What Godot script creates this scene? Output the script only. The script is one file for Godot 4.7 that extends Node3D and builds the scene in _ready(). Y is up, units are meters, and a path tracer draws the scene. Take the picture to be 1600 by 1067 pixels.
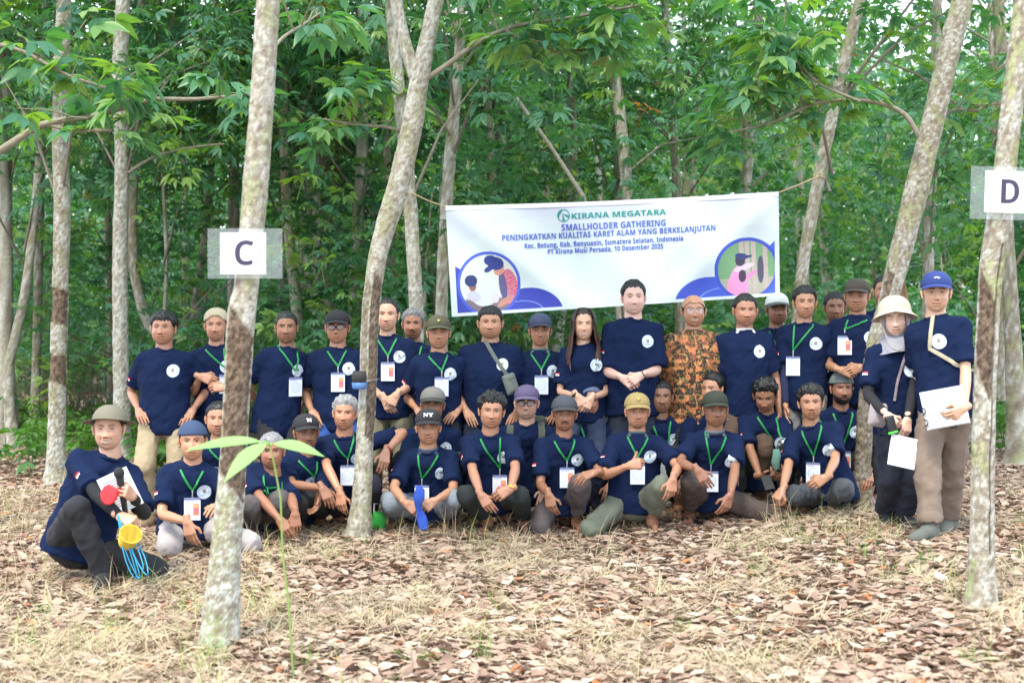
extends Node3D

func _ready() -> void:
	# ---- camera, sky, sun, exposure
	var cam := Camera3D.new()
	cam.name = "camera"
	cam.position = CAM
	cam.rotation.x = PITCH
	cam.fov = rad_to_deg(2.0 * atan(533.5 / F))
	cam.near = 0.1
	cam.far = 400.0
	var ca := CameraAttributesPhysical.new()
	ca.frustum_focal_length = 12.0 / (533.5 / F)
	ca.frustum_focus_distance = 9.4
	ca.exposure_aperture = 2.8
	cam.attributes = ca
	cam.current = true
	add_child(cam)
	var env := Environment.new()
	env.background_mode = Environment.BG_SKY
	var sky := Sky.new()
	var sm := ProceduralSkyMaterial.new()
	sm.sky_top_color = Color(0.80, 0.88, 0.97)
	sm.sky_horizon_color = Color(0.95, 0.97, 1.0)
	sm.sky_curve = 0.25
	sm.ground_bottom_color = Color(0.22, 0.25, 0.16)
	sm.ground_horizon_color = Color(0.45, 0.48, 0.40)
	sky.sky_material = sm
	env.sky = sky
	env.background_energy_multiplier = 1.0
	env.tonemap_mode = Environment.TONE_MAPPER_LINEAR
	env.tonemap_exposure = 3.35
	env.sdfgi_enabled = true
	env.ssao_enabled = true
	env.ssil_enabled = true
	var we := WorldEnvironment.new()
	we.name = "world"
	we.environment = env
	add_child(we)
	var sun := DirectionalLight3D.new()
	sun.name = "sun"
	sun.light_energy = 0.5
	sun.light_color = Color(1.0, 0.965, 0.90)
	sun.light_angular_distance = 18.0
	sun.shadow_enabled = true
	sun.rotation_degrees = Vector3(-58, -24, 0)
	add_child(sun)
	build_all()
# ---------------------------------------------------------------- helpers
const F := 2150.0
const CAM := Vector3(0, 1.42, 0)
const PITCH := -0.01

func px(u: float, v: float, d: float) -> Vector3:
	return CAM + Vector3((u - 800.0) / F * d, (533.5 - v) / F * d, -d).rotated(Vector3.RIGHT, PITCH)

func gy(x: float, z: float) -> float:
	return 0.13 * smoothstep(0.3, 2.6, x) * smoothstep(-30.0, -12.0, z) + 0.015 * sin(x * 1.7 + z * 0.6) * cos(z * 1.1 - x * 0.4) + 0.06 * smoothstep(-13.0, -22.0, z) * sin(x * 0.45 + 1.3)

func ground_at(u: float, v: float) -> Vector3:
	var p := px(u, v, 8.0)
	var g := 0.0
	for i in 6:
		var dir := (px(u, v, 1.0) - CAM)
		var t := (g - CAM.y) / dir.y
		p = CAM + dir * t
		g = gy(p.x, p.z)
	return p

func lin(r: float, g: float, b: float) -> Color:
	return Color(r, g, b).linear_to_srgb()

class MB extends RefCounted:
	var v := PackedVector3Array()
	var c := PackedColorArray()
	var t := PackedVector2Array()
	var i := PackedInt32Array()
	var has_c := false
	var has_t := false
	func vert(p: Vector3, col := Color.WHITE, uv := Vector2.ZERO) -> int:
		v.append(p)
		c.append(col)
		t.append(uv)
		return v.size() - 1
	func tri(a: int, b: int, d: int) -> void:
		i.append(a)
		i.append(b)
		i.append(d)
	func quad(a: int, b: int, d: int, e: int) -> void:
		i.append(a)
		i.append(b)
		i.append(d)
		i.append(a)
		i.append(d)
		i.append(e)
	# tube through points; closed by caps; rings of n
	func tube(pts: PackedVector3Array, rads: PackedFloat32Array, n: int, col := Color.WHITE, flat := 1.0, side := Vector3.ZERO) -> void:
		var first := v.size()
		var m := pts.size()
		var prev := side
		for j in m:
			var tg := (pts[mini(j + 1, m - 1)] - pts[maxi(j - 1, 0)]).normalized()
			if prev.length_squared() < 0.01:
				prev = Vector3.RIGHT if absf(tg.x) < 0.8 else Vector3.FORWARD
			var x := (prev - tg * prev.dot(tg)).normalized()
			prev = x
			var y := tg.cross(x)
			for k in n:
				var a := TAU * k / n
				vert(pts[j] + (x * cos(a) + y * sin(a) * flat) * rads[j], col, Vector2(float(k) / n, float(j) / m))
		for j in m - 1:
			for k in n:
				var a := first + j * n + k
				var b := first + j * n + (k + 1) % n
				quad(a, a + n, b + n, b)
		var c0 := vert(pts[0], col)
		var c1 := vert(pts[m - 1], col)
		for k in n:
			tri(c0, first + k, first + (k + 1) % n)
			tri(c1, first + (m - 1) * n + (k + 1) % n, first + (m - 1) * n + k)
	func ball(at: Vector3, b: Basis, n := 10, col := Color.WHITE) -> void:
		var first := v.size()
		var r := n / 2 + 1
		for j in r:
			var e := PI * j / (r - 1)
			for k in n:
				var a := TAU * k / n
				vert(at + b * Vector3(sin(e) * cos(a), cos(e), sin(e) * sin(a)), col)
		for j in r - 1:
			for k in n:
				var a := first + j * n + k
				var q := first + j * n + (k + 1) % n
				quad(a, q, q + n, a + n)
	func box(at: Vector3, b: Basis, h: Vector3, col := Color.WHITE, bev := 0.0) -> void:
		# bevelled box: three nested cross sections
		var first := v.size()
		var e := minf(bev, minf(h.x, minf(h.y, h.z)) * 0.9)
		var lev := [[-h.z, e], [-h.z + e, 0.0], [h.z - e, 0.0], [h.z, e]]
		for l in lev:
			var z: float = l[0]
			var q: float = l[1]
			var sx := h.x - q
			var sy := h.y - q
			for s in [[-sx, -sy + e * 0.6], [-sx + e * 0.6, -sy], [sx - e * 0.6, -sy], [sx, -sy + e * 0.6], [sx, sy - e * 0.6], [sx - e * 0.6, sy], [-sx + e * 0.6, sy], [-sx, sy - e * 0.6]]:
				vert(at + b * Vector3(s[0], s[1], z), col, Vector2(s[0] / h.x * 0.5 + 0.5, 0.5 - s[1] / h.y * 0.5))
		for j in 3:
			for k in 8:
				var a := first + j * 8 + k
				var d := first + j * 8 + (k + 1) % 8
				quad(a, a + 8, d + 8, d)
		for k in range(1, 7):
			tri(first, first + k, first + k + 1)
			tri(first + 24, first + 24 + k + 1, first + 24 + k)
	func loop(at: Vector3, b: Basis, rx: float, ry: float, th: float, n := 20, m := 6, col := Color.WHITE) -> void:
		var first := v.size()
		for j in n:
			var a := TAU * j / n
			var ce := Vector3(cos(a) * rx, sin(a) * ry, 0)
			var o := Vector3(cos(a) / rx, sin(a) / ry, 0).normalized()
			for k in m:
				var q := TAU * k / m
				vert(at + b * (ce + o * cos(q) * th + Vector3(0, 0, sin(q) * th)), col)
		for j in n:
			for k in m:
				var a := first + j * m + k
				var d := first + j * m + (k + 1) % m
				var e := first + ((j + 1) % n) * m + (k + 1) % m
				var f := first + ((j + 1) % n) * m + k
				quad(a, d, e, f)
	func add(o: MB, x: Transform3D, tint := Color.WHITE, mirror := false) -> void:
		var first := v.size()
		for k in o.v.size():
			var p := o.v[k]
			if mirror:
				p.x = -p.x
			v.append(x * p)
			c.append(o.c[k] * tint)
			t.append(o.t[k])
		for k in range(0, o.i.size(), 3):
			if mirror:
				tri(first + o.i[k], first + o.i[k + 2], first + o.i[k + 1])
			else:
				tri(first + o.i[k], first + o.i[k + 1], first + o.i[k + 2])
	func arrays(smooth := true) -> Array:
		var a := []
		a.resize(Mesh.ARRAY_MAX)
		a[Mesh.ARRAY_VERTEX] = v
		a[Mesh.ARRAY_COLOR] = c
		a[Mesh.ARRAY_TEX_UV] = t
		a[Mesh.ARRAY_INDEX] = i
		if smooth:
			var nn := PackedVector3Array()
			nn.resize(v.size())
			for k in range(0, i.size(), 3):
				var p := v[i[k]]
				var q := (v[i[k + 2]] - p).cross(v[i[k + 1]] - p)
				nn[i[k]] += q
				nn[i[k + 1]] += q
				nn[i[k + 2]] += q
			for k in nn.size():
				nn[k] = nn[k].normalized() if nn[k].length_squared() > 1e-20 else Vector3.UP
			a[Mesh.ARRAY_NORMAL] = nn
		return a

func arr_mesh(a: Array, m: Material) -> ArrayMesh:
	var am := ArrayMesh.new()
	am.add_surface_from_arrays(Mesh.PRIMITIVE_TRIANGLES, a)
	if m:
		am.surface_set_material(0, m)
	return am

func mesh_of(b: MB, m: Material, flat := false) -> ArrayMesh:
	if flat:
		var st := SurfaceTool.new()
		st.begin(Mesh.PRIMITIVE_TRIANGLES)
		st.set_smooth_group(-1)
		for k in b.i:
			st.set_color(b.c[k])
			st.set_uv(b.t[k])
			st.add_vertex(b.v[k])
		st.generate_normals()
		return arr_mesh(st.commit_to_arrays(), m)
	return arr_mesh(b.arrays(), m)

var taken := {}
func numbered(n: String) -> String:
	if not taken.has(n):
		taken[n] = 0
		return n
	taken[n] += 1
	return "%s_%03d" % [n, taken[n]]

func thing(called: String, label: String, category: String, at := Vector3.ZERO, group := "") -> Node3D:
	var o := Node3D.new()
	o.name = numbered(called)
	add_child(o, true)
	o.position = at
	o.set_meta("label", label)
	o.set_meta("category", category)
	if group:
		o.set_meta("group", group)
	return o

func part(called: String, m: Mesh, parent: Node3D, x := Transform3D.IDENTITY) -> MeshInstance3D:
	var o := MeshInstance3D.new()
	o.name = called
	o.mesh = m
	o.transform = x
	parent.add_child(o, true)
	return o

func structure(called: String, m: Mesh) -> MeshInstance3D:
	var o := part(called, m, self)
	o.set_meta("kind", "structure")
	return o

func mat(col: Color, rough := 0.8, vc := false) -> StandardMaterial3D:
	var m := StandardMaterial3D.new()
	m.albedo_color = col
	m.roughness = rough
	m.vertex_color_use_as_albedo = vc
	m.cull_mode = BaseMaterial3D.CULL_DISABLED
	return m

func noise_tex(freq: float, lo: Color, hi: Color, sd: int, oct := 4, size := 256, as_normal := false, type := FastNoiseLite.TYPE_SIMPLEX_SMOOTH) -> NoiseTexture2D:
	var n := FastNoiseLite.new()
	n.seed = sd
	n.noise_type = type
	n.frequency = freq
	n.fractal_octaves = oct
	var t := NoiseTexture2D.new()
	t.width = size
	t.height = size
	t.seamless = true
	t.noise = n
	t.as_normal_map = as_normal
	if not as_normal:
		var g := Gradient.new()
		g.set_color(0, lo)
		g.set_color(1, hi)
		t.color_ramp = g
	return t

func multi(called: String, mesh: Mesh, xs: Array, cols: PackedColorArray, parent: Node3D) -> MultiMeshInstance3D:
	var mm := MultiMesh.new()
	mm.transform_format = MultiMesh.TRANSFORM_3D
	mm.use_colors = cols.size() > 0
	mm.mesh = mesh
	mm.instance_count = xs.size()
	for k in xs.size():
		mm.set_instance_transform(k, xs[k])
		if cols.size():
			mm.set_instance_color(k, cols[k])
	var o := MultiMeshInstance3D.new()
	o.name = called
	o.multimesh = mm
	parent.add_child(o, true)
	return o
# ---------------------------------------------------------------- distance fields meshed as surface nets
class Field extends RefCounted:
	var o: Vector3
	var h: float
	var nx: int
	var ny: int
	var nz: int
	var g: PackedFloat32Array
	func _init(lo: Vector3, hi: Vector3, cell: float) -> void:
		h = cell
		o = lo - Vector3.ONE * cell * 2.0
		nx = int((hi.x - lo.x) / cell) + 5
		ny = int((hi.y - lo.y) / cell) + 5
		nz = int((hi.z - lo.z) / cell) + 5
		g = PackedFloat32Array()
		g.resize(nx * ny * nz)
		g.fill(0.2)
	# tapered capsule from a to b, cut flat at b when cut
	func cone(a: Vector3, b: Vector3, ra: float, rb: float, k: float, cut := false, over := 0.0) -> void:
		var m := maxf(ra, rb) + k + h * 2.0
		var lo := (a.min(b) - Vector3.ONE * m - o) / h
		var hi := (a.max(b) + Vector3.ONE * m - o) / h
		var x0 := maxi(0, int(lo.x))
		var x1 := mini(nx, int(hi.x) + 2)
		var ab := b - a
		var il := 1.0 / maxf(ab.length_squared(), 1e-9)
		var n := ab.normalized()
		var nb := n.dot(b) + over
		var dr := rb - ra
		for z in range(maxi(0, int(lo.z)), mini(nz, int(hi.z) + 2)):
			for y in range(maxi(0, int(lo.y)), mini(ny, int(hi.y) + 2)):
				var id := (z * ny + y) * nx + x0
				var p := Vector3(o.x + x0 * h, o.y + y * h, o.z + z * h)
				for x in range(x0, x1):
					var q := p - a
					var t := clampf(q.dot(ab) * il, 0.0, 1.0)
					var d := (q - ab * t).length() - ra - dr * t
					if cut:
						d = maxf(d, n.dot(p) - nb)
					var w := g[id]
					var e := k - absf(d - w)
					d = minf(d, w)
					if e > 0.0:
						d -= e * e * 0.25 / k
					g[id] = d
					id += 1
					p.x += h
	# elliptical section from a (half width, half depth in ea) to b
	func slab(a: Vector3, b: Vector3, ea: Vector2, eb: Vector2, right: Vector3, k: float, cut_a := -1.0) -> void:
		var m := maxf(maxf(ea.x, eb.x), maxf(ea.y, eb.y)) + k + h * 2.0
		var lo := (a.min(b) - Vector3.ONE * m - o) / h
		var hi := (a.max(b) + Vector3.ONE * m - o) / h
		var ab := b - a
		var n := ab.normalized()
		var r := (right - n * right.dot(n)).normalized()
		var f := n.cross(r)
		var il := 1.0 / maxf(ab.length_squared(), 1e-9)
		var x0 := maxi(0, int(lo.x))
		var x1 := mini(nx, int(hi.x) + 2)
		for z in range(maxi(0, int(lo.z)), mini(nz, int(hi.z) + 2)):
			for y in range(maxi(0, int(lo.y)), mini(ny, int(hi.y) + 2)):
				var id := (z * ny + y) * nx + x0
				var p := Vector3(o.x + x0 * h, o.y + y * h, o.z + z * h)
				for x in range(x0, x1):
					var q := p - a
					var t := clampf(q.dot(ab) * il, 0.0, 1.0)
					var e2 := ea.lerp(eb, t)
					var w2 := q - ab * t
					var mr := minf(e2.x, e2.y)
					var d := (Vector3(w2.dot(r) / e2.x, w2.dot(f) / e2.y, w2.dot(n) / mr).length() - 1.0) * mr
					if cut_a >= 0.0:
						var fl := (Vector2(w2.dot(r) / e2.x, w2.dot(f) / e2.y).length() - 1.0) * mr
						d = maxf(fl, -q.dot(n) - cut_a) if q.dot(n) < 0.0 else d
					var w := g[id]
					var e := k - absf(d - w)
					d = minf(d, w)
					if e > 0.0:
						d -= e * e * 0.25 / k
					g[id] = d
					id += 1
					p.x += h
	func at(p: Vector3) -> float:
		var q := (p - o) / h
		var x := int(q.x)
		var y := int(q.y)
		var z := int(q.z)
		if q.x < 0.0 or q.y < 0.0 or q.z < 0.0 or x > nx - 2 or y > ny - 2 or z > nz - 2:
			return 0.2
		var fx := q.x - x
		var fy := q.y - y
		var fz := q.z - z
		var id := (z * ny + y) * nx + x
		var s := nx * ny
		var a := lerpf(lerpf(g[id], g[id + 1], fx), lerpf(g[id + nx], g[id + nx + 1], fx), fy)
		var b := lerpf(lerpf(g[id + s], g[id + s + 1], fx), lerpf(g[id + s + nx], g[id + s + nx + 1], fx), fy)
		return lerpf(a, b, fz)
	func hit(p: Vector3, dir: Vector3, most := 0.8) -> Vector3:
		var t := 0.0
		while t < most:
			var d := at(p + dir * t)
			if d < 0.001:
				return p + dir * t
			t += clampf(d * 0.8, 0.002, 0.05)
		return Vector3.INF
	func mesh(b: MB, col := Color.WHITE) -> void:
		var ids := PackedInt32Array()
		ids.resize(nx * ny * nz)
		ids.fill(-1)
		var s := nx * ny
		var off := [0, 1, nx, nx + 1, s, s + 1, s + nx, s + nx + 1]
		var edges := [[0, 1], [2, 3], [4, 5], [6, 7], [0, 2], [1, 3], [4, 6], [5, 7], [0, 4], [1, 5], [2, 6], [3, 7]]
		var cp := [Vector3(0, 0, 0), Vector3(1, 0, 0), Vector3(0, 1, 0), Vector3(1, 1, 0), Vector3(0, 0, 1), Vector3(1, 0, 1), Vector3(0, 1, 1), Vector3(1, 1, 1)]
		for z in nz - 1:
			for y in ny - 1:
				var id := (z * ny + y) * nx - 1
				for x in nx - 1:
					id += 1
					var f := g[id]
					if absf(f) > h * 1.8:
						continue
					var n := (1 if f < 0.0 else 0) + (1 if g[id + 1] < 0.0 else 0) + (1 if g[id + nx] < 0.0 else 0) + (1 if g[id + nx + 1] < 0.0 else 0) + (1 if g[id + s] < 0.0 else 0) + (1 if g[id + s + 1] < 0.0 else 0) + (1 if g[id + s + nx] < 0.0 else 0) + (1 if g[id + s + nx + 1] < 0.0 else 0)
					if n == 0 or n == 8:
						continue
					var sum := Vector3.ZERO
					var k := 0
					for e in edges:
						var fa: float = g[id + off[e[0]]]
						var fb: float = g[id + off[e[1]]]
						if (fa < 0.0) != (fb < 0.0):
							sum += cp[e[0]].lerp(cp[e[1]], fa / (fa - fb))
							k += 1
					ids[id] = b.vert(o + (Vector3(x, y, z) + sum / k) * h, col)
		for z in range(1, nz - 1):
			for y in range(1, ny - 1):
				var id := (z * ny + y) * nx
				for x in range(1, nx - 1):
					id += 1
					var f := g[id]
					if absf(f) > h * 1.8:
						continue
					var neg := f < 0.0
					if neg != (g[id + 1] < 0.0):
						quad(b, ids[id], ids[id - nx], ids[id - nx - s], ids[id - s], neg)
					if neg != (g[id + nx] < 0.0):
						quad(b, ids[id], ids[id - s], ids[id - s - 1], ids[id - 1], neg)
					if neg != (g[id + s] < 0.0):
						quad(b, ids[id], ids[id - 1], ids[id - 1 - nx], ids[id - nx], neg)
	func quad(b: MB, p: int, q: int, r: int, t: int, neg: bool) -> void:
		if p < 0 or q < 0 or r < 0 or t < 0:
			return
		if neg:
			b.quad(p, t, r, q)
		else:
			b.quad(p, q, r, t)
# ---------------------------------------------------------------- people
var noise_a := FastNoiseLite.new()
var hand_kit: Array = []
var foot_kit: MB
var shoe_kit: Array = []

static func ell(d: Vector3, c: Vector3, r: Vector3) -> float:
	var dr := d / r
	var cr := c / r
	var a := dr.dot(dr)
	var b := dr.dot(cr)
	return (b + sqrt(maxf(b * b - a * (cr.dot(cr) - 1.0), 0.0))) / a

# bare skull shape: distance from the head's middle along d; w widens, j widens the jaw
func skull(d: Vector3, w: float, j: float) -> float:
	var a := ell(d, Vector3(0, 0.028, -0.012), Vector3(0.0785 * w, 0.090, 0.095))
	var b := ell(d, Vector3(0, -0.036, 0.020), Vector3(0.0685 * j, 0.082, 0.069))
	var k := 0.018
	var e := k - absf(a - b)
	return maxf(a, b) + (e * e * 0.25 / k if e > 0.0 else 0.0)

static func bump(x: float, y: float, sx: float, sy: float) -> float:
	return exp(-(x * x) / (sx * sx) - (y * y) / (sy * sy))

func head_mesh(b: MB, x: Transform3D, o: Dictionary) -> void:
	var w: float = o.get("w", 1.0)
	var j: float = o.get("j", 1.0)
	var skin: Color = o.skin
	var smile: float = o.get("smile", fmod(o.seed * 0.37, 0.45))
	var must: float = o.get("mustache", 0.0)
	var goat: float = o.get("goatee", 0.0)
	var browc: Color = o.get("brow", Color(0.012, 0.009, 0.008))
	var nosew: float = o.get("nose", 0.9 + 0.3 * fmod(o.seed * 0.61, 1.0))
	var blush := Color(skin.r * 1.04, skin.g * 0.80, skin.b * 0.78)
	var brow_up := 0.0035 * (fmod(o.seed * 0.71, 1.0) - 0.5)
	var shut: float = o.get("shut", 0.0)
	var nc := 92
	var nr := 84
	var first := b.v.size()
	var dark := Color(0.012, 0.009, 0.008)
	var lip := Color(skin.r * 0.86, skin.g * 0.62, skin.b * 0.62)
	for r in nr + 1:
		var tt := float(r) / nr
		var el := PI * (0.5 - tt) - 0.16 * sin(tt * TAU)
		for c in nc:
			var s := float(c) / nc * 2.0 - 1.0
			var az := PI * (0.5 * s + 0.5 * s * s * s)
			var d := Vector3(cos(el) * sin(az), sin(el), cos(el) * cos(az))
			var p := d * skull(d, w, j)
			var col := skin
			if p.z > 0.015:
				var ax := absf(p.x)
				var y := p.y
				var eye_y := 0.004
				var z := 0.0
				# nose
				var tn := clampf((0.022 - y) / 0.058, 0.0, 1.0)
				var nw := lerpf(0.008, 0.0135, tn) * nosew
				var fall := 1.0 if y > -0.036 else exp(-pow((y + 0.036) / 0.007, 2.0))
				var rise := smoothstep(0.03, 0.0, y)
				z += (0.004 + 0.0150 * pow(tn, 1.3)) * exp(-(ax * ax) / (nw * nw)) * fall * rise
				z += 0.0085 * bump(ax - 0.0125 * nosew, y + 0.037, 0.0065, 0.007)
				# brow, sockets, lids, cheeks
				z += 0.0055 * bump(ax - 0.028, y - 0.025, 0.024, 0.008)
				z -= 0.0105 * bump(ax - 0.030, y - eye_y, 0.016, 0.0100)
				z += 0.0045 * bump(ax - 0.031, y - eye_y, 0.010, 0.0062)
				z -= 0.003 * bump(ax - 0.012, y - 0.006, 0.006, 0.012)
				z += (0.0045 + 0.004 * smile) * bump(ax - 0.040, y + 0.026, 0.019, 0.017)
				z -= (0.002 + 0.002 * smile) * bump(ax - 0.027 - (-0.048 - y) * 0.25, y + 0.052, 0.004, 0.018)
				# mouth
				var my := -0.0675 + smile * 0.010 * (ax / 0.026) * (ax / 0.026)
				var mw := 0.0235 + 0.009 * smile
				var inm := smoothstep(mw + 0.004, mw - 0.004, ax)
				z += 0.0045 * bump(ax, y - my - 0.0065, mw, 0.0055)
				z += 0.0050 * bump(ax, y - my + 0.0075, mw * 0.85, 0.0060)
				z -= 0.0042 * inm * exp(-pow((y - my) / 0.0028, 2.0))
				z -= 0.003 * bump(ax, y + 0.088, 0.02, 0.006)
				z += 0.0055 * bump(ax, y + 0.103, 0.017, 0.013)
				z -= 0.002 * bump(ax, y + 0.054, 0.004, 0.008)
				p.z += z * smoothstep(0.015, 0.04, p.z)
				# pigment, with shade painted into the eyes, mouth line and nostrils
				col = col.lerp(blush, 0.55 * bump(ax - 0.040, y + 0.022, 0.02, 0.018) + 0.5 * bump(ax, y + 0.034, 0.016, 0.012))
				var ml := smoothstep(0.0105, 0.0075, absf(y - my)) * inm
				col = col.lerp(lip, ml * 0.8)
				if smile > 0.55 and absf(y - my - 0.0004) < 0.0046 and ax < mw * 0.82:
					col = Color(0.46, 0.42, 0.37)
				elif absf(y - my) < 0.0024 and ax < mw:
					col = col.lerp(Color(0.05, 0.015, 0.012), 0.6)  # shade in the crease between the lips, painted as colour
				var by := 0.0225 + brow_up + 0.004 * sin(clampf((ax - 0.012) / 0.034, 0.0, 1.0) * PI * 0.8)
				if ax > 0.010 and ax < 0.048:
					col = col.lerp(browc, 0.66 * smoothstep(0.0066, 0.0030, absf(y - by)) * smoothstep(0.010, 0.014, ax) * smoothstep(0.048, 0.042, ax))
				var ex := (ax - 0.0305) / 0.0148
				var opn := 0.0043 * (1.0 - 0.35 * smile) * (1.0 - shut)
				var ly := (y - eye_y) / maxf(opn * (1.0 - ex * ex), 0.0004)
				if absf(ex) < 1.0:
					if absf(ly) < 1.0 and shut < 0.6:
						col = Color(0.018, 0.010, 0.007) if absf(ax - 0.0305) < 0.0066 else Color(0.24, 0.205, 0.18)  # eye white darkened: brow shadow put into its colour
					elif y > eye_y - 0.001 and y - eye_y < opn * (1.0 - ex * ex) + 0.0036:
						col = col.lerp(dark, 0.55)
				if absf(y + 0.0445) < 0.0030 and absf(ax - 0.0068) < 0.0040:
					col = col.lerp(Color(0.03, 0.012, 0.01), 0.5)  # nostril shade painted on the skin
				if must > 0.0 and ax < 0.027 and y < -0.046 - 0.006 * ax / 0.027 and y > my + 0.0075 - 0.010 * smoothstep(0.02, 0.027, ax):
					col = col.lerp(dark, must)
				if goat > 0.0:
					var gm := smoothstep(0.030, 0.018, ax) * smoothstep(-0.082, -0.090, y) + smoothstep(0.004, 0.0, absf(ax - 0.029)) * smoothstep(-0.05, -0.06, y) * 0.6
					col = col.lerp(dark, clampf(gm * goat, 0.0, 0.9))
			if goat > 0.8 and d.z > -0.1 and p.y < -0.078 + 0.05 * absf(d.x) + 0.008 * noise_a.get_noise_3d(d.x * 300.0, d.y * 300.0, d.z * 300.0):
				col = Color(0.03, 0.022, 0.018)
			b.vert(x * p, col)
	for r in nr:
		for c in nc:
			var a := first + r * nc + c
			var q := first + r * nc + (c + 1) % nc
			b.quad(a, q, q + nc, a + nc)
	for s in [-1.0, 1.0]:
		var eb := Basis(Vector3.UP, s * 0.5) * Basis(Vector3.BACK, -s * 0.12)
		b.ball(x * Vector3(s * 0.080 * w, -0.004, -0.006), x.basis * eb * Basis.from_scale(Vector3(0.0095, 0.030, 0.018)), 12, skin)
		b.ball(x * Vector3(s * 0.0785 * w, -0.026, 0.002), x.basis * eb * Basis.from_scale(Vector3(0.008, 0.012, 0.010)), 8, skin)

const LINE := [[0.0, 36.0], [30.0, 36.0], [48.0, 32.0], [58.0, 20.0], [68.0, 2.0], [80.0, -6.0], [90.0, 8.0], [104.0, 8.0], [118.0, -22.0], [150.0, -36.0], [180.0, -38.0]]
static func along(l: Array, a: float) -> float:
	for k in range(1, l.size()):
		if a <= l[k][0]:
			return lerpf(l[k - 1][1], l[k][1], (a - l[k - 1][0]) / (l[k][0] - l[k - 1][0]))
	return l[-1][1]

# scalp hair: thickness th, hairline raised by up degrees, messy 0..1, grey 0..1; bald leaves only the ring
func hair_mesh(b: MB, x: Transform3D, o: Dictionary) -> void:
	var w: float = o.get("w", 1.0)
	var j: float = o.get("j", 1.0)
	var th: float = o.get("hair_th", 0.012)
	var up: float = o.get("hair_up", 0.0)
	var messy: float = o.get("messy", 0.4)
	var grey: float = o.get("grey", 0.0)
	var nape: float = o.get("nape", 0.0)
	var bald: bool = o.get("bald", false)
	var base: Color = o.get("hairc", Color(0.010, 0.008, 0.008))
	var sd: float = o.get("seed", 0.0) * 7.3
	var nc := 96
	var nr := 26
	var first := b.v.size()
	for r in nr + 1:
		for c in nc:
			var s := float(c) / nc * 2.0 - 1.0
			var az := PI * s
			var ad := absf(s) * 180.0
			var e1 := along(LINE, ad) + up * smoothstep(70.0, 20.0, ad) - nape * smoothstep(100.0, 150.0, ad) + (3.0 + 6.0 * messy) * noise_a.get_noise_2d(az * 90.0 + sd * 11.0, 5.0)
			var e0 := 90.0
			if bald:
				e0 = lerpf(e1, 24.0, smoothstep(55.0, 85.0, ad))
			var t := float(r) / nr
			var el := deg_to_rad(lerpf(e0, e1, pow(t, 0.85)))
			var d := Vector3(cos(el) * sin(az), sin(el), cos(el) * cos(az))
			var edge := smoothstep(0.0, 0.42, 1.0 - t) * (smoothstep(0.0, 0.2, t) if bald else 1.0)
			var n := noise_a.get_noise_3d(d.x * 60.0 + sd, d.y * 60.0, d.z * 60.0)
			var n2 := noise_a.get_noise_3d(d.x * 260.0 + sd, d.y * 90.0, d.z * 260.0)
			var tt := th * (0.8 + 0.2 * smoothstep(-0.2, 0.8, d.y)) * (1.0 + messy * n * 1.1) + messy * 0.006 * n2 + 0.0025 * n2
			var p := d * (skull(d, w, j) + lerpf(-0.003, tt, edge))
			var g := clampf(grey + grey * (1.0 - grey) * 3.0 * n2 + grey * 0.4 * smoothstep(40.0, 90.0, ad) * (1.0 - d.y), 0.0, 1.0)
			b.vert(x * p, base.lerp(Color(0.34, 0.34, 0.35), g))
	for r in nr:
		for c in nc:
			var a := first + r * nc + c
			var q := first + r * nc + (c + 1) % nc
			b.quad(a, q, q + nc, a + nc)

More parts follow.
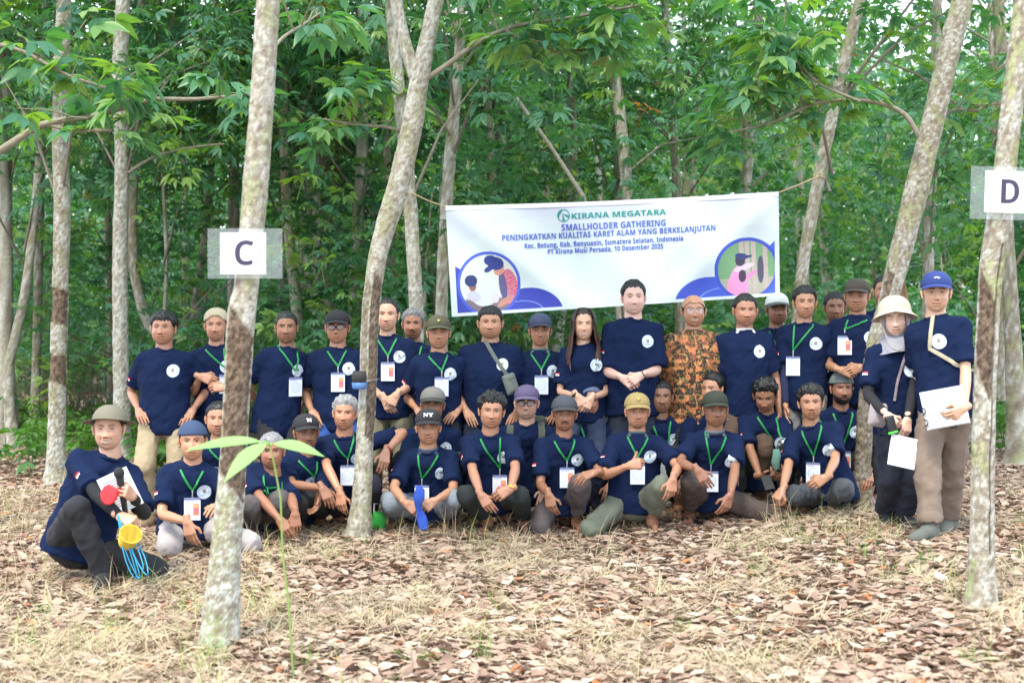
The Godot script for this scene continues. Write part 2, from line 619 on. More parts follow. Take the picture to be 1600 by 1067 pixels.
# peaked cap: crown cb, peak cp; back turns it round; brim flag false for a skullcap; low/high rim in degrees
func cap_mesh(b: MB, x0: Transform3D, o: Dictionary, cb: Color, cp: Color, back := false, peak := true, panel := Color(0, 0, 0, 0)) -> void:
	var w: float = o.get("w", 1.0)
	var x := x0 * Transform3D(Basis(Vector3.UP, PI)) if back else x0
	var nc := 60
	var nr := 16
	var first := b.v.size()
	for r in nr + 3:
		for c in nc:
			var az := TAU * c / nc
			var f := cos(az)
			var t := minf(float(r) / nr, 1.0)
			var rim := (22.0 + 10.0 * f) if peak else (24.0 + 4.0 * f)
			if back:
				rim = 22.0 - 8.0 * f
				if f < -0.5:
					rim += 14.0 * smoothstep(-0.72, -0.95, f)
			var el := deg_to_rad(lerpf(90.0, rim, t))
			var d := Vector3(cos(el) * sin(az), sin(el), cos(el) * cos(az))
			var dh := d if not back else Vector3(-d.x, d.y, -d.z)
			var off := 0.014 + (0.010 * sin(t * PI) * (0.6 + 0.4 * f) if peak else 0.0) + 0.0022 * noise_a.get_noise_3d(d.x * 40.0, d.y * 40.0, d.z * 40.0 + w * 90.0)
			var seam := absf(sin(az * 3.0))
			if peak:
				off -= 0.0014 * smoothstep(0.08, 0.0, seam) * smoothstep(1.0, 0.9, t)
			if r > nr:
				off = 0.014 - 0.006 * (r - nr)
			var p := d * (skull(dh, w, 1.0) + off)
			b.vert(x * p, panel if panel.a > 0.0 and f > 0.35 else cb)
	for r in nr + 2:
		for c in nc:
			var a := first + r * nc + c
			var q := first + r * nc + (c + 1) % nc
			b.quad(a, q, q + nc, a + nc)
	if peak:
		b.ball(x * Vector3(0, 0.118 + 0.0145, -0.012), x.basis * Basis.from_scale(Vector3(0.007, 0.004, 0.007)), 8, cb)
		var m := 18
		var rr := 7
		var f2 := b.v.size()
		for lay in 2:
			for i in m + 1:
				var s := float(i) / m * 2.0 - 1.0
				var az := s * 1.12
				var el := deg_to_rad(22.0 + 10.0 * cos(az))
				if back:
					el = deg_to_rad(22.0 - 8.0 * cos(az))
				var d := Vector3(cos(el) * sin(az), sin(el), cos(el) * cos(az))
				var dh := d if not back else Vector3(-d.x, d.y, -d.z)
				var p0 := d * (skull(dh, w, 1.0) + 0.012)
				for k in rr + 1:
					var q := float(k) / rr
					var ln := 0.068 * sqrt(maxf(0.0, 1.0 - s * s * 0.97)) * q
					var p := p0 + Vector3(s * 0.012 * q, -0.012 * q * q - 0.004 * q - 0.022 * s * s * q * 0.5, ln)
					b.vert(x * (p - Vector3(0, 0.0035 * lay, 0)), cp)
		var st := (m + 1) * (rr + 1)
		for i in m:
			for k in rr:
				var a := f2 + i * (rr + 1) + k
				var q := a + rr + 1
				b.quad(a, a + 1, q + 1, q)
				b.quad(a + st, q + st, q + st + 1, a + st + 1)
			var e := f2 + i * (rr + 1) + rr
			b.quad(e, e + st, e + rr + 1 + st, e + rr + 1)

# soft hat with a brim all round
func hat_mesh(b: MB, x: Transform3D, o: Dictionary, c0: Color, brim := 0.062, droop := 0.35, wave := 0.010, tall := 0.02) -> void:
	var w: float = o.get("w", 1.0)
	var nc := 72
	var prof := []
	for r in 12:
		prof.append([lerpf(90.0, 22.0, float(r) / 11.0), 0.016 + tall * sin(float(r) / 11.0 * PI * 0.8 + 0.5), 0.0])
	for r in 8:
		prof.append([21.0, 0.017, brim * (r + 1.0) / 8.0])
	for r in 8:
		prof.append([20.0, 0.015, brim * (8.0 - r) / 8.0 - 0.001])
	var first := b.v.size()
	for pr in prof:
		for c in nc:
			var az := TAU * c / nc
			var f := cos(az)
			var el := deg_to_rad(pr[0] + (4.0 * f if pr[0] < 60.0 else 0.0))
			var d := Vector3(cos(el) * sin(az), sin(el), cos(el) * cos(az))
			var p: Vector3 = d * (skull(d, w, 1.0) + pr[1])
			var q: float = pr[2]
			p += Vector3(sin(az), -droop * (0.7 + 0.5 * absf(sin(az))) + wave * 18.0 * sin(az * 3.0 + w * 40.0) * q, f) * q
			b.vert(x * p, c0)
	for r in prof.size() - 1:
		for c in nc:
			var a := first + r * nc + c
			var q := first + r * nc + (c + 1) % nc
			b.quad(a, q, q + nc, a + nc)

func make_hand(curl: Array, thumb: float, spread := 0.12) -> MB:
	# right hand: wrist at the origin, fingers along +y, palm towards +z, thumb at +x
	var f := Field.new(Vector3(-0.06, -0.04, -0.03), Vector3(0.09, 0.21, 0.11), 0.0042)
	f.cone(Vector3(0, -0.035, 0), Vector3(0, 0.01, 0), 0.0235, 0.024, 0.01)
	for k in 4:
		var x := 0.031 - 0.0205 * k
		f.cone(Vector3(x * 0.55, 0.01, 0.0), Vector3(x, 0.088 - 0.004 * absf(k - 1.0), 0.002 * absf(k - 1.5)), 0.0145, 0.0115, 0.012)
	f.cone(Vector3(0.018, 0.02, 0.006), Vector3(0.032, 0.045, 0.012), 0.016, 0.012, 0.01)
	var lens := [[0.042, 0.026, 0.020], [0.046, 0.029, 0.021], [0.043, 0.027, 0.020], [0.034, 0.021, 0.018]]
	for k in 4:
		var x := 0.031 - 0.0205 * k
		var p := Vector3(x, 0.088 - 0.004 * absf(k - 1.0), 0.002 * absf(k - 1.5))
		var a := 0.0
		var r := 0.0098 - 0.0008 * absf(k - 1.0)
		for j in 3:
			a += curl[j] * (1.0 + 0.12 * (k - 1.5))
			var q: Vector3 = p + Vector3((1.5 - k) * spread * 0.1 * cos(a), cos(a), sin(a)).normalized() * lens[k][j]
			f.cone(p, q, r, r - 0.0008, 0.003)
			p = q
			r -= 0.0008
	var t0 := Vector3(0.030, 0.040, 0.010)
	var t1 := t0 + Vector3(0.75, 0.62, 0.25 + thumb * 0.5).normalized() * 0.038
	var t2 := t1 + Vector3(0.45 - thumb * 0.9, 0.85, 0.15 + thumb * 0.6).normalized() * 0.030
	f.cone(t0, t1, 0.0125, 0.0105, 0.008)
	f.cone(t1, t2, 0.0105, 0.0088, 0.003)
	var b := MB.new()
	f.mesh(b)
	return b

func make_kits() -> void:
	noise_a.seed = 11
	noise_a.frequency = 0.05
	noise_a.noise_type = FastNoiseLite.TYPE_SIMPLEX_SMOOTH
	noise_a.fractal_octaves = 2
	hand_kit.resize(5)
	var poses := [[[0.22, 0.32, 0.22], 0.3], [[0.62, 0.38, 0.22], 0.35], [[1.25, 1.45, 0.7], 1.0], [[0.75, 0.75, 0.45], 0.7], [[1.2, 1.4, 0.8], -0.9]]
	var id := WorkerThreadPool.add_group_task(func(k): hand_kit[k] = make_hand(poses[k][0], poses[k][1]), 5)
	WorkerThreadPool.wait_for_group_task_completion(id)
	# bare foot: ankle at the origin, toes along +z, sole at y = -0.075
	var f := Field.new(Vector3(-0.06, -0.08, -0.075), Vector3(0.06, 0.09, 0.20), 0.007)
	f.cone(Vector3(0, 0.08, 0), Vector3(0, -0.01, -0.01), 0.036, 0.036, 0.01)
	f.cone(Vector3(0, -0.045, -0.035), Vector3(0, -0.035, 0.02), 0.030, 0.036, 0.02)
	f.cone(Vector3(0, -0.02, 0.0), Vector3(0.012, -0.052, 0.11), 0.034, 0.020, 0.02)
	f.cone(Vector3(0, -0.03, 0.0), Vector3(-0.022, -0.058, 0.10), 0.028, 0.016, 0.02)
	for k in 5:
		f.cone(Vector3(0.026 - 0.014 * k, -0.060, 0.11), Vector3(0.027 - 0.0145 * k, -0.065, 0.165 - 0.011 * k), 0.011, 0.0105 - 0.0008 * k, 0.004)
	foot_kit = MB.new()
	f.mesh(foot_kit)
	# closed shoes: low trainer and walking boot
	for kind in 2:
		var s := Field.new(Vector3(-0.07, -0.09, -0.09), Vector3(0.07, 0.09, 0.23), 0.008)
		s.cone(Vector3(0, -0.03, -0.01), Vector3(0, 0.02 + 0.05 * kind, -0.012), 0.047, 0.046, 0.02, true)
		s.cone(Vector3(0, -0.045, -0.035), Vector3(0, -0.04, 0.03), 0.040, 0.042, 0.02)
		s.cone(Vector3(0, -0.01, 0.01), Vector3(0.004, -0.045, 0.12), 0.040, 0.036, 0.025)
		s.cone(Vector3(0.004, -0.047, 0.11), Vector3(0.004, -0.050, 0.165), 0.040, 0.032, 0.02)
		var b := MB.new()
		s.mesh(b)
		for q in b.v.size():
			var p := b.v[q]
			p.y = maxf(p.y, -0.078)
			b.v[q] = p
		var sole := MB.new()
		var n := 28
		for lay in 4:
			for a in n:
				var an := TAU * a / n
				var z := cos(an) * 0.138
				var wd := 0.043 + 0.006 * smoothstep(-0.05, 0.1, z)
				var rr: float = [0.97, 1.03, 1.03, 0.97][lay]
				sole.vert(Vector3(sin(an) * wd * rr + 0.003, [-0.058, -0.064, -0.084, -0.087][lay], z * rr + 0.058))
		for lay in 3:
			for a in n:
				var p := lay * n + a
				var q := lay * n + (a + 1) % n
				sole.quad(p, q, q + n, p + n)
		for a in range(1, n - 1):
			sole.tri(0, a + 1, a)
			sole.tri(3 * n, 3 * n + a, 3 * n + a + 1)
		shoe_kit.append([b, sole])

static func ik(a: Vector3, c: Vector3, l1: float, l2: float, pole: Vector3) -> Array:
	var ac := c - a
	var d := clampf(ac.length(), absf(l1 - l2) + 0.02, (l1 + l2) * 0.998)
	var n := ac.normalized()
	var e := a + n * d
	var q := (l1 * l1 - l2 * l2 + d * d) / (2.0 * d)
	var hh := sqrt(maxf(l1 * l1 - q * q, 0.0))
	var pp := pole - a
	pp = (pp - n * pp.dot(n)).normalized()
	return [a + n * q + pp * hh, e]

func basis_yz(y: Vector3, z: Vector3) -> Basis:
	y = y.normalized()
	z = (z - y * z.dot(y)).normalized()
	return Basis(y.cross(z), y, z)

# works out one person's joints and meshes (no nodes: runs in a worker thread)
func solve(o: Dictionary) -> Dictionary:
	var R := {}
	var k: float = o.get("k", 1.0)
	var d: float = F / o.s
	var big: float = o.get("big", 1.0)
	var cap_h: float = 0.024 if o.get("hat", "") != "" else 0.010
	var topp := px(o.u, o.top, d)
	var yaw: float = deg_to_rad(o.get("yaw", 0.0))
	var hx := Basis(Vector3.UP, deg_to_rad(o.get("hyaw", 0.0))) * Basis(Vector3.RIGHT, deg_to_rad(o.get("hpitch", 0.0))) * Basis(Vector3.BACK, deg_to_rad(o.get("hroll", 0.0)))
	hx = hx.scaled(Vector3.ONE * k * o.get("hs", 1.0))
	var head := topp - hx * Vector3(0, 0.118 + cap_h, 0)
	var base := Vector3(head.x, 0, head.z)
	base.y = gy(base.x, base.z)
	R.base = base
	head -= base
	var stand: bool = o.get("pose", "stand") == "stand"
	var leanx: float = o.get("leanx", 0.0)
	var leanz: float = o.get("leanz", 0.03 if stand else 0.30)
	var rb := Basis(Vector3.UP, yaw)
	var neck := head + hx * Vector3(0, -0.10, -0.022) + Vector3(0, -0.052 * k, -0.004)
	var spine := 0.475 * k
	var pel := neck + rb * Vector3(leanx * -0.5, -spine, -leanz * 0.5).normalized() * spine
	if o.has("pel"):
		pel = px(o.pel[0], o.pel[1], d - o.pel[2]) - base
	if stand:
		pel.y = maxf(pel.y, 0.5)
	else:
		pel.y = maxf(pel.y, 0.17)
	var right := rb * Vector3.RIGHT
	var updir := (neck - pel).normalized()
	var fwd := right.cross(updir).normalized()
	right = updir.cross(fwd).normalized()
	R.right = right
	R.fwd = fwd
	R.up = updir
	R.neck = neck
	var mid := pel.lerp(neck, 0.5) + fwd * (-0.015 if stand else -0.05)
	var chest := pel.lerp(neck, 0.76) + fwd * (0.0 if stand else -0.02)
	var shw: float = 0.153 * k * lerpf(1.0, big, 0.5) * o.get("shw", 1.0)
	var sh := {}
	var skin: Color = o.skin
	var body := MB.new()
	R.body = body
	var hX := Transform3D(hx, head)
	R.head = hX
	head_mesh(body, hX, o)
	# neck
	var nb := hx * Vector3(0, -0.055, -0.024) + head
	body.tube(PackedVector3Array([nb, nb.lerp(neck, 0.5), neck + updir * 0.01, neck - updir * 0.05]), PackedFloat32Array([0.057 * k, 0.056 * k * sqrt(big), 0.062 * k * sqrt(big), 0.07 * k]), 18, skin)
	# ---- arms
	var arms := []
	for si in 2:
		var sg := -1.0 if si == 0 else 1.0
		var s0: Vector3 = neck + right * sg * shw - updir * 0.075 * k - fwd * 0.005
		var key := "hl" if si == 0 else "hr"
		var ul := 0.288 * k
		var fl := 0.245 * k
		var wr: Vector3 = s0 + rb * Vector3(sg * 0.075 * big, -0.505 * k, 0.07)
		var hp := 0
		var pole: Vector3 = s0 + rb * Vector3(sg * 0.22, -0.3, -0.25)
		var fd := Vector3.ZERO
		var pn := Vector3.ZERO
		if o.has(key):
			var q: Array = o[key]
			wr = px(q[0], q[1], d - q[2]) - base
			if q.size() > 3:
				hp = q[3]
			if q.size() > 4:
				fd = q[4]
			if q.size() > 5:
				pn = q[5]
			if q.size() > 6:
				pole = px(q[6][0], q[6][1], d - q[6][2]) - base
		elif not stand:
			wr = s0 + rb * Vector3(sg * -0.02, -0.36, 0.30)
			hp = 1
		var r := ik(s0, wr, ul, fl, pole)
		var el: Vector3 = r[0]
		wr = r[1]
		if fd == Vector3.ZERO:
			fd = (wr - el).normalized()
			if hp == 1:
				fd = (fd + Vector3(0, -0.35, 0.1)).normalized()
		if pn == Vector3.ZERO:
			pn = rb * Vector3(-sg, 0, 0.15) if fd.y < -0.75 else (Vector3(0, -1, -0.35) + rb * Vector3(-sg * 0.3, 0, 0))
		var thick: float = 0.42 * (1.0 + big) * o.get("armk", 1.0)
		var pts := PackedVector3Array()
		var rad := PackedFloat32Array()
		var ups := [[0.0, 0.050], [0.25, 0.048], [0.55, 0.045], [0.8, 0.040]]
		for q in ups:
			pts.append(s0.lerp(el, q[0]))
			rad.append(q[1] * k * thick)
		var bl := el.lerp((s0.lerp(el, 0.86) + el.lerp(wr, 0.14)) * 0.5, 0.5)
		pts.append(s0.lerp(el, 0.93).lerp(bl, 0.4))
		rad.append(0.0375 * k * thick)
		pts.append(bl)
		rad.append(0.038 * k * thick)
		pts.append(el.lerp(wr, 0.09).lerp(bl, 0.25))
		rad.append(0.0395 * k * thick)
		for q in [[0.25, 0.0405], [0.45, 0.037], [0.68, 0.031], [0.88, 0.026], [1.02, 0.0245]]:
			pts.append(el.lerp(wr, q[0]))
			rad.append(q[1] * k * thick)
		body.tube(pts, rad, 12, skin)
		var hb := basis_yz(fd, pn)
		var hxf := Transform3D(hb * (k * 0.93), wr)
		var tint := Color(skin.r * 0.95, skin.g * 0.93, skin.b * 0.93)
		body.add(hand_kit[hp], hxf, tint, si == 1)
		arms.append({"s": s0, "e": el, "w": wr, "hand": hxf, "pts": pts, "rad": rad})
	R.arms = arms
	# ---- legs
	var legs := []
	for si in 2:
		var sg := -1.0 if si == 0 else 1.0
		var hip := pel + right * sg * 0.085 * k * sqrt(big) - updir * 0.02
		var tl := 0.405 * k
		var sl := 0.395 * k
		var ank: Vector3
		var kp: Vector3
		var fdir := rb * Vector3(sg * 0.22, 0, 1).normalized()
		if stand:
			ank = Vector3(hip.x, 0, hip.z) + rb * Vector3(sg * 0.03, 0, 0.0)
			if o.has("foot"):
				var q: Array = o.foot[si]
				ank = ground_at(q[0], q[1]) - base
				ank.z -= 0.1
			ank.y = gy(ank.x + base.x, ank.z + base.z) - base.y + 0.082
			var dist := hip.distance_to(ank)
			var sc := maxf(1.0, dist / (tl + sl) * 1.003)
			tl *= sc
			sl *= sc
			kp = hip + rb * Vector3(sg * 0.1, -0.3, 1.0)
		else:
			var mode: String = o.get("legs", "qq")[si]
			if mode == "q":
				ank = Vector3(hip.x, 0.085, hip.z) + rb * Vector3(sg * 0.08, 0, 0.24)
				kp = hip + rb * Vector3(sg * 0.30, 0.35, 0.8)
			else:
				ank = Vector3(hip.x, 0.07, hip.z) + rb * Vector3(sg * 0.05, 0, -0.10)
				kp = hip + rb * Vector3(sg * 0.15, -0.35, 0.9)
			var ky := "kl" if si == 0 else "kr"
			if o.has(ky):
				kp = px(o[ky][0], o[ky][1], d - o[ky][2]) - base
			var ay := "al" if si == 0 else "ar"
			if o.has(ay):
				ank = px(o[ay][0], o[ay][1], d - o[ay][2]) - base
			ank.y = gy(ank.x + base.x, ank.z + base.z) - base.y + (0.085 if mode == "q" else 0.07)
			if mode == "k":
				fdir = rb * Vector3(0, -1, -0.1)
		var r := ik(hip, ank, tl, sl, kp)
		var kn: Vector3 = r[0]
		if not stand and o.has("kl" if si == 0 else "kr") and o.get("legs", "qq")[si] == "q" and not o.get("plain", false):
			kn = hip + (kp - hip).normalized() * tl
			var ax: float = ank.x if o.has("al" if si == 0 else "ar") else lerpf(kn.x, hip.x, 0.3)
			var dy := kn.y - 0.085
			var rem := sl * sl - dy * dy - (kn.x - ax) * (kn.x - ax)
			r[1] = Vector3(ax, 0, kn.z - sqrt(maxf(rem, 0.0)))
			r[1].y = gy(r[1].x + base.x, r[1].z + base.z) - base.y + 0.085
		kn.y = maxf(kn.y, 0.065 + gy(kn.x + base.x, kn.z + base.z) - base.y)
		ank = r[1]
		legs.append({"h": hip, "k": kn, "a": ank, "f": fdir})
	R.legs = legs
	body.tube(PackedVector3Array([arms[0].s, neck - updir * 0.09, arms[1].s]), PackedFloat32Array([0.045, 0.05, 0.045]), 10, skin)
	body.tube(PackedVector3Array([neck - updir * 0.03, mid, pel]), PackedFloat32Array([0.06, 0.08, 0.08]), 10, skin)
	for l in legs:
		body.tube(PackedVector3Array([pel, l.h, l.k, l.a.lerp(l.k, 0.15)]), PackedFloat32Array([0.07, 0.06, 0.05, 0.034]), 10, skin)
	# ---- trousers
	var gap := 0.0
	var lo := Vector3.INF
	var hi := -Vector3.INF
	for l in legs:
		for key in ["h", "k", "a"]:
			lo = lo.min(l[key])
			hi = hi.max(l[key])
	lo = lo.min(pel) - Vector3.ONE * 0.13
	hi = hi.max(pel + updir * 0.12) + Vector3.ONE * 0.13
	var tf := Field.new(lo, hi, 0.019)
	tf.slab(pel - updir * 0.05, pel + updir * 0.10, Vector2(0.150 * sqrt(big), 0.105 * big) * k, Vector2(0.145 * big, 0.095 * big) * k, right, 0.03)
	var loose: float = o.get("loose", 1.0)
	for l in legs:
		var an: Vector3 = l.a
		var kn: Vector3 = l.k
		var end: Vector3 = an + (kn - an).normalized() * o.get("cuff", 0.02 if stand else 0.085)
		tf.cone(l.h, kn, 0.092 * k * sqrt(big), 0.071 * k * loose, 0.03)
		tf.cone(kn, kn.lerp(end, 0.35), 0.070 * k * loose, 0.069 * k * loose, 0.02)
		tf.cone(kn.lerp(end, 0.35), end, 0.069 * k * loose, (0.066 if stand else 0.056) * k * loose, 0.015, true)
	var tm := MB.new()
	tf.mesh(tm)
	crease(tm, 0.016 * loose, 9.0, 13.0, o.seed * 3.7)
	R.trousers = tm.arrays()
	# lower legs and feet
	for si in 2:
		var l: Dictionary = legs[si]
		var fb := basis_yz(Vector3.UP if l.f.y > -0.5 else -(l.k - l.a).normalized().cross(right).normalized(), l.f)
		if l.f.y < -0.5:
			fb = Basis(right, rb * Vector3(0, 0.1, 1), rb * Vector3(0, -1, 0.1)).orthonormalized()
		else:
			fb = Basis(Vector3.UP.cross(l.f), Vector3.UP, l.f)
		l.x = Transform3D(fb * k, l.a)
		body.tube(PackedVector3Array([l.a.lerp(l.k, 0.3), l.a.lerp(l.k, 0.12), l.a - (l.k - l.a).normalized() * 0.02]), PackedFloat32Array([0.042 * k, 0.034 * k, 0.034 * k]), 12, skin)
		if o.get("shoe", -1) < 0:
			body.add(foot_kit, l.x, Color(skin.r * 0.8, skin.g * 0.8, skin.b * 0.8), si == 1)
	# ---- shirt
	lo = pel
	hi = neck
	for a in arms:
		lo = lo.min(a.s).min(a.e)
		hi = hi.max(a.s).max(a.e)
	lo -= Vector3.ONE * 0.20 * big
	hi += Vector3.ONE * (0.17 * big + 0.06)
	var hem: float = o.get("hem", 0.13 if stand else 0.10)
	lo.y -= hem
	var sf := Field.new(lo, hi, 0.016)
	var belly: float = o.get("belly", 1.0)
	var fit: float = o.get("fit", 1.0) * k
	sf.slab(pel, mid + fwd * 0.015 * belly, Vector2(0.190 * sqrt(big), (0.152 if stand else 0.135) * sqrt(big) * lerpf(1.0, belly, 0.5)) * fit, Vector2(0.163 * big, 0.114 * belly * big) * fit, right, 0.04, hem)
	sf.slab(mid + fwd * 0.015 * belly, chest, Vector2(0.163 * big, 0.114 * belly * big) * fit, Vector2(0.166 * sqrt(big) * o.get("shw", 1.0), 0.114 * sqrt(big)) * fit, right, 0.05)
	sf.slab(chest, neck - updir * 0.075, Vector2(0.168 * sqrt(big) * o.get("shw", 1.0), 0.112 * sqrt(big)) * fit, Vector2(0.120 * o.get("shw", 1.0), 0.072) * fit, right, 0.05)
	if o.get("bust", 0.0) > 0.0:
		for sg in [-1.0, 1.0]:
			sf.cone(chest + right * sg * 0.065 + fwd * 0.05, chest + right * sg * 0.07 + fwd * 0.07 - updir * 0.02, 0.06, 0.058, 0.04)
	sf.cone(neck - updir * 0.03, neck - updir * 0.08, 0.066 * k, 0.09 * k, 0.05)
	for si in 2:
		var a: Dictionary = arms[si]
		sf.cone(neck - updir * 0.040 * k, a.s, 0.044 * k, 0.050 * k * sqrt(big), 0.04)
		var sl: float = o.get("sleeve", 0.80)
		sf.cone(a.s, a.s.lerp(a.e, sl), 0.054 * k * sqrt(big), 0.068 * k * sqrt(big), 0.03, true)
	var sm := MB.new()
	sf.mesh(sm)
	crease(sm, 0.0145, 8.0, 11.0, o.seed * 5.1)
	# ribbed collar
	var cb := Basis(right, fwd, updir) * Basis(Vector3.RIGHT, 0.30)
	if o.get("collar", true):
		sm.loop(neck - updir * 0.022 + fwd * 0.008, cb, 0.068 * k * sqrt(big), 0.066 * k * sqrt(big), 0.0085, 28, 8)
	R.shirt = sm.arrays()
	R.field = sf
	R.hem = pel - updir * hem
	R.pel = pel
	R.chest = chest
	R.body = body.arrays()
	# ---- head wear and hair
	var hm := MB.new()
	var hw := MB.new()
	var hat: String = o.get("hat", "")
	var hc: Color = o.get("hatc", Color(0.02, 0.02, 0.025))
	var hp2: Color = o.get("peakc", hc)
	var pan: Color = o.get("panel", Color(0, 0, 0, 0))
	match hat:
		"cap":
			cap_mesh(hw, hX, o, hc, hp2, false, true, pan)
		"back":
			cap_mesh(hw, hX, o, hc, hp2, true)
		"skullcap":
			cap_mesh(hw, hX, o, hc, hc, false, false)
		"bush":
			hat_mesh(hw, hX.rotated_local(Vector3.RIGHT, -0.16), o, hc, 0.052, 0.05, 0.022, 0.004)
		"bucket":
			hat_mesh(hw, hX.scaled_local(Vector3.ONE * 1.09).rotated_local(Vector3.RIGHT, -0.26), o, hc, 0.040, 0.85, 0.004, 0.012)
	if hat != "bucket":
		var ho := o.duplicate()
		if hat != "" and hat != "back":
			ho.hair_th = minf(o.get("hair_th", 0.008), 0.007)
		if hat == "back":
			ho.hair_th = 0.006
		hair_mesh(hm, hX, ho)
		if o.get("long", false):
			locks(hm, hX, R, o)
		R.hair = hm.arrays()
	if hw.v.size():
		R.hatm = hw.arrays()
	return R

# cloth wrinkles: moves points along their normals
func crease(b: MB, amp: float, fx: float, fy: float, sd: float) -> void:
	var a := b.arrays()
	var n: PackedVector3Array = a[Mesh.ARRAY_NORMAL]
	for k in b.v.size():
		b.v[k] += n[k] * amp * wrinkle(b.v[k], fx, fy, sd)

func wrinkle(p: Vector3, fx: float, fy: float, sd: float) -> float:
	var e := noise_a.get_noise_3d(p.x * fx * 18.0 + sd * 31.0, p.y * fy * 10.0, p.z * fx * 18.0)
	var f := 1.0 - 2.0 * absf(noise_a.get_noise_3d(p.x * fx * 30.0 - p.y * fy * 14.0 + sd * 9.0, p.y * fy * 16.0 + p.x * fx * 12.0, p.z * fx * 20.0))
	var r := 1.0 - 2.0 * absf(noise_a.get_noise_3d(p.x * fx * 9.0 + p.y * fx * 7.0, p.y * fy * 6.0 - p.x * 40.0 + sd * 17.0, p.z * fx * 9.0))
	return e * 0.55 + (r - 0.6) * 0.5 + (f - 0.6) * 0.42

func locks(b: MB, x: Transform3D, R: Dictionary, o: Dictionary) -> void:
	# long loose hair: a curtain of wavy strands from one temple round the back to the other, two layers
	for lay in 2:
		var na := 110
		var nt := 34
		var first := b.v.size()
		for j in nt + 1:
			var t := float(j) / nt
			for i in na + 1:
				var a := lerpf(0.80 + 0.2 * lay, TAU - 0.80 - 0.2 * lay, float(i) / na)
				var el := lerpf(1.25, -0.25, minf(t * 2.6, 1.0))
				var d := Vector3(cos(el) * sin(a), sin(el), cos(el) * cos(a))
				var p := d * (skull(d, 1.0, 1.0) + 0.019 - 0.006 * lay)
				if t * 2.6 > 1.0:
					var q := (t * 2.6 - 1.0) / 1.6
					var st := noise_a.get_noise_2d(a * 130.0 + 40.0 * lay, q * 8.0)
					var front := smoothstep(1.6, 0.7, a) + smoothstep(TAU - 1.6, TAU - 0.7, a)
					var ln := (0.24 + 0.10 * st) * (0.75 + 0.45 * front)
					p += Vector3(sin(a) * (0.020 + 0.020 * q) * sin(minf(q * 2.0, 1.0) * 1.5), -ln * q, cos(a) * 0.012 + 0.035 * front * q)
					p += Vector3(sin(q * 9.0 + a * 3.0), 0, cos(q * 8.0 + a * 4.0)) * 0.010 * q
					p += Vector3(sin(a), 0, cos(a)) * st * 0.018 * (0.3 + q)
				else:
					p += d * 0.003 * noise_a.get_noise_2d(a * 160.0, 3.0)
				var c := Color(0.020, 0.011, 0.008).lerp(Color(0.085, 0.034, 0.020), clampf(t * 1.1 - 0.15 + 0.5 * noise_a.get_noise_2d(a * 220.0, 9.0 + lay * 30.0), 0.0, 1.0))
				b.vert(x.origin + x.basis * p, c)
		for j in nt:
			for i in na:
				var q := first + j * (na + 1) + i
				b.quad(q, q + na + 1, q + na + 2, q + 1)
# ---------------------------------------------------------------- dressing and placing people
var M := {}

func people_materials() -> void:
	M.skin = mat(Color.WHITE, 0.40, true)
	M.skin.subsurf_scatter_enabled = true
	M.skin.subsurf_scatter_strength = 0.12
	M.hair = mat(Color.WHITE, 0.45, true)
	M.hat = mat(Color.WHITE, 0.85, true)
	M.shirt = mat(lin(0.0070, 0.0150, 0.050), 0.92)
	M.shirt.metallic_specular = 0.25
	M.shirt.heightmap_enabled = true
	M.shirt.heightmap_scale = 0.25
	M.shirt.heightmap_texture = noise_tex(0.02, Color.BLACK, Color.WHITE, 5, 5)
	M.shirt.uv1_triplanar = true
	M.shirt.uv1_scale = Vector3(4, 3, 4)
	M.green = mat(lin(0.010, 0.24, 0.055), 0.6)
	M.metal = mat(Color(0.75, 0.75, 0.76), 0.35)
	M.metal.metallic = 0.9
	M.holder = mat(lin(0.16, 0.18, 0.30), 0.3)
	M.black = mat(lin(0.012, 0.012, 0.014), 0.5)
	M.white = mat(lin(0.80, 0.80, 0.80), 0.6)
	M.red = mat(lin(0.62, 0.015, 0.02), 0.4)
	M.lens = mat(Color(0.8, 0.85, 0.9, 0.16), 0.05)
	M.lens.transparency = BaseMaterial3D.TRANSPARENCY_ALPHA
	M.flag = mat(Color.WHITE, 0.8, true)
	M.logo = mat(Color.WHITE, 0.7)
	M.logo.albedo_texture = emblem_tex()
	M.card = [mat(Color.WHITE, 0.45), mat(Color.WHITE, 0.45)]
	for k in 2:
		M.card[k].albedo_texture = card_tex(k)
	M.batik = mat(Color.WHITE, 0.75)
	M.batik.albedo_texture = batik_tex()
	M.batik.uv1_triplanar = true
	M.batik.uv1_scale = Vector3(2.3, 2.3, 2.3)
	M.cloth = {}

func cloth(c: Color, rough := 0.9) -> StandardMaterial3D:
	var key := c.to_html()
	if not M.cloth.has(key):
		var m := mat(c.linear_to_srgb(), rough)
		m.heightmap_enabled = true
		m.heightmap_scale = 0.2
		m.heightmap_texture = M.shirt.heightmap_texture
		m.uv1_triplanar = true
		m.uv1_scale = Vector3(5, 4, 5)
		M.cloth[key] = m
	return M.cloth[key]

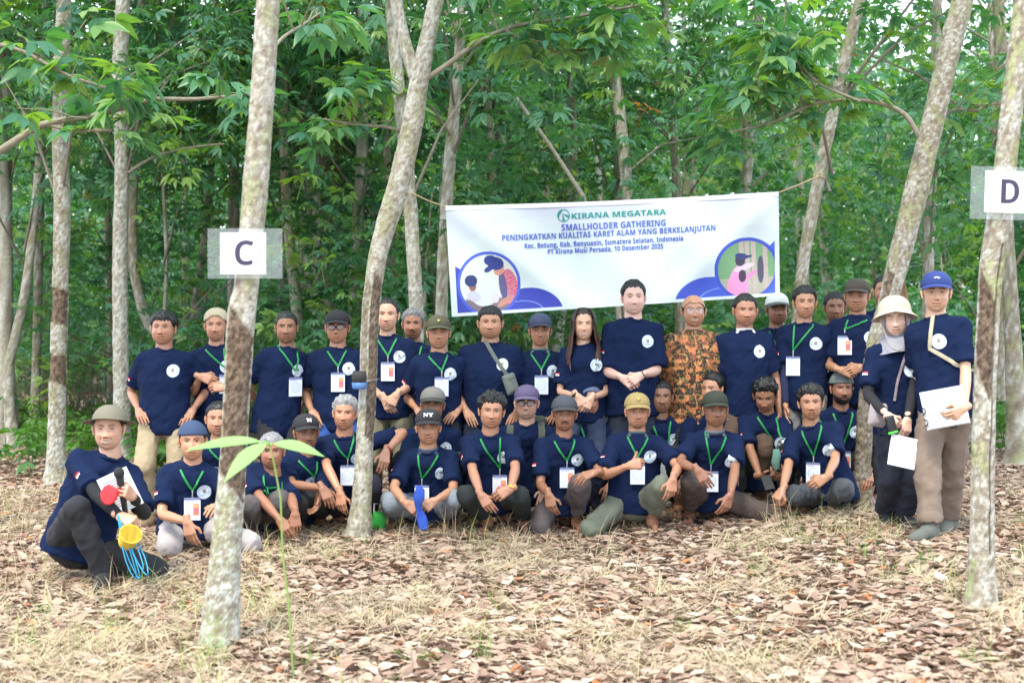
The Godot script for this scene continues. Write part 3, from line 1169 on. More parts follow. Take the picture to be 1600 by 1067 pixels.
func emblem_tex() -> ImageTexture:
	var im := Image.create(128, 128, false, Image.FORMAT_RGB8)
	for y in 128:
		for x in 128:
			var p := Vector2(x - 63.5, y - 63.5) / 64.0
			var r := p.length()
			var c := Color(0.86, 0.90, 0.93)
			if r > 0.62 and r < 0.86 and int((p.angle() + PI) * 9.0) % 2 == 0 and absf(r - 0.74) < 0.07 and p.y < 0.35:
				c = Color(0.55, 0.63, 0.74)
			if absf(r - 0.60) < 0.02 or absf(r - 0.93) < 0.025:
				c = Color(0.62, 0.70, 0.80)
			var e := Vector2(p.x / 0.26, (p.y + 0.10) / 0.30)
			if e.length() < 1.0:
				c = Color(0.45, 0.47, 0.50) if absf(sin(e.length() * 7.0)) > 0.55 else Color(0.72, 0.68, 0.60)
			if absf(p.y - 0.42) < 0.09 and absf(p.x) < 0.55:
				c = Color(0.62, 0.72, 0.86) if int(x / 3) % 2 == 0 else Color(0.84, 0.9, 0.95)
			im.set_pixel(x, y, c)
	return ImageTexture.create_from_image(im)

func card_tex(k: int) -> ImageTexture:
	var w := 96
	var h := 128
	var im := Image.create(w, h, false, Image.FORMAT_RGB8)
	im.fill(Color(0.88, 0.90, 0.95))
	if k == 0:
		im.fill_rect(Rect2i(54, 34, 34, 66), Color(0.90, 0.48, 0.42))
		im.fill_rect(Rect2i(58, 40, 26, 14), Color(0.93, 0.66, 0.45))
		im.fill_rect(Rect2i(60, 66, 22, 12), Color(0.80, 0.40, 0.60))
		for y in range(44, 112, 8):
			im.fill_rect(Rect2i(10, y, 34, 2), Color(0.72, 0.75, 0.84))
	else:
		for y in h:
			for x in w:
				var r := Vector2(x - 48, y - 66).length()
				if absf(r - 33.0) < 2.0 or absf(r - 22.0) < 1.2:
					im.set_pixel(x, y, Color(0.62, 0.74, 0.80))
		for y in range(56, 82, 7):
			im.fill_rect(Rect2i(32, y, 32, 2), Color(0.66, 0.72, 0.80))
	im.fill_rect(Rect2i(0, 0, w, 14), Color(0.42, 0.46, 0.62))
	im.fill_rect(Rect2i(8, 18, 52, 5), Color(0.55, 0.58, 0.70))
	return ImageTexture.create_from_image(im)

func batik_tex() -> ImageTexture:
	var n := FastNoiseLite.new()
	n.seed = 4
	n.frequency = 0.017
	n.domain_warp_enabled = true
	n.domain_warp_amplitude = 34.0
	n.domain_warp_frequency = 0.02
	var im := Image.create(384, 384, false, Image.FORMAT_RGB8)
	for y in 384:
		for x in 384:
			var a := n.get_noise_2d(x, y)
			var b := n.get_noise_2d(x * 1.5 + 900.0, y * 1.5)
			var c := Color(0.055, 0.05, 0.06)
			if a > 0.20:
				c = Color(0.80, 0.42, 0.26)
				if sin(a * 75.0) > 0.45:
					c = Color(0.88, 0.58, 0.36)
			elif a > 0.14 or absf(b) < 0.028:
				c = Color(0.84, 0.74, 0.42)
			elif b > 0.40:
				c = Color(0.74, 0.36, 0.22)
			im.set_pixel(x, y, c)
	return ImageTexture.create_from_image(im)

func on_cloth(R: Dictionary, o: Dictionary, p: Vector3, dir: Vector3, lift: float) -> Vector3:
	var f: Field = R.field
	var q := f.hit(p, dir, 1.4)
	if q == Vector3.INF:
		return q
	var e := 0.01
	var n := Vector3(f.at(q + Vector3(e, 0, 0)) - f.at(q - Vector3(e, 0, 0)), f.at(q + Vector3(0, e, 0)) - f.at(q - Vector3(0, e, 0)), f.at(q + Vector3(0, 0, e)) - f.at(q - Vector3(0, 0, e))).normalized()
	return q + n * (0.0145 * wrinkle(q, 8.0, 11.0, o.seed * 5.1) + lift)

# a flat patch of cloth laid on the shirt: ring by ring from the middle
func patch(R: Dictionary, o: Dictionary, mid: Vector3, ax: Vector3, ay: Vector3, dir: Vector3, rx: float, ry: float, square := false) -> MB:
	var b := MB.new()
	var n := 24
	var back := mid
	var p0 := on_cloth(R, o, mid - dir * 0.35, dir, 0.003)
	for r in 6:
		for k in n:
			var a := TAU * k / n + 0.001
			var q := Vector2(cos(a), sin(a)) * (r / 5.0)
			if square:
				q /= maxf(absf(cos(a)), absf(sin(a)))
			var p := on_cloth(R, o, mid + ax * q.x * rx + ay * q.y * ry - dir * 0.35, dir, 0.003)
			if p == Vector3.INF:
				p = back
			elif p0 != Vector3.INF and absf((p - p0).dot(dir)) > 0.03:
				p = mid + ax * q.x * rx + ay * q.y * ry
				p += dir * (p0 - p).dot(dir)
			back = p
			b.vert(p, Color(0.72, 0.02, 0.03) if q.y > 0.0 else Color(0.75, 0.74, 0.72), Vector2(q.x * 0.5 + 0.5, 0.5 - q.y * 0.5))
	for r in 5:
		for k in n:
			var a := r * n + k
			var q := r * n + (k + 1) % n
			b.quad(a, a + n, q + n, q)
	return b

func ribbon(b: MB, pts: PackedVector3Array, nrm: PackedVector3Array, w: float, th := 0.0022) -> void:
	var first := b.v.size()
	var m := pts.size()
	for j in m:
		var tg := (pts[mini(j + 1, m - 1)] - pts[maxi(j - 1, 0)]).normalized()
		var s := tg.cross(nrm[j]).normalized()
		for q in [Vector2(-1, -1), Vector2(1, -1), Vector2(1, 1), Vector2(-1, 1)]:
			b.vert(pts[j] + s * q.x * w + nrm[j] * q.y * th)
	for j in m - 1:
		for k in 4:
			var a := first + j * 4 + k
			var c := first + j * 4 + (k + 1) % 4
			b.quad(a, c, c + 4, a + 4)

func strap_on(R: Dictionary, o: Dictionary, from: Vector3, to: Vector3, lift: float, n: int, pts: PackedVector3Array, nrm: PackedVector3Array) -> void:
	for i in n:
		var t := float(i) / (n - 1)
		var p: Vector3 = from.lerp(to, t)
		var dir: Vector3 = -R.fwd
		var q := on_cloth(R, o, p - dir * 0.4, dir, lift)
		if q == Vector3.INF:
			if pts.size():
				q = pts[-1] + (to - from) / n
			else:
				q = p
		if pts.size() > 2 and q.distance_to(pts[-1]) > 0.09:
			q = pts[-1].lerp(to, 1.0 / (n - i))
		pts.append(q)
		nrm.append(R.fwd)

func place_person(o: Dictionary, R: Dictionary) -> Node3D:
	var root := thing("person", o.label, "person", R.base, "people in the group photograph")
	part("body", arr_mesh(R.body, M.skin), root)
	var cut: Vector3 = R.neck
	var k: float = o.get("k", 1.0)
	if R.has("hair"):
		var h := part("hair", arr_mesh(R.hair, M.hair), root)
		if o.get("grey", 0.0) > 0.3:
			h.set_meta("label", "short grey hair")
	var hx: Transform3D = R.head
	var right: Vector3 = R.right
	var up: Vector3 = R.up
	var fwd: Vector3 = R.fwd
	if R.has("hatm"):
		var hn: String = {"cap": "cap", "back": "cap", "skullcap": "skullcap", "bush": "brimmed_hat", "bucket": "bucket_hat"}[o.hat]
		var hat := part(hn, arr_mesh(R.hatm, M.hat), root)
		if o.has("mark"):
			cap_mark(hat, hx, o.mark)
	var shirt := part("shirt", arr_mesh(R.shirt, M.batik if o.get("batik", false) else M.shirt), root)
	if not o.get("batik", false):
		var lp: Array = o.get("logo", [0.090, -0.145])
		part("emblem", mesh_of(patch(R, o, R.neck + right * lp[0] * k + up * lp[1] * k, right, up, -fwd, 0.043, 0.046), M.logo), shirt)
		if o.get("flag", true):
			var a: Dictionary = R.arms[0]
			var ad: Vector3 = (a.e - a.s).normalized()
			var out: Vector3 = (-right * 0.75 + fwd * 0.85)
			out = (out - ad * out.dot(ad)).normalized()
			part("flag_patch", mesh_of(patch(R, o, a.s.lerp(a.e, 0.56), out.cross(ad).normalized(), -ad, -out, 0.017, 0.011, true), M.flag), shirt)
	else:
		var cm := MB.new()
		for sg in [-1.0, 1.0]:
			var pts := PackedVector3Array()
			var nr := PackedVector3Array()
			for i in 6:
				var t := i / 5.0
				var p: Vector3 = R.neck + right * sg * lerpf(0.066, 0.012, t) + up * lerpf(-0.005, -0.10, t) + fwd * lerpf(0.0, 0.12, pow(t, 0.6))
				pts.append(p)
				nr.append((fwd + right * sg * 0.6 + up * 0.5).normalized())
			ribbon(cm, pts, nr, 0.024, 0.003)
		part("collar", mesh_of(cm, M.batik), shirt)
	if o.has("inner"):
		var ib := MB.new()
		ib.loop(R.neck + up * 0.004, Basis(right, fwd, up) * Basis(Vector3.RIGHT, 0.2), 0.060 * k, 0.058 * k, 0.011, 24, 6)
		for sg in [-1.0, 1.0]:
			ib.box(R.neck + right * sg * 0.045 + fwd * 0.058 - up * 0.012, Basis(right, up, fwd) * Basis(Vector3.BACK, sg * 0.6), Vector3(0.026, 0.013, 0.004), Color.WHITE, 0.002)
		part("inner_collar", mesh_of(ib, cloth(o.inner)), root)
	part("trousers", arr_mesh(R.trousers, cloth(o.get("pants", Color(0.016, 0.017, 0.022)))), root)
	for si in 2:
		var l: Dictionary = R.legs[si]
		var sk: int = o.get("shoe", -1)
		if sk >= 0:
			var s := part("shoe", M.shoe_mesh[sk][0], root, l.x)
			part("sole", M.shoe_mesh[sk][1], s)
		else:
			part("sandal", M.sandal, root, l.x)
	if o.has("badge"):
		var bp: Array = o.badge
		var lan := MB.new()
		var d: float = F / o.s
		var eye: Vector3 = CAM - R.base
		var ray := func(u: float, v: float) -> Vector3:
			var q: Vector3 = px(u, v, d) - R.base
			var dir := (q - eye).normalized()
			return on_cloth(R, o, q - dir * 0.6, dir, 0.006)
		var vp: Vector3 = ray.call(bp[0], bp[1] - 0.115 * o.s)
		if vp == Vector3.INF:
			vp = on_cloth(R, o, R.neck - up * 0.27 + fwd * 0.4, -fwd, 0.006)
		if vp == Vector3.INF:
			vp = R.neck - up * 0.27 + fwd * 0.13
		for sg in [-1.0, 1.0]:
			var pts := PackedVector3Array()
			var nr := PackedVector3Array()
			pts.append(R.neck + right * sg * 0.062 * k + up * 0.012 - fwd * 0.03)
			nr.append((right * sg + up * 0.5).normalized())
			pts.append(R.neck + right * sg * 0.068 * k + up * 0.004 + fwd * 0.012)
			nr.append((right * sg * 0.7 + up * 0.5 + fwd * 0.6).normalized())
			strap_on(R, o, R.neck + right * sg * 0.066 * k - up * 0.022, vp, 0.006, 12, pts, nr)
			ribbon(lan, pts, nr, 0.0062)
		lan.tube(PackedVector3Array([R.neck + right * 0.062 * k + up * 0.012 - fwd * 0.03, R.neck + up * 0.018 - fwd * 0.075, R.neck - right * 0.062 * k + up * 0.012 - fwd * 0.03]), PackedFloat32Array([0.004, 0.004, 0.004]), 6)
		var ln := part("lanyard", mesh_of(lan, M.green), root)
		var dn := Vector3.DOWN
		var low: Vector3 = ray.call(bp[0], bp[1] + 0.05 * o.s)
		if low != Vector3.INF and low.distance_to(vp) < 0.3:
			dn = (low - vp).normalized().lerp(Vector3.DOWN, 0.35).normalized()
		if o.get("hang", false):
			dn = Vector3.DOWN
		var nrm := (fwd - dn * fwd.dot(dn)).normalized()
		if nrm.z < 0.2:
			nrm = (Vector3.BACK - dn * Vector3.BACK.dot(dn)).normalized()
		nrm = nrm.rotated(dn, o.get("twist", 0.0))
		var bb := Basis((-dn).cross(nrm), -dn, nrm)
		vp += nrm * 0.004
		var cl := MB.new()
		cl.tube(PackedVector3Array([vp, vp + dn * 0.02, vp + dn * 0.045]), PackedFloat32Array([0.005, 0.004, 0.006]), 8)
		part("clip", mesh_of(cl, M.metal), ln)
		var bm := MB.new()
		bm.box(vp + dn * 0.115 + nrm * 0.008, bb, Vector3(0.050, 0.070, 0.0025), Color.WHITE, 0.001)
		part("badge", mesh_of(bm, M.card[int(o.get("card", 0))]), ln)
	if o.has("glasses"):
		var g := MB.new()
		var th: float = [0.0012, 0.0024][o.glasses % 2]
		for sg in [-1.0, 1.0]:
			g.loop(Vector3(sg * 0.032, 0.001, 0.098), Basis(Vector3.UP, sg * 0.12), 0.0245, 0.0185, th, 22, 6)
			g.tube(PackedVector3Array([Vector3(sg * 0.056, 0.006, 0.094), Vector3(sg * 0.071, 0.007, 0.05), Vector3(sg * 0.077, 0.004, -0.005)]), PackedFloat32Array([th, th, th]), 6)
		g.tube(PackedVector3Array([Vector3(-0.010, 0.004, 0.100), Vector3(0, 0.007, 0.103), Vector3(0.010, 0.004, 0.100)]), PackedFloat32Array([th, th, th]), 6)
		var gn := part("glasses", mesh_of(g, M.black if o.glasses > 0 else M.metal), root, hx)
		var le := MB.new()
		for sg in [-1.0, 1.0]:
			var f0 := le.vert(Vector3(sg * 0.032, 0.001, 0.099))
			for a in 18:
				le.vert(Vector3(sg * 0.032 + cos(TAU * a / 18.0) * 0.024, 0.001 + sin(TAU * a / 18.0) * 0.018, 0.098))
			for a in 18:
				le.tri(f0, f0 + 1 + (a + 1) % 18, f0 + 1 + a)
		part("lens", mesh_of(le, M.lens), gn)
	if o.has("watch"):
		var a: Dictionary = R.arms[o.watch[0]]
		var ad: Vector3 = (a.w - a.e).normalized()
		var wp: Vector3 = a.w - ad * 0.025
		var z: Vector3 = -a.hand.basis.z.normalized()
		var wb := Basis(ad.cross(z).normalized(), z, ad)
		var w := MB.new()
		w.loop(wp, Basis(wb.x, wb.y, ad), 0.029, 0.027, 0.006, 20, 6)
		if o.watch[2]:
			w.box(wp + z * 0.030, Basis(wb.x, ad, z), Vector3(0.017, 0.019, 0.006), Color.WHITE, 0.003)
		part(o.get("watch_name", "wristwatch"), mesh_of(w, cloth(o.watch[1], 0.35)), root)
	if o.has("undersleeve"):
		for si in 2:
			var a: Dictionary = R.arms[si]
			var u := MB.new()
			var pts: PackedVector3Array = a.pts.slice(1)
			var rd: PackedFloat32Array = a.rad.slice(1)
			pts[-1] = a.e.lerp(a.w, 1.0)
			for i in rd.size():
				rd[i] += 0.005
			u.tube(pts, rd, 14)
			part("long_sleeve", mesh_of(u, cloth(o.undersleeve)), root)
	return root

func text_part(called: String, s: String, size: float, m: Material, parent: Node3D, x: Transform3D, bold := true, depth := 0.002, font_name := "Droid Sans") -> MeshInstance3D:
	var f := SystemFont.new()
	f.font_names = PackedStringArray([font_name])
	f.font_weight = 700 if bold else 400
	var t := TextMesh.new()
	t.text = s
	t.font = f
	t.font_size = 48
	t.pixel_size = size / 48.0
	t.depth = depth
	t.curve_step = 1.5
	t.material = m
	return part(called, t, parent, x)

func cap_mark(hat: Node3D, hx: Transform3D, mark: String) -> void:
	var dir := Vector3(0, sin(0.80), cos(0.80))
	var at := dir * (skull(dir, 1.0, 1.0) + 0.0275)
	var b := basis_yz(Vector3(0, 0.62, -0.78), dir)
	if mark == "leap":
		var m := MB.new()
		var pts := PackedVector3Array()
		var rd := PackedFloat32Array()
		for i in 9:
			var t := i / 8.0
			pts.append(Vector3(lerpf(-0.020, 0.020, t), 0.006 * sin(t * 5.0) - 0.004 + 0.008 * t, 0.0))
			rd.append(0.0008 + 0.0030 * sin(t * PI))
		m.tube(pts, rd, 6)
		m.tube(PackedVector3Array([Vector3(0.006, 0, 0), Vector3(0.004, -0.008, 0), Vector3(0.009, -0.012, 0)]), PackedFloat32Array([0.002, 0.0014, 0.001]), 6)
		m.tube(PackedVector3Array([Vector3(-0.008, 0, 0), Vector3(-0.013, -0.009, 0)]), PackedFloat32Array([0.002, 0.001]), 6)
		part("cap_emblem", mesh_of(m, M.white), hat, hx * Transform3D(b, at))
	elif mark == "badge":
		var m := MB.new()
		m.ball(Vector3.ZERO, Basis.from_scale(Vector3(0.012, 0.013, 0.003)), 10)
		part("cap_emblem", mesh_of(m, cloth(Color(0.45, 0.33, 0.08))), hat, hx * Transform3D(b, at))
	else:
		text_part("cap_emblem", mark, 0.046, M.white, hat, hx * Transform3D(b, at), true, 0.006, "Droid Serif")
# ---------------------------------------------------------------- who stands where: u, top = picture place of the top of the head, s = pixels per metre there
const LT := Color(0.54, 0.315, 0.215)
const MD := Color(0.41, 0.208, 0.126)
const DK := Color(0.275, 0.130, 0.077)
const NAVY := Color(0.012, 0.018, 0.045)
const BLACKISH := Color(0.013, 0.014, 0.018)
const KHAKI := Color(0.34, 0.27, 0.17)
const DN := Vector3(0.05, -1, 0.15)

func people_data() -> Array:
	return [
	# ---- standing row
	{"label": "man with collar-length black hair standing in navy shirt and khaki trousers beside brimmed-hat man", "u": 255, "top": 486, "s": 216, "big": 1.05, "belly": 1.12, "skin": MD, "hair_th": 0.020, "nape": 14.0, "messy": 0.5, "hair_up": -6.0, "pants": KHAKI, "hpitch": -3.0, "shoe": 0, "shoec": 2, "foot": [[236, 826], [285, 820]], "hl": [216, 640, 0.05], "hr": [301, 640, 0.0], "w": 1.05, "j": 1.1},
	{"label": "man in backwards beige cap with folded arms behind the tree marked C", "u": 337, "top": 479, "s": 212, "hat": "back", "hatc": Color(0.42, 0.36, 0.24), "skin": MD, "mustache": 0.35, "goatee": 0.3, "hl": [312, 588, 0.20, 3, Vector3(0.9, -0.25, 0.25), Vector3(-0.1, -0.2, -1), [303, 606, 0.05]], "hr": [352, 606, 0.24, 3, Vector3(-0.95, 0.1, 0.2), Vector3(0.0, -0.5, -1), [372, 604, 0.05]], "badge": [353, 600], "hyaw": 6.0, "big": 0.95},
	{"label": "lean man with cropped black hair standing in navy shirt, hands behind his back", "u": 447, "top": 485, "s": 212, "yaw": 28.0, "hyaw": 8.0, "skin": DK, "hair_th": 0.007, "big": 0.92, "hl": [412, 640, -0.14], "hr": [470, 640, -0.12], "badge": [460, 604], "card": 1, "leanx": 0.14, "w": 0.97, "logo": [0.07, -0.15], "hem": 0.17},
	{"label": "standing man in black cap and dark glasses with white name badge and blue jeans", "u": 527, "top": 482, "s": 212, "hat": "cap", "hatc": Color(0.016, 0.018, 0.022), "glasses": 1, "skin": MD, "big": 1.08, "pants": Color(0.03, 0.085, 0.30), "badge": [528, 597], "hl": [487, 642, 0.04], "hr": [557, 642, 0.02], "w": 1.03, "j": 1.06},
	{"label": "tall man with receding hair and hands clasped over olive trousers behind bark-stripped tree", "u": 605, "top": 465, "s": 210, "k": 1.03, "skin": LT, "hair_th": 0.008, "hair_up": 12.0, "smile": 0.3, "pants": Color(0.17, 0.155, 0.10), "badge": [606, 580], "hl": [600, 622, 0.22, 3, Vector3(0.5, -0.85, 0.2), Vector3(0.1, -0.2, -1), [572, 590, 0.0]], "hr": [620, 616, 0.24, 3, Vector3(-0.5, -0.8, 0.2), Vector3(-0.2, -0.3, -1), [640, 588, 0.0]], "watch": [0, Color(0.5, 0.5, 0.5), false], "watch_name": "bracelet", "leanx": -0.02, "hem": 0.12},
	{"label": "dark-skinned man with greying hair and moustache standing half behind olive-cap man", "u": 645, "top": 481, "s": 203, "skin": DK, "grey": 0.42, "hair_th": 0.014, "mustache": 0.5, "badge": [650, 600], "w": 0.98},
	{"label": "standing man in olive cap with gold badge, lanyard and name card", "u": 685, "top": 490, "s": 213, "hat": "cap", "hatc": Color(0.075, 0.075, 0.045), "mark": "badge", "skin": MD, "big": 0.96, "badge": [690, 604], "card": 1, "hl": [652, 640, 0.04], "hr": [716, 640, 0.02], "hyaw": 4.0},
	{"label": "heavy man with short black hair standing with grey-green shoulder bag across his chest", "u": 766, "top": 478, "s": 212, "big": 1.23, "belly": 1.18, "skin": MD, "hair_th": 0.014, "hair_up": -2.0, "goatee": 0.25, "smile": 0.2, "pants": Color(0.02, 0.03, 0.06), "hl": [728, 640, 0.06], "hr": [808, 640, 0.03], "w": 1.10, "j": 1.16},
	{"label": "standing man in dark cap with pale front, name card and green inner collar", "u": 844, "top": 487, "s": 210, "hat": "cap", "hatc": Color(0.02, 0.024, 0.05), "panel": Color(0.05, 0.06, 0.11), "peakc": Color(0.03, 0.035, 0.06), "skin": MD, "big": 0.98, "badge": [846, 601], "card": 1, "inner": Color(0.10, 0.17, 0.14), "hl": [818, 640, 0.04], "hr": [872, 640, 0.02], "mustache": 0.2},
	{"label": "smiling woman with long wavy brown hair standing in navy shirt", "u": 912, "top": 481, "s": 214, "skin": LT, "long": true, "hairc": Color(0.035, 0.016, 0.011), "hair_th": 0.012, "hair_up": 10.0, "smile": 1.0, "big": 0.88, "shw": 0.90, "bust": 1.0, "k": 0.97, "armk": 0.85, "pants": Color(0.03, 0.045, 0.09), "hl": [901, 618, 0.20, 3, Vector3(0.5, -0.8, 0.3), Vector3(0.3, -0.3, -1)], "hr": [924, 622, 0.20, 3, Vector3(-0.5, -0.8, 0.3), Vector3(-0.3, -0.3, -1)], "watch": [0, Color(0.015, 0.015, 0.015), true], "w": 0.97, "j": 0.95, "hem": 0.10},
	{"label": "tall fair man standing before banner with hands clasped and black wristwatch", "u": 990, "top": 437, "s": 214, "k": 1.05, "big": 1.10, "skin": Color(0.58, 0.37, 0.29), "hair_th": 0.014, "hair_up": 6.0, "smile": 0.75, "pants": Color(0.018, 0.026, 0.045), "hl": [972, 590, 0.24, 3, Vector3(0.8, -0.5, 0.2), Vector3(0.1, -0.3, -1), [948, 572, 0.0]], "hr": [1003, 586, 0.26, 3, Vector3(-0.85, -0.45, 0.2), Vector3(-0.1, -0.3, -1), [1030, 570, 0.0]], "watch": [1, Color(0.012, 0.012, 0.013), true], "hem": 0.2, "sleeve": 0.9, "w": 1.0},
	{"label": "balding man with glasses standing in orange and black batik shirt", "u": 1084, "top": 459, "s": 212, "big": 1.2, "belly": 1.1, "skin": MD, "bald": true, "hair_th": 0.006, "smile": 0.7, "glasses": 0, "batik": true, "collar": false, "fit": 1.05, "pants": Color(0.012, 0.013, 0.018), "hem": 0.2, "w": 1.08, "j": 1.1, "sleeve": 0.95, "inner": Color(0.02, 0.02, 0.022)},
	{"label": "stocky man with white shirt collar under navy shirt standing in brown trousers", "u": 1165, "top": 458, "s": 213, "big": 1.09, "belly": 1.1, "skin": MD, "hair_th": 0.011, "hair_up": 4.0, "inner": Color(0.72, 0.72, 0.72), "pants": Color(0.10, 0.062, 0.042), "w": 1.05, "j": 1.08, "hem": 0.15, "hpitch": 3.0},
	{"label": "man in white cap with dark peak standing behind the others at the banner corner", "u": 1215, "top": 455, "s": 203, "hat": "cap", "hatc": Color(0.62, 0.63, 0.60), "panel": Color(0.66, 0.67, 0.64), "peakc": Color(0.08, 0.09, 0.08), "skin": DK, "badge": [1213, 562], "mustache": 0.2},
	{"label": "young man with black hair and dark blue long sleeves under his navy shirt", "u": 1258, "top": 446, "s": 212, "yaw": -16.0, "hyaw": -4.0, "skin": MD, "hair_th": 0.015, "big": 0.94, "undersleeve": Color(0.016, 0.022, 0.07), "pants": Color(0.16, 0.155, 0.15), "badge": [1240, 572], "card": 1, "hl": [1228, 635, 0.05], "hr": [1284, 620, 0.0], "hem": 0.16, "mustache": 0.15},
	{"label": "man with short hair peering out between two standing men near leaning tree", "u": 1305, "top": 455, "s": 203, "skin": DK, "hair_th": 0.011, "hyaw": -6.0, "badge": [1300, 570]},
	{"label": "standing man in dark olive cap with crossed hands and orange badge", "u": 1340, "top": 433, "s": 213, "big": 1.1, "hat": "cap", "hatc": Color(0.055, 0.05, 0.04), "skin": MD, "hyaw": -22.0, "yaw": -14.0, "badge": [1321, 540], "hl": [1313, 578, 0.20, 3, Vector3(0.9, -0.25, 0.2), Vector3(0, -0.3, -1), [1298, 572, 0.0]], "hr": [1348, 574, 0.22, 3, Vector3(-0.9, -0.2, 0.2), Vector3(0, -0.3, -1)], "hem": 0.16, "w": 1.06, "j": 1.1},
	{"label": "man with brown cloth at his neck hiding behind leaning tree, hand on trunk", "u": 1382, "top": 429, "s": 203, "skin": MD, "hair_th": 0.007, "hyaw": -10.0, "mustache": 0.5, "hl": [1352, 528, 0.34, 3, Vector3(0.15, 0.95, 0.2), Vector3(0.8, 0.0, -0.6), [1348, 590, 0.2]], "goatee": 0.3},
	{"label": "woman in cream bucket hat and grey headscarf holding papers and walkie-talkie", "u": 1397, "top": 464, "s": 248, "k": 0.97, "skin": Color(0.60, 0.40, 0.31), "hat": "bucket", "hatc": Color(0.53, 0.47, 0.36), "smile": 0.45, "shut": 0.9, "hyaw": -14.0, "hroll": 4.0, "hpitch": 6.0, "big": 0.98, "leanx": -0.10, "leanz": 0.12, "undersleeve": Color(0.014, 0.015, 0.02), "pants": Color(0.013, 0.017, 0.032), "shoe": 0, "shoec": 0, "foot": [[1392, 822], [1418, 826]], "hl": [1386, 648, 0.24, 2, Vector3(0.45, -0.75, 0.5), Vector3(0.5, -0.1, -0.8), [1352, 610, 0.0]], "hr": [1416, 672, 0.24, 3, Vector3(-0.2, -0.9, 0.35), Vector3(-0.3, 0.0, -1), [1450, 620, -0.02]], "w": 1.04, "j": 1.08, "logo": [0.05, -0.17], "loose": 1.15, "flag": true},
	{"label": "man in blue cap and beige shoulder strap holding clipboard beside tree marked D", "u": 1464, "top": 421, "s": 256, "big": 1.0, "skin": LT, "hat": "cap", "hatc": Color(0.026, 0.045, 0.19), "mark": "leap", "smile": 0.55, "hyaw": -14.0, "hpitch": 2.0, "yaw": -42.0, "leanx": -0.12, "pants": Color(0.195, 0.145, 0.112), "shoe": 1, "shoec": 1, "foot": [[1462, 850], [1492, 836]], "hr": [1508, 638, 0.27, 3, Vector3(-0.80, -0.45, 0.25), Vector3(-0.1, 0.2, -0.95), [1532, 575, 0.0]], "hl": [1456, 640, -0.10], "loose": 1.12, "hem": 0.15, "flag": false, "logo": [0.055, -0.150]},
	# ---- crouching middle row
	{"label": "round-faced crouching man half hidden by the tree marked C", "u": 341, "top": 626, "s": 224, "pose": "squat", "skin": MD, "hair_th": 0.009, "w": 1.08, "j": 1.12, "hyaw": 5.0, "badge": [345, 745]},
	{"label": "crouching man in black cap with white letters, arm resting across his knee", "u": 478, "top": 644, "s": 228, "pose": "squat", "skin": DK, "hat": "cap", "hatc": Color(0.02, 0.02, 0.024), "mark": "N", "hyaw": 22.0, "yaw": 28.0, "mustache": 0.45, "hl": [503, 762, 0.38, 1, Vector3(0.5, -0.75, 0.3), Vector3(-0.2, -0.5, -0.9), [455, 752, 0.22]], "hr": [497, 772, 0.30, 1, Vector3(0.0, -0.9, 0.3)], "leanx": 0.1, "badge": [490, 770], "kl": [480, 780, 0.40], "kr": [520, 760, 0.40], "logo": [0.05, -0.16]},
	{"label": "old man with wavy grey hair crouching behind bark-stripped tree", "u": 540, "top": 617, "s": 224, "pose": "squat", "skin": MD, "grey": 0.72, "hair_th": 0.017, "messy": 0.7, "hroll": -3.0, "pants": Color(0.035, 0.028, 0.045), "badge": [543, 742], "card": 1, "hl": [531, 770, 0.34, 1, Vector3(0.1, -0.9, 0.3), Vector3(0.3, -0.2, -1), [508, 722, 0.15]], "hr": [603, 705, 0.16, 1, Vector3(-0.1, -0.8, 0.5), Vector3(-0.3, -0.2, -1), [598, 690, 0.0]], "kl": [520, 775, 0.4], "kr": [590, 745, 0.35], "watch": [1, Color(0.35, 0.02, 0.03), false], "watch_name": "wristband", "brow": Color(0.1, 0.09, 0.08), "hang": true},
	{"label": "man in grey patterned cap crouching behind the man in letter cap", "u": 676, "top": 602, "s": 217, "pose": "squat", "skin": DK, "hat": "cap", "hatc": Color(0.20, 0.19, 0.17), "peakc": Color(0.055, 0.055, 0.05), "hr": [717, 745, 0.14, 0, Vector3(0.0, -1, 0.1)], "leanz": 0.2},
	{"label": "crouching man in purple cap and glasses wearing backpack straps", "u": 823, "top": 599, "s": 217, "pose": "squat", "skin": LT, "hat": "cap", "hatc": Color(0.105, 0.08, 0.16), "peakc": Color(0.12, 0.095, 0.18), "glasses": 1, "smile": 0.6, "w": 1.03, "j": 1.04, "hyaw": -4.0, "flag": false, "leanz": 0.22},
	{"label": "crouching man in backwards blue-grey cap with green lanyard", "u": 922, "top": 596, "s": 214, "pose": "squat", "skin": MD, "hat": "back", "hatc": Color(0.115, 0.14, 0.23), "badge": [925, 735], "leanz": 0.22},
	{"label": "young man with side-swept short hair crouching behind mustard-cap man", "u": 1033, "top": 593, "s": 214, "pose": "squat", "skin": DK, "hair_th": 0.012, "badge": [1040, 735], "card": 1, "leanz": 0.22, "mustache": 0.25, "big": 0.95},
	{"label": "crouching man with black hair turning his head beside batik shirt", "u": 1113, "top": 581, "s": 214, "pose": "squat", "skin": MD, "hair_th": 0.017, "hair_up": 4.0, "hyaw": -34.0, "leanz": 0.24, "leanx": 0.2, "flag": false},
	{"label": "crouching man with tousled hair looking down at things in his hands", "u": 1195, "top": 593, "s": 217, "pose": "squat", "skin": DK, "hair_th": 0.018, "messy": 0.9, "hpitch": 24.0, "hyaw": -16.0, "pants": Color(0.014, 0.02, 0.018), "badge": [1222, 735], "hl": [1190, 752, 0.28, 3, Vector3(0.7, -0.1, 0.6), Vector3(0.2, 0.9, -0.2), [1165, 745, 0.1]], "hr": [1226, 748, 0.26, 3, Vector3(-0.7, 0.1, 0.6), Vector3(-0.3, 0.7, -0.4), [1255, 745, 0.05]], "leanx": 0.1, "leanz": 0.25, "hang": true},
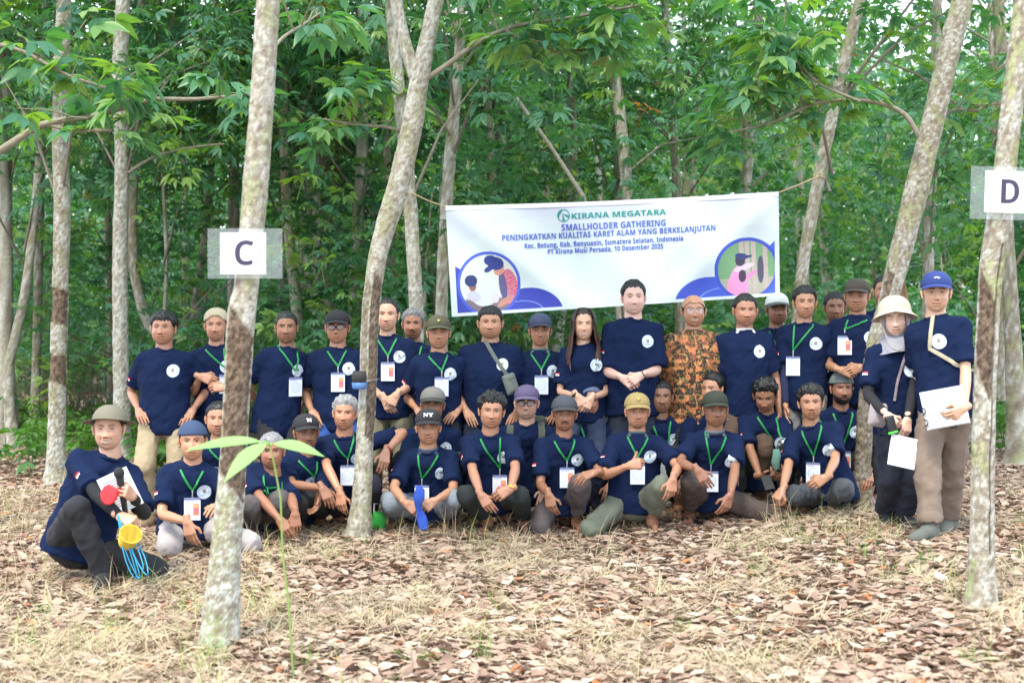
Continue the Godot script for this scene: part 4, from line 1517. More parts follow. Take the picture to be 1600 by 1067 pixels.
	{"label": "bearded crouching man in grey-green skullcap beside leaning tree", "u": 1316, "top": 577, "s": 215, "pose": "squat", "skin": DK, "hat": "skullcap", "hatc": Color(0.13, 0.155, 0.15), "goatee": 0.95, "mustache": 0.7, "badge": [1318, 720], "leanz": 0.2},
	# ---- front row
	{"label": "smiling man in olive brimmed hat squatting with microphone and yellow cup", "u": 169, "top": 630, "s": 280, "pose": "squat", "skin": LT, "hat": "bush", "hatc": Color(0.17, 0.155, 0.115), "smile": 1.0, "hyaw": 6.0, "yaw": 20.0, "pel": [122, 845, -0.05], "undersleeve": Color(0.012, 0.013, 0.017), "pants": Color(0.014, 0.016, 0.022), "hl": [186, 806, 0.34, 2, Vector3(0.9, -0.35, 0.3), Vector3(0.1, -0.7, -0.6), [118, 770, 0.18]], "hr": [207, 776, 0.28, 2, Vector3(-0.2, 0.5, 0.8), Vector3(-0.9, 0.1, -0.2), [232, 800, -0.15]], "legs": "qk", "plain": true, "cuff": 0.0, "kl": [170, 780, 0.6], "al": [160, 905, 0.18], "kr": [248, 862, 0.25], "shoe": 1, "shoec": 3, "w": 1.02, "big": 1.05, "logo": [0.06, -0.155], "sleeve": 0.86},
	{"label": "kneeling man in dark blue skullcap and pale grey trousers", "u": 300, "top": 654, "s": 250, "pose": "squat", "skin": MD, "hat": "skullcap", "hatc": Color(0.035, 0.055, 0.125), "hyaw": 10.0, "yaw": 8.0, "pants": Color(0.36, 0.33, 0.33), "legs": "kk", "kl": [283, 862, 0.30], "kr": [340, 812, 0.35], "hl": [292, 815, 0.30, 1, Vector3(0.25, -0.9, 0.3), Vector3(0.2, -0.2, -1), [252, 780, 0.08]], "hr": [345, 790, 0.25, 1], "badge": [300, 794], "hang": true, "pel": [292, 815, -0.08]},
	{"label": "man with short grey hair squatting with forearms on his brown knees", "u": 424, "top": 675, "s": 236, "pose": "squat", "skin": DK, "grey": 0.6, "hair_th": 0.010, "yaw": 16.0, "hyaw": 8.0, "pants": Color(0.085, 0.075, 0.075), "pel": [392, 800, -0.12], "kl": [392, 790, 0.35], "kr": [452, 768, 0.35], "hl": [447, 826, 0.46, 1, Vector3(0.6, -0.7, 0.3), Vector3(0, -0.4, -1), [398, 786, 0.30]], "hr": [462, 806, 0.44, 1, Vector3(0.05, -0.95, 0.2), Vector3(-0.2, -0.2, -1), [462, 762, 0.36]], "badge": [417, 790], "goatee": 0.25},
	{"label": "squatting man in black letter cap and grey-blue trousers holding blue cap", "u": 669, "top": 636, "s": 226, "pose": "squat", "skin": MD, "hat": "cap", "hatc": Color(0.024, 0.024, 0.028), "mark": "NY", "hyaw": 3.0, "pants": Color(0.19, 0.22, 0.255), "kl": [592, 782, 0.34], "kr": [714, 776, 0.34], "al": [612, 822, 0.10], "ar": [692, 822, 0.10], "hl": [634, 786, 0.36, 3, Vector3(0.8, -0.5, 0.2), Vector3(0.2, -0.4, -0.9), [596, 772, 0.14]], "hr": [680, 782, 0.36, 2, Vector3(-0.8, -0.5, 0.3), Vector3(-0.2, -0.4, -0.9), [712, 768, 0.14]], "badge": [659, 774], "card": 1, "hang": true, "inner": Color(0.05, 0.08, 0.16), "mustache": 0.15, "big": 1.02},
	{"label": "young man with thick black hair and gold watch squatting in black trousers", "u": 770, "top": 614, "s": 227, "pose": "squat", "skin": MD, "hair_th": 0.026, "messy": 0.8, "hroll": -4.0, "hyaw": 3.0, "smile": 0.35, "pants": Color(0.016, 0.022, 0.022), "kl": [722, 772, 0.36], "kr": [822, 772, 0.36], "al": [760, 820, 0.12], "ar": [818, 822, 0.12], "hl": [752, 776, 0.38, 1, Vector3(0.55, -0.75, 0.3), Vector3(0.2, -0.3, -0.9), [722, 752, 0.16]], "hr": [798, 764, 0.40, 3, Vector3(-0.85, -0.4, 0.2), Vector3(0, -0.3, -0.9), [836, 750, 0.14]], "watch": [1, Color(0.55, 0.36, 0.06), true], "badge": [781, 758], "card": 0, "hang": true, "w": 1.05, "j": 1.06, "big": 1.03},
	{"label": "kneeling man with moustache in dark checked cap, hand on raised knee", "u": 882, "top": 615, "s": 226, "pose": "squat", "skin": DK, "hat": "cap", "hatc": Color(0.05, 0.048, 0.05), "panel": Color(0.06, 0.065, 0.085), "mustache": 0.85, "goatee": 0.3, "pants": Color(0.095, 0.078, 0.08), "legs": "kq", "kl": [872, 800, 0.30], "kr": [913, 738, 0.42], "ar": [905, 815, 0.22], "hl": [857, 772, 0.30, 1, Vector3(0.2, -0.95, 0.2), Vector3(0.4, -0.1, -1), [846, 740, 0.04]], "hr": [930, 738, 0.40, 1, Vector3(-0.9, -0.25, 0.3), Vector3(-0.1, -0.8, -0.5), [940, 738, 0.12]], "badge": [886, 746], "hang": true},
	{"label": "kneeling man in mustard cap and olive trousers giving thumbs up", "u": 996, "top": 611, "s": 227, "pose": "squat", "skin": MD, "hat": "cap", "hatc": Color(0.33, 0.25, 0.10), "mark": "badge", "goatee": 0.5, "mustache": 0.2, "pants": Color(0.145, 0.155, 0.115), "legs": "kq", "kl": [940, 808, 0.32], "kr": [1042, 752, 0.38], "ar": [1024, 815, 0.20], "hl": [982, 728, 0.30, 4, Vector3(0.95, 0.25, 0.25), Vector3(0.2, -0.3, -0.9), [948, 735, 0.12]], "hr": [1052, 748, 0.42, 1, Vector3(-0.15, -0.9, 0.2), Vector3(-0.3, -0.2, -1), [1050, 722, 0.16]], "badge": [996, 740], "card": 1, "inner": Color(0.08, 0.10, 0.11), "hang": true, "pel": [990, 780, -0.08]},
	{"label": "squatting man in dark green cap and brown trousers with one hand hanging", "u": 1118, "top": 608, "s": 227, "pose": "squat", "skin": DK, "hat": "cap", "hatc": Color(0.030, 0.036, 0.026), "pants": Color(0.075, 0.055, 0.048), "legs": "qk", "kl": [1072, 738, 0.40], "al": [1090, 818, 0.24], "kr": [1168, 792, 0.28], "hl": [1090, 734, 0.40, 1, Vector3(0.5, -0.75, 0.3), Vector3(0.2, -0.2, -1), [1058, 720, 0.14]], "hr": [1141, 776, 0.36, 1, Vector3(-0.35, -0.9, 0.2), Vector3(-0.4, 0, -1), [1166, 742, 0.10]], "badge": [1111, 752], "card": 1, "hang": true, "inner": Color(0.12, 0.15, 0.19)},
	{"label": "young man with wavy black hair squatting in dark grey jeans and sandals", "u": 1266, "top": 601, "s": 224, "pose": "squat", "skin": MD, "hair_th": 0.020, "messy": 0.7, "hroll": 3.0, "hyaw": -10.0, "yaw": -14.0, "pants": Color(0.058, 0.066, 0.078), "pel": [1298, 770, -0.12], "kl": [1218, 775, 0.34], "kr": [1316, 765, 0.38], "al": [1272, 814, 0.10], "ar": [1314, 822, 0.24], "hl": [1222, 770, 0.34, 2, Vector3(-0.6, -0.7, 0.3), Vector3(0.6, -0.5, -0.6), [1232, 748, 0.12]], "hr": [1292, 746, 0.40, 3, Vector3(-0.85, -0.35, 0.3), Vector3(-0.1, -0.4, -0.9), [1330, 744, 0.12]], "badge": [1272, 738], "card": 1, "twist": 0.3, "hang": true, "big": 0.96},
	]

var folk := {}

func make_people() -> void:
	make_kits()
	var shoe_cols := [Color(0.02, 0.022, 0.026), Color(0.11, 0.115, 0.10), Color(0.16, 0.11, 0.07), Color(0.02, 0.021, 0.024)]
	var sole_cols := [Color(0.55, 0.55, 0.55), Color(0.06, 0.06, 0.06), Color(0.05, 0.04, 0.03), Color(0.03, 0.03, 0.03)]
	M.shoe_mesh = []
	for k in 4:
		var kit: Array = shoe_kit[1 if k == 1 or k == 3 else 0]
		M.shoe_mesh.append([mesh_of(kit[0], cloth(shoe_cols[k])), mesh_of(kit[1], cloth(sole_cols[k]))])
	var sb := MB.new()
	var n := 24
	for lay in 2:
		for a in n:
			var an := TAU * a / n
			var z := cos(an) * 0.132
			sb.vert(Vector3(sin(an) * (0.040 + 0.008 * smoothstep(-0.05, 0.1, z)), -0.072 - 0.016 * lay, z + 0.052))
	for a in n:
		sb.quad(a, (a + 1) % n, n + (a + 1) % n, n + a)
	for a in range(1, n - 1):
		sb.tri(0, a + 1, a)
		sb.tri(n, n + a, n + a + 1)
	for sg in [-1.0, 1.0]:
		sb.tube(PackedVector3Array([Vector3(0.008, -0.05, 0.125), Vector3(sg * 0.022 + 0.004, -0.028, 0.09), Vector3(sg * 0.044, -0.066, 0.045)]), PackedFloat32Array([0.005, 0.0065, 0.005]), 6)
	M.sandal = mesh_of(sb, cloth(Color(0.03, 0.03, 0.032)))
	var data := people_data()
	var out := []
	out.resize(data.size())
	for k in data.size():
		data[k].seed = k + 1
		var jit := fmod(k * 0.417, 1.0) - 0.5
		data[k].w = data[k].get("w", 1.0 + 0.06 * jit)
		data[k].j = data[k].get("j", 1.0 + 0.10 * (fmod(k * 0.293, 1.0) - 0.5))
		var sk: Color = data[k].skin
		var tone := 1.08 + 0.22 * (fmod(k * 0.771, 1.0) - 0.45)
		data[k].skin = Color(sk.r * tone, sk.g * tone * (1.0 + 0.05 * jit), sk.b * tone)
		if data[k].get("shoe", -1) >= 0:
			data[k].shoe = data[k].shoec
	var job := func(k: int) -> void:
		out[k] = solve(data[k])
	var id := WorkerThreadPool.add_group_task(job, data.size())
	WorkerThreadPool.wait_for_group_task_completion(id)
	print("people solved ", Time.get_ticks_msec())
	for k in data.size():
		var root := place_person(data[k], out[k])
		folk[k] = [root, out[k], data[k]]
# ---------------------------------------------------------------- trees
var bark_noise := FastNoiseLite.new()
var twigs: Array = []
var far_twigs: Array = []
var leaf_meshes: Array = []
var leaf_mat: StandardMaterial3D
var leaf_tex: NoiseTexture2D

func leaflet(b: MB, at: Vector3, dir: Vector3, up: Vector3, ln: float, wd: float, droop: float, st := 5, col := Color.WHITE) -> void:
	var side := dir.cross(up).normalized()
	var n := side.cross(dir).normalized()
	var first := b.v.size()
	for j in st:
		var t := float(j) / (st - 1)
		var w := wd * sin(pow(t, 0.85) * PI) * (1.0 - 0.25 * t)
		var c := at + dir * ln * t * (1.0 - 0.12 * droop * t) - n * 0.0 + Vector3.DOWN * droop * ln * t * t
		var f := n * w * 0.32
		b.vert(c + side * w + f, col)
		b.vert(c, col)
		b.vert(c - side * w + f, col)
	for j in st - 1:
		for k in 2:
			var a := first + j * 3 + k
			b.quad(a, a + 1, a + 4, a + 3)

func compound_leaf(b: MB, at: Vector3, dir: Vector3, rng: RandomNumberGenerator, size: float, st := 5, col := Color.WHITE) -> void:
	var up := Vector3.UP
	if absf(dir.y) > 0.95:
		up = Vector3.RIGHT
	var side := dir.cross(up).normalized()
	var tip := at + dir * size * 0.8 + Vector3.DOWN * size * 0.12
	if st > 3:
		b.tube(PackedVector3Array([at, at.lerp(tip, 0.5) + Vector3.UP * size * 0.04, tip]), PackedFloat32Array([0.0016, 0.0014, 0.0012]), 3, Color(0.9, 1.0, 0.6) * col)
	var dn := rng.randf_range(0.15, 0.55)
	for s in [-1.0, 0.0, 1.0]:
		var d: Vector3 = (dir * (1.0 - 0.35 * absf(s)) + side * s * 0.62 + Vector3.DOWN * dn).normalized()
		leaflet(b, tip, d, (side.cross(d) + Vector3.UP * 0.3 + side * rng.randf_range(-0.4, 0.4)).normalized(), size * rng.randf_range(0.9, 1.15), size * rng.randf_range(0.20, 0.25), rng.randf_range(0.05, 0.4), st, col)

func make_leaf_kit() -> void:
	var rng := RandomNumberGenerator.new()
	rng.seed = 21
	leaf_tex = noise_tex(0.01, Color(0.72, 0.78, 0.70), Color(1.0, 1.0, 1.0), 8, 3, 128)
	leaf_mat = mat(Color.WHITE, 0.34, true)
	leaf_mat.backlight_enabled = true
	leaf_mat.backlight = Color(0.9, 1.0, 0.45)
	for k in 5:
		var b := MB.new()
		var n := rng.randi_range(5, 8)
		b.tube(PackedVector3Array([Vector3(0, -0.25, 0), Vector3(0, -0.05, 0.01), Vector3(0, 0.06, 0)]), PackedFloat32Array([0.006, 0.004, 0.003]), 4, Color(1.4, 0.9, 0.8))
		for i in n:
			var a := TAU * i / n + rng.randf_range(-0.4, 0.4)
			var e := rng.randf_range(-0.25, 0.75)
			compound_leaf(b, Vector3(0, rng.randf_range(-0.06, 0.06), 0), Vector3(cos(a) * cos(e), sin(e), sin(a) * cos(e)), rng, rng.randf_range(0.11, 0.16), 5, Color.WHITE * rng.randf_range(0.8, 1.15))
		twigs.append(mesh_of(b, leaf_mat))
	for k in 4:
		var b := MB.new()
		for i in 9:
			var a := TAU * i / 9.0 + rng.randf_range(-0.5, 0.5)
			var e := rng.randf_range(-0.4, 0.8)
			compound_leaf(b, Vector3(rng.randf_range(-0.2, 0.2), rng.randf_range(-0.2, 0.2), rng.randf_range(-0.2, 0.2)), Vector3(cos(a) * cos(e), sin(e), sin(a) * cos(e)), rng, rng.randf_range(0.13, 0.18), 3, Color.WHITE * rng.randf_range(0.75, 1.2))
		far_twigs.append(mesh_of(b, leaf_mat))
	for k in 5:
		var b := MB.new()
		compound_leaf(b, Vector3.ZERO, Vector3(0, 0.0, 1), rng, 0.15, 6)
		leaf_meshes.append(mesh_of(b, leaf_mat))

func leaf_color(rng: RandomNumberGenerator) -> Color:
	var c := Color(0.068, 0.212, 0.135).lerp(Color(0.145, 0.345, 0.190), rng.randf())
	if rng.randf() < 0.22:
		c = c.lerp(Color(0.30, 0.46, 0.12), rng.randf_range(0.4, 1.0))
	if rng.randf() < 0.005:
		c = Color(0.42, 0.17, 0.05)
	return c

# pigment and relief of bark; panel = [y0, y1, a0, a1] of tapped wood
func trunk_mesh(pts: PackedVector3Array, rads: PackedFloat32Array, n: int, step: float, sd: float, o: Dictionary) -> MB:
	var b := MB.new()
	# resample by a smooth curve
	var cv := Curve3D.new()
	for j in pts.size():
		var pv := pts[maxi(j - 1, 0)]
		var nx := pts[mini(j + 1, pts.size() - 1)]
		var tg := (nx - pv) / 6.0
		cv.add_point(pts[j], -tg, tg)
	cv.bake_interval = 0.05
	var total := cv.get_baked_length()
	var seg := PackedFloat32Array([0.0])
	for j in range(1, pts.size()):
		seg.append(cv.get_closest_offset(pts[j]))
	var rows := int(total / step) + 2
	var panels: Array = o.get("panels", [])
	var pale: float = o.get("pale", 0.5)
	var side := Vector3.RIGHT
	for r in rows:
		var off := total * r / (rows - 1)
		var p := cv.sample_baked(off, true)
		var p2 := cv.sample_baked(minf(off + 0.03, total), true)
		var p1 := cv.sample_baked(maxf(off - 0.03, 0.0), true)
		var tg := (p2 - p1).normalized()
		var x := (side - tg * side.dot(tg)).normalized()
		var z := x.cross(tg)
		var k := 1
		while k < seg.size() - 1 and off > seg[k]:
			k += 1
		var rad := lerpf(rads[k - 1], rads[k], smoothstep(0.0, 1.0, clampf((off - seg[k - 1]) / maxf(seg[k] - seg[k - 1], 0.001), 0.0, 1.0)))
		for i in n:
			var a := TAU * i / n
			var dir := x * sin(a) + z * cos(a)
			var q := p + dir * rad
			var n1 := bark_noise.get_noise_3d(q.x * 30.0 + sd * 50.0, q.y * 14.0, q.z * 30.0)
			var n2 := bark_noise.get_noise_3d(q.x * 95.0 + sd * 50.0, q.y * 95.0, q.z * 95.0)
			var n3 := bark_noise.get_noise_3d(q.x * 230.0, q.y * 230.0 + sd * 80.0, q.z * 230.0)
			var rr := rad * (1.0 + 0.06 * n1 + 0.025 * n2)
			var flute: float = o.get("flute", 0.0) * smoothstep(0.45, 0.0, off)
			rr += rad * flute * (0.25 * absf(sin(a * 2.5 + sd)) + 0.3 * n1)
			var c := Color(0.275, 0.235, 0.175).lerp(Color(0.42, 0.39, 0.32), clampf(pale + n1 * 0.9, 0.0, 1.0))
			c = c.lerp(Color(0.55, 0.56, 0.53), smoothstep(0.12, 0.34, 0.7 * n2 + 0.5 * n3 + 0.15 * pale + 0.25 * n1) * o.get("lichen", 0.7))
			c = c.lerp(Color(0.36, 0.38, 0.20), smoothstep(0.12, 0.4, -n1 + 0.4 * n2) * o.get("moss", 0.45))
			c = c.lerp(Color(0.20, 0.145, 0.11), smoothstep(0.22, 0.45, -n2 + 0.3 * n3) * 0.7)
			c *= 1.0 + 0.25 * n3
			if o.get("lowlichen", false):
				var lw := smoothstep(1.35, 0.9, q.y) * smoothstep(0.05, 0.3, 0.55 * n2 + 0.75 * n3 + 0.2 * n1)
				c = c.lerp(Color(0.52, 0.54, 0.50), lw)
			for pn in panels:
				var az := wrapf(a, -PI, PI)
				var yy: float = q.y + pn[4] * az + 0.02 * n1
				var inside := smoothstep(pn[0], pn[0] + 0.012, yy) * smoothstep(pn[1], pn[1] - 0.012, yy) * smoothstep(pn[2], pn[2] + 0.10, az + 0.15 * n1) * smoothstep(pn[3], pn[3] - 0.10, az + 0.15 * n1)
				if inside > 0.0:
					rr -= inside * (0.006 + 0.010 * n2 + 0.008 * absf(n3))
					var pc := Color(0.085, 0.050, 0.033).lerp(Color(0.215, 0.150, 0.100), clampf(0.45 + n2 * 1.3 + n3 * 0.6, 0.0, 1.0))
					pc = pc.lerp(Color(0.045, 0.032, 0.026), smoothstep(0.15, 0.4, -n3 - 0.2 * n2) * 0.8)
					c = c.lerp(pc, inside * pn[5])
			if o.has("slit"):
				var az := wrapf(a, -PI, PI)
				var sl: Array = o.slit
				if absf(az - sl[2] - 0.1 * n1) < 0.09 and q.y > sl[0] and q.y < sl[1]:
					rr -= 0.006
					c = c.lerp(Color(0.05, 0.04, 0.035), 0.8)
			b.vert(p + dir * rr, c, Vector2(float(i) / n, off))
	for r in rows - 1:
		for i in n:
			var a := r * n + i
			var d := r * n + (i + 1) % n
			b.quad(a, d, d + n, a + n)
	var top := b.vert(cv.sample_baked(total), Color(0.3, 0.25, 0.2))
	var bot := b.vert(cv.sample_baked(0.0), Color(0.3, 0.25, 0.2))
	for i in n:
		b.tri(top, (rows - 1) * n + i, (rows - 1) * n + (i + 1) % n)
		b.tri(bot, (i + 1) % n, i)
	return b

func px_path(l: Array, d: float) -> Array:
	var p := PackedVector3Array()
	var r := PackedFloat32Array()
	for e in l:
		var dd: float = e[3] if e.size() > 3 else d
		p.append(px(e[0], e[1], dd))
		r.append(e[2] * 0.5 * dd / F)
	return [p, r]

func tree(called: String, label: String, l: Array, d: float, o := {}, group := "") -> Node3D:
	var pr := px_path(l, d)
	var p: PackedVector3Array = pr[0]
	var base := p[0]
	base.y = gy(base.x, base.z) - 0.03
	var up: float = o.get("up", 0.0)
	var rd: PackedFloat32Array = pr[1]
	if up > 0.0:
		var last := p[p.size() - 1]
		var dir := (last - p[p.size() - 2]).normalized()
		p.append(last + (dir * 0.7 + Vector3.UP * 0.3) * up * 0.5)
		rd.append(rd[rd.size() - 1] * 0.85)
		p.append(last + (dir * 0.5 + Vector3.UP * 0.5) * up)
		rd.append(rd[rd.size() - 1] * 0.55)
	p[0] = base
	var root := thing(called, label, "tree", base, group)
	for k in p.size():
		p[k] -= base
	var n: int = o.get("n", 20)
	part("trunk", mesh_of(trunk_mesh(p, rd, n, o.get("step", 0.05), o.get("sd", d), o), M.bark), root)
	if o.has("crown"):
		var c: Array = o.crown   # count, radius, bottom, top
		crown(root, p[p.size() - 1] + Vector3(0, 0, 0), c, o.get("sd", d))
	return root

func crown(root: Node3D, at: Vector3, c: Array, sd: float, far := false, squash := 1.0) -> void:
	var rng := RandomNumberGenerator.new()
	rng.seed = int(sd * 1000.0) + 5
	var xs := [[], [], [], [], []]
	var cs := [PackedColorArray(), PackedColorArray(), PackedColorArray(), PackedColorArray(), PackedColorArray()]
	var kit: Array = far_twigs if far else twigs
	# clumps: limbs end in clusters of twigs
	c[0] *= 1.5
	var clumps := maxi(3, int(c[0] / 11.0))
	var cl := []
	for k in clumps:
		var y := rng.randf_range(c[2], c[3])
		var f := sin(clampf((y - c[2]) / maxf(c[3] - c[2], 0.1), 0.02, 0.98) * PI * 0.85 + 0.35)
		var a := rng.randf() * TAU
		var r: float = c[1] * maxf(f, 0.3) * sqrt(rng.randf_range(0.05, 1.0))
		cl.append(Vector3(at.x * (y / maxf(at.y, 1.0)) + cos(a) * r, y, at.z * (y / maxf(at.y, 1.0)) + sin(a) * r * squash))
	for k in int(c[0]):
		var m: Vector3 = cl[k % clumps]
		var sp: float = c[1] * 0.33
		var p := m + Vector3(rng.randfn() * sp, rng.randfn() * sp * 0.55, rng.randfn() * sp)
		if p.y < 0.15:
			continue
		var bs := Basis(Vector3.UP, rng.randf() * TAU) * Basis(Vector3.RIGHT, rng.randf_range(-0.7, 0.9))
		var v := rng.randi() % kit.size()
		xs[v].append(Transform3D(bs * rng.randf_range(0.62, 1.05), p))
		cs[v].append(leaf_color(rng))
	# limbs from the trunk to the clumps
	for k in (0 if far else mini(clumps, 9)):
		var lb := MB.new()
		var m: Vector3 = cl[k]
		var y0 := maxf(0.3, m.y - rng.randf_range(0.5, 1.4))
		var q := Vector3(at.x * (y0 / maxf(at.y, 1.0)), y0, at.z * (y0 / maxf(at.y, 1.0)))
		lb.tube(PackedVector3Array([q, q.lerp(m, 0.5) + Vector3(0, 0.15, 0), m]), PackedFloat32Array([0.018, 0.012, 0.005]), 5, Color(0.24, 0.21, 0.17))
		part("limb", mesh_of(lb, M.bark), root)
	for v in kit.size():
		if xs[v].size():
			var f := multi("foliage", kit[v], xs[v], cs[v], root)
			f.set_meta("kind", "stuff")

# a low bough whose leaves are built one by one
func bough(root: Node3D, l: Array, d: float, leaves: int, from_t: float, sd: int, size := 1.0, sub := true) -> void:
	var pr := px_path(l, d)
	var p: PackedVector3Array = pr[0]
	for k in p.size():
		p[k] -= root.position
	var cv := Curve3D.new()
	for j in p.size():
		var tg := (p[mini(j + 1, p.size() - 1)] - p[maxi(j - 1, 0)]) / 6.0
		cv.add_point(p[j], -tg, tg)
	var total := cv.get_baked_length()
	var pts := PackedVector3Array()
	var rd := PackedFloat32Array()
	for k in 24:
		pts.append(cv.sample_baked(total * k / 23.0, true))
		rd.append(lerpf(pr[1][0], pr[1][pr[1].size() - 1], k / 23.0))
	var b := MB.new()
	b.tube(pts, rd, 8, Color(0.30, 0.27, 0.20))
	var rng := RandomNumberGenerator.new()
	rng.seed = sd
	var spots := []
	var whorls := maxi(2, leaves / 7)
	for w in whorls:
		var t := lerpf(from_t, 1.0, (w + 0.5) / whorls)
		var q := cv.sample_baked(total * t, true)
		var e := q + Vector3(rng.randf_range(-0.3, 0.3), rng.randf_range(-0.12, 0.38), rng.randf_range(-0.3, 0.35)) * size
		if w == whorls - 1:
			e = q
		b.tube(PackedVector3Array([q, q.lerp(e, 0.5) + Vector3(0, 0.02, 0), e]), PackedFloat32Array([0.006, 0.005, 0.004]), 5, Color(0.26, 0.25, 0.15))
		spots.append(e)
	var br := part("branch", mesh_of(b, M.bark), root)
	for k in leaves:
		var e: Vector3 = spots[k % whorls]
		var a := rng.randf() * TAU
		var x := Transform3D(Basis(Vector3.UP, a) * Basis(Vector3.RIGHT, rng.randf_range(-0.5, 0.5)) * Basis(Vector3.BACK, rng.randf_range(-0.5, 0.5)), e + Vector3(rng.randf_range(-0.09, 0.09), rng.randf_range(-0.07, 0.05), rng.randf_range(-0.09, 0.09)))
		x.basis = x.basis * (rng.randf_range(0.8, 1.25) * size)
		part("leaf", M.leaf_set[rng.randi() % M.leaf_set.size()], br, x)

func make_forest() -> void:
	bark_noise.seed = 31
	bark_noise.frequency = 0.26
	bark_noise.fractal_octaves = 2
	M.bark = mat(Color.WHITE, 0.93, true)
	M.bark.heightmap_enabled = true
	M.bark.heightmap_scale = 0.9
	M.bark.heightmap_texture = noise_tex(0.03, Color.BLACK, Color.WHITE, 6, 5)
	M.bark.uv1_triplanar = true
	M.bark.uv1_scale = Vector3(3, 2, 3)
	M.bark.albedo_texture = noise_tex(0.02, Color(0.82, 0.82, 0.80), Color(1, 1, 1), 12, 5)
	make_leaf_kit()
	# leaves of the near boughs, a few tones
	M.leaf_set = []
	var rng := RandomNumberGenerator.new()
	rng.seed = 9
	for k in 10:
		var m: StandardMaterial3D = leaf_mat.duplicate()
		m.albedo_color = leaf_color(rng).linear_to_srgb()
		var mm: ArrayMesh = leaf_meshes[k % 5].duplicate()
		mm.surface_set_material(0, m)
		M.leaf_set.append(mm)
	# ---- the near trunks
	var tc := tree("rubber_tree", "leaning pale rubber tree with sign C and stripped brown bark", [[341, 1012, 70], [345, 960, 58], [350, 890, 50], [358, 790, 44], [365, 700, 42], [370, 600, 41], [377, 490, 43], [385, 440, 37], [398, 300, 40], [412, 110, 37], [419, 0, 37], [425, -80, 36]], 6.1, {"n": 64, "step": 0.011, "pale": 0.66, "lichen": 0.55, "moss": 0.6, "lowlichen": true, "sd": 1.0, "panels": [[0.745, 1.50, -1.15, 1.7, 0.06, 0.95]], "up": 4.0, "crown": [60, 1.6, 5.0, 8.0]})
	var t3 := tree("rubber_tree", "forked rubber tree with collecting cup among the crouching people", [[556, 848, 52], [560, 825, 40], [565, 780, 31], [569, 700, 27], [575, 600, 28], [578, 500, 28], [584, 440, 28], [596, 375, 31], [622, 290, 34], [644, 195, 33], [655, 125, 30], [668, 60, 26], [683, -10, 24], [695, -80, 22]], 9.2, {"n": 56, "step": 0.014, "pale": 0.7, "lichen": 0.5, "sd": 2.0, "flute": 0.3, "panels": [[0.72, 1.80, 0.0, 1.8, 0.05, 0.9], [1.10, 1.72, -1.2, -0.1, 0.05, 0.55]], "up": 4.0, "crown": [70, 1.8, 5.0, 8.0]})
	var pr := px_path([[655, 132, 26], [643, 100, 22], [628, 50, 20], [617, -10, 19], [608, -90, 17]], 9.2)
	for k in pr[0].size():
		pr[0][k] -= t3.position
	part("fork_limb", mesh_of(trunk_mesh(pr[0], pr[1], 32, 0.02, 2.4, {"pale": 0.7}), M.bark), t3)
	var td := tree("rubber_tree", "pale rubber tree with sign D and diagonal tapping scar", [[1532, 968, 58], [1534, 935, 46], [1535, 900, 40], [1536, 800, 36], [1537, 700, 35], [1540, 600, 34], [1546, 480, 34], [1550, 425, 37], [1566, 310, 35], [1582, 170, 33], [1594, 60, 32], [1604, -60, 31]], 6.3, {"n": 64, "step": 0.011, "pale": 0.42, "lichen": 0.7, "moss": 0.95, "sd": 3.0, "flute": 0.5, "panels": [[1.02, 1.47, -1.5, 0.35, 0.10, 0.95]], "slit": [0.30, 1.72, 0.35], "up": 4.0, "crown": [60, 1.6, 5.0, 8.0]})
	var tr := tree("rubber_tree", "slanting mottled rubber tree behind the woman in bucket hat", [[1347, 806, 42], [1347, 780, 36], [1349, 720, 29], [1354, 630, 27], [1364, 555, 27], [1386, 478, 29], [1402, 418, 34], [1432, 300, 37], [1461, 180, 34], [1490, 55, 34], [1512, -40, 33]], 9.75, {"n": 56, "step": 0.014, "pale": 0.32, "lichen": 0.65, "moss": 0.7, "sd": 4.0, "panels": [[-0.2, 1.12, -4.0, 4.0, 0.05, 0.6], [1.42, 1.70, -1.2, -0.2, 0.05, 0.8]], "up": 4.0, "crown": [60, 1.6, 5.0, 8.0]})
	var ta := tree("rubber_tree", "rubber tree with dark tapped bands and white-specked lower trunk", [[86, 757, 46], [87, 730, 32], [87, 690, 27], [89, 600, 26], [92, 500, 25], [96, 330, 25], [93, 200, 24], [99, 0, 22], [103, -100, 20]], 12.6, {"n": 36, "step": 0.02, "pale": 0.45, "lowlichen": true, "sd": 5.0, "panels": [[1.49, 1.82, -1.7, 1.7, 0.02, 0.95], [0.95, 1.22, -1.7, 1.7, 0.02, 0.95]], "up": 4.0, "crown": [110, 1.9, 3.6, 8.5]})
	var tb := tree("rubber_tree", "smooth grey rubber tree behind the man with collar-length hair", [[192, 722, 34], [191, 690, 27], [188, 560, 24], [187, 400, 24], [190, 250, 22], [186, 130, 24], [192, 0, 22], [196, -80, 20]], 15.0, {"n": 30, "step": 0.03, "pale": 0.95, "lichen": 0.9, "moss": 0.1, "sd": 6.0, "up": 4.0, "crown": [150, 2.1, 3.2, 9.0]})
	var te := tree("rubber_tree", "slender slanting rubber tree holding the banner rope", [[1238, 765, 24], [1243, 600, 19], [1252, 440, 19], [1276, 300, 19], [1301, 180, 19], [1334, 40, 18], [1352, -40, 17]], 12.0, {"n": 28, "step": 0.03, "pale": 0.5, "sd": 7.0, "up": 3.0, "crown": [110, 1.8, 3.2, 7.5]})
	var t2 := tree("rubber_tree", "slim pale trunk tied to the banner behind the forked tree", [[652, 772, 28], [652, 640, 22], [650, 480, 22], [640, 310, 22], [628, 190, 21], [616, 70, 20], [608, -40, 19]], 11.6, {"n": 28, "step": 0.03, "pale": 0.8, "sd": 8.0, "up": 3.0, "crown": [110, 1.8, 3.4, 7.5]})
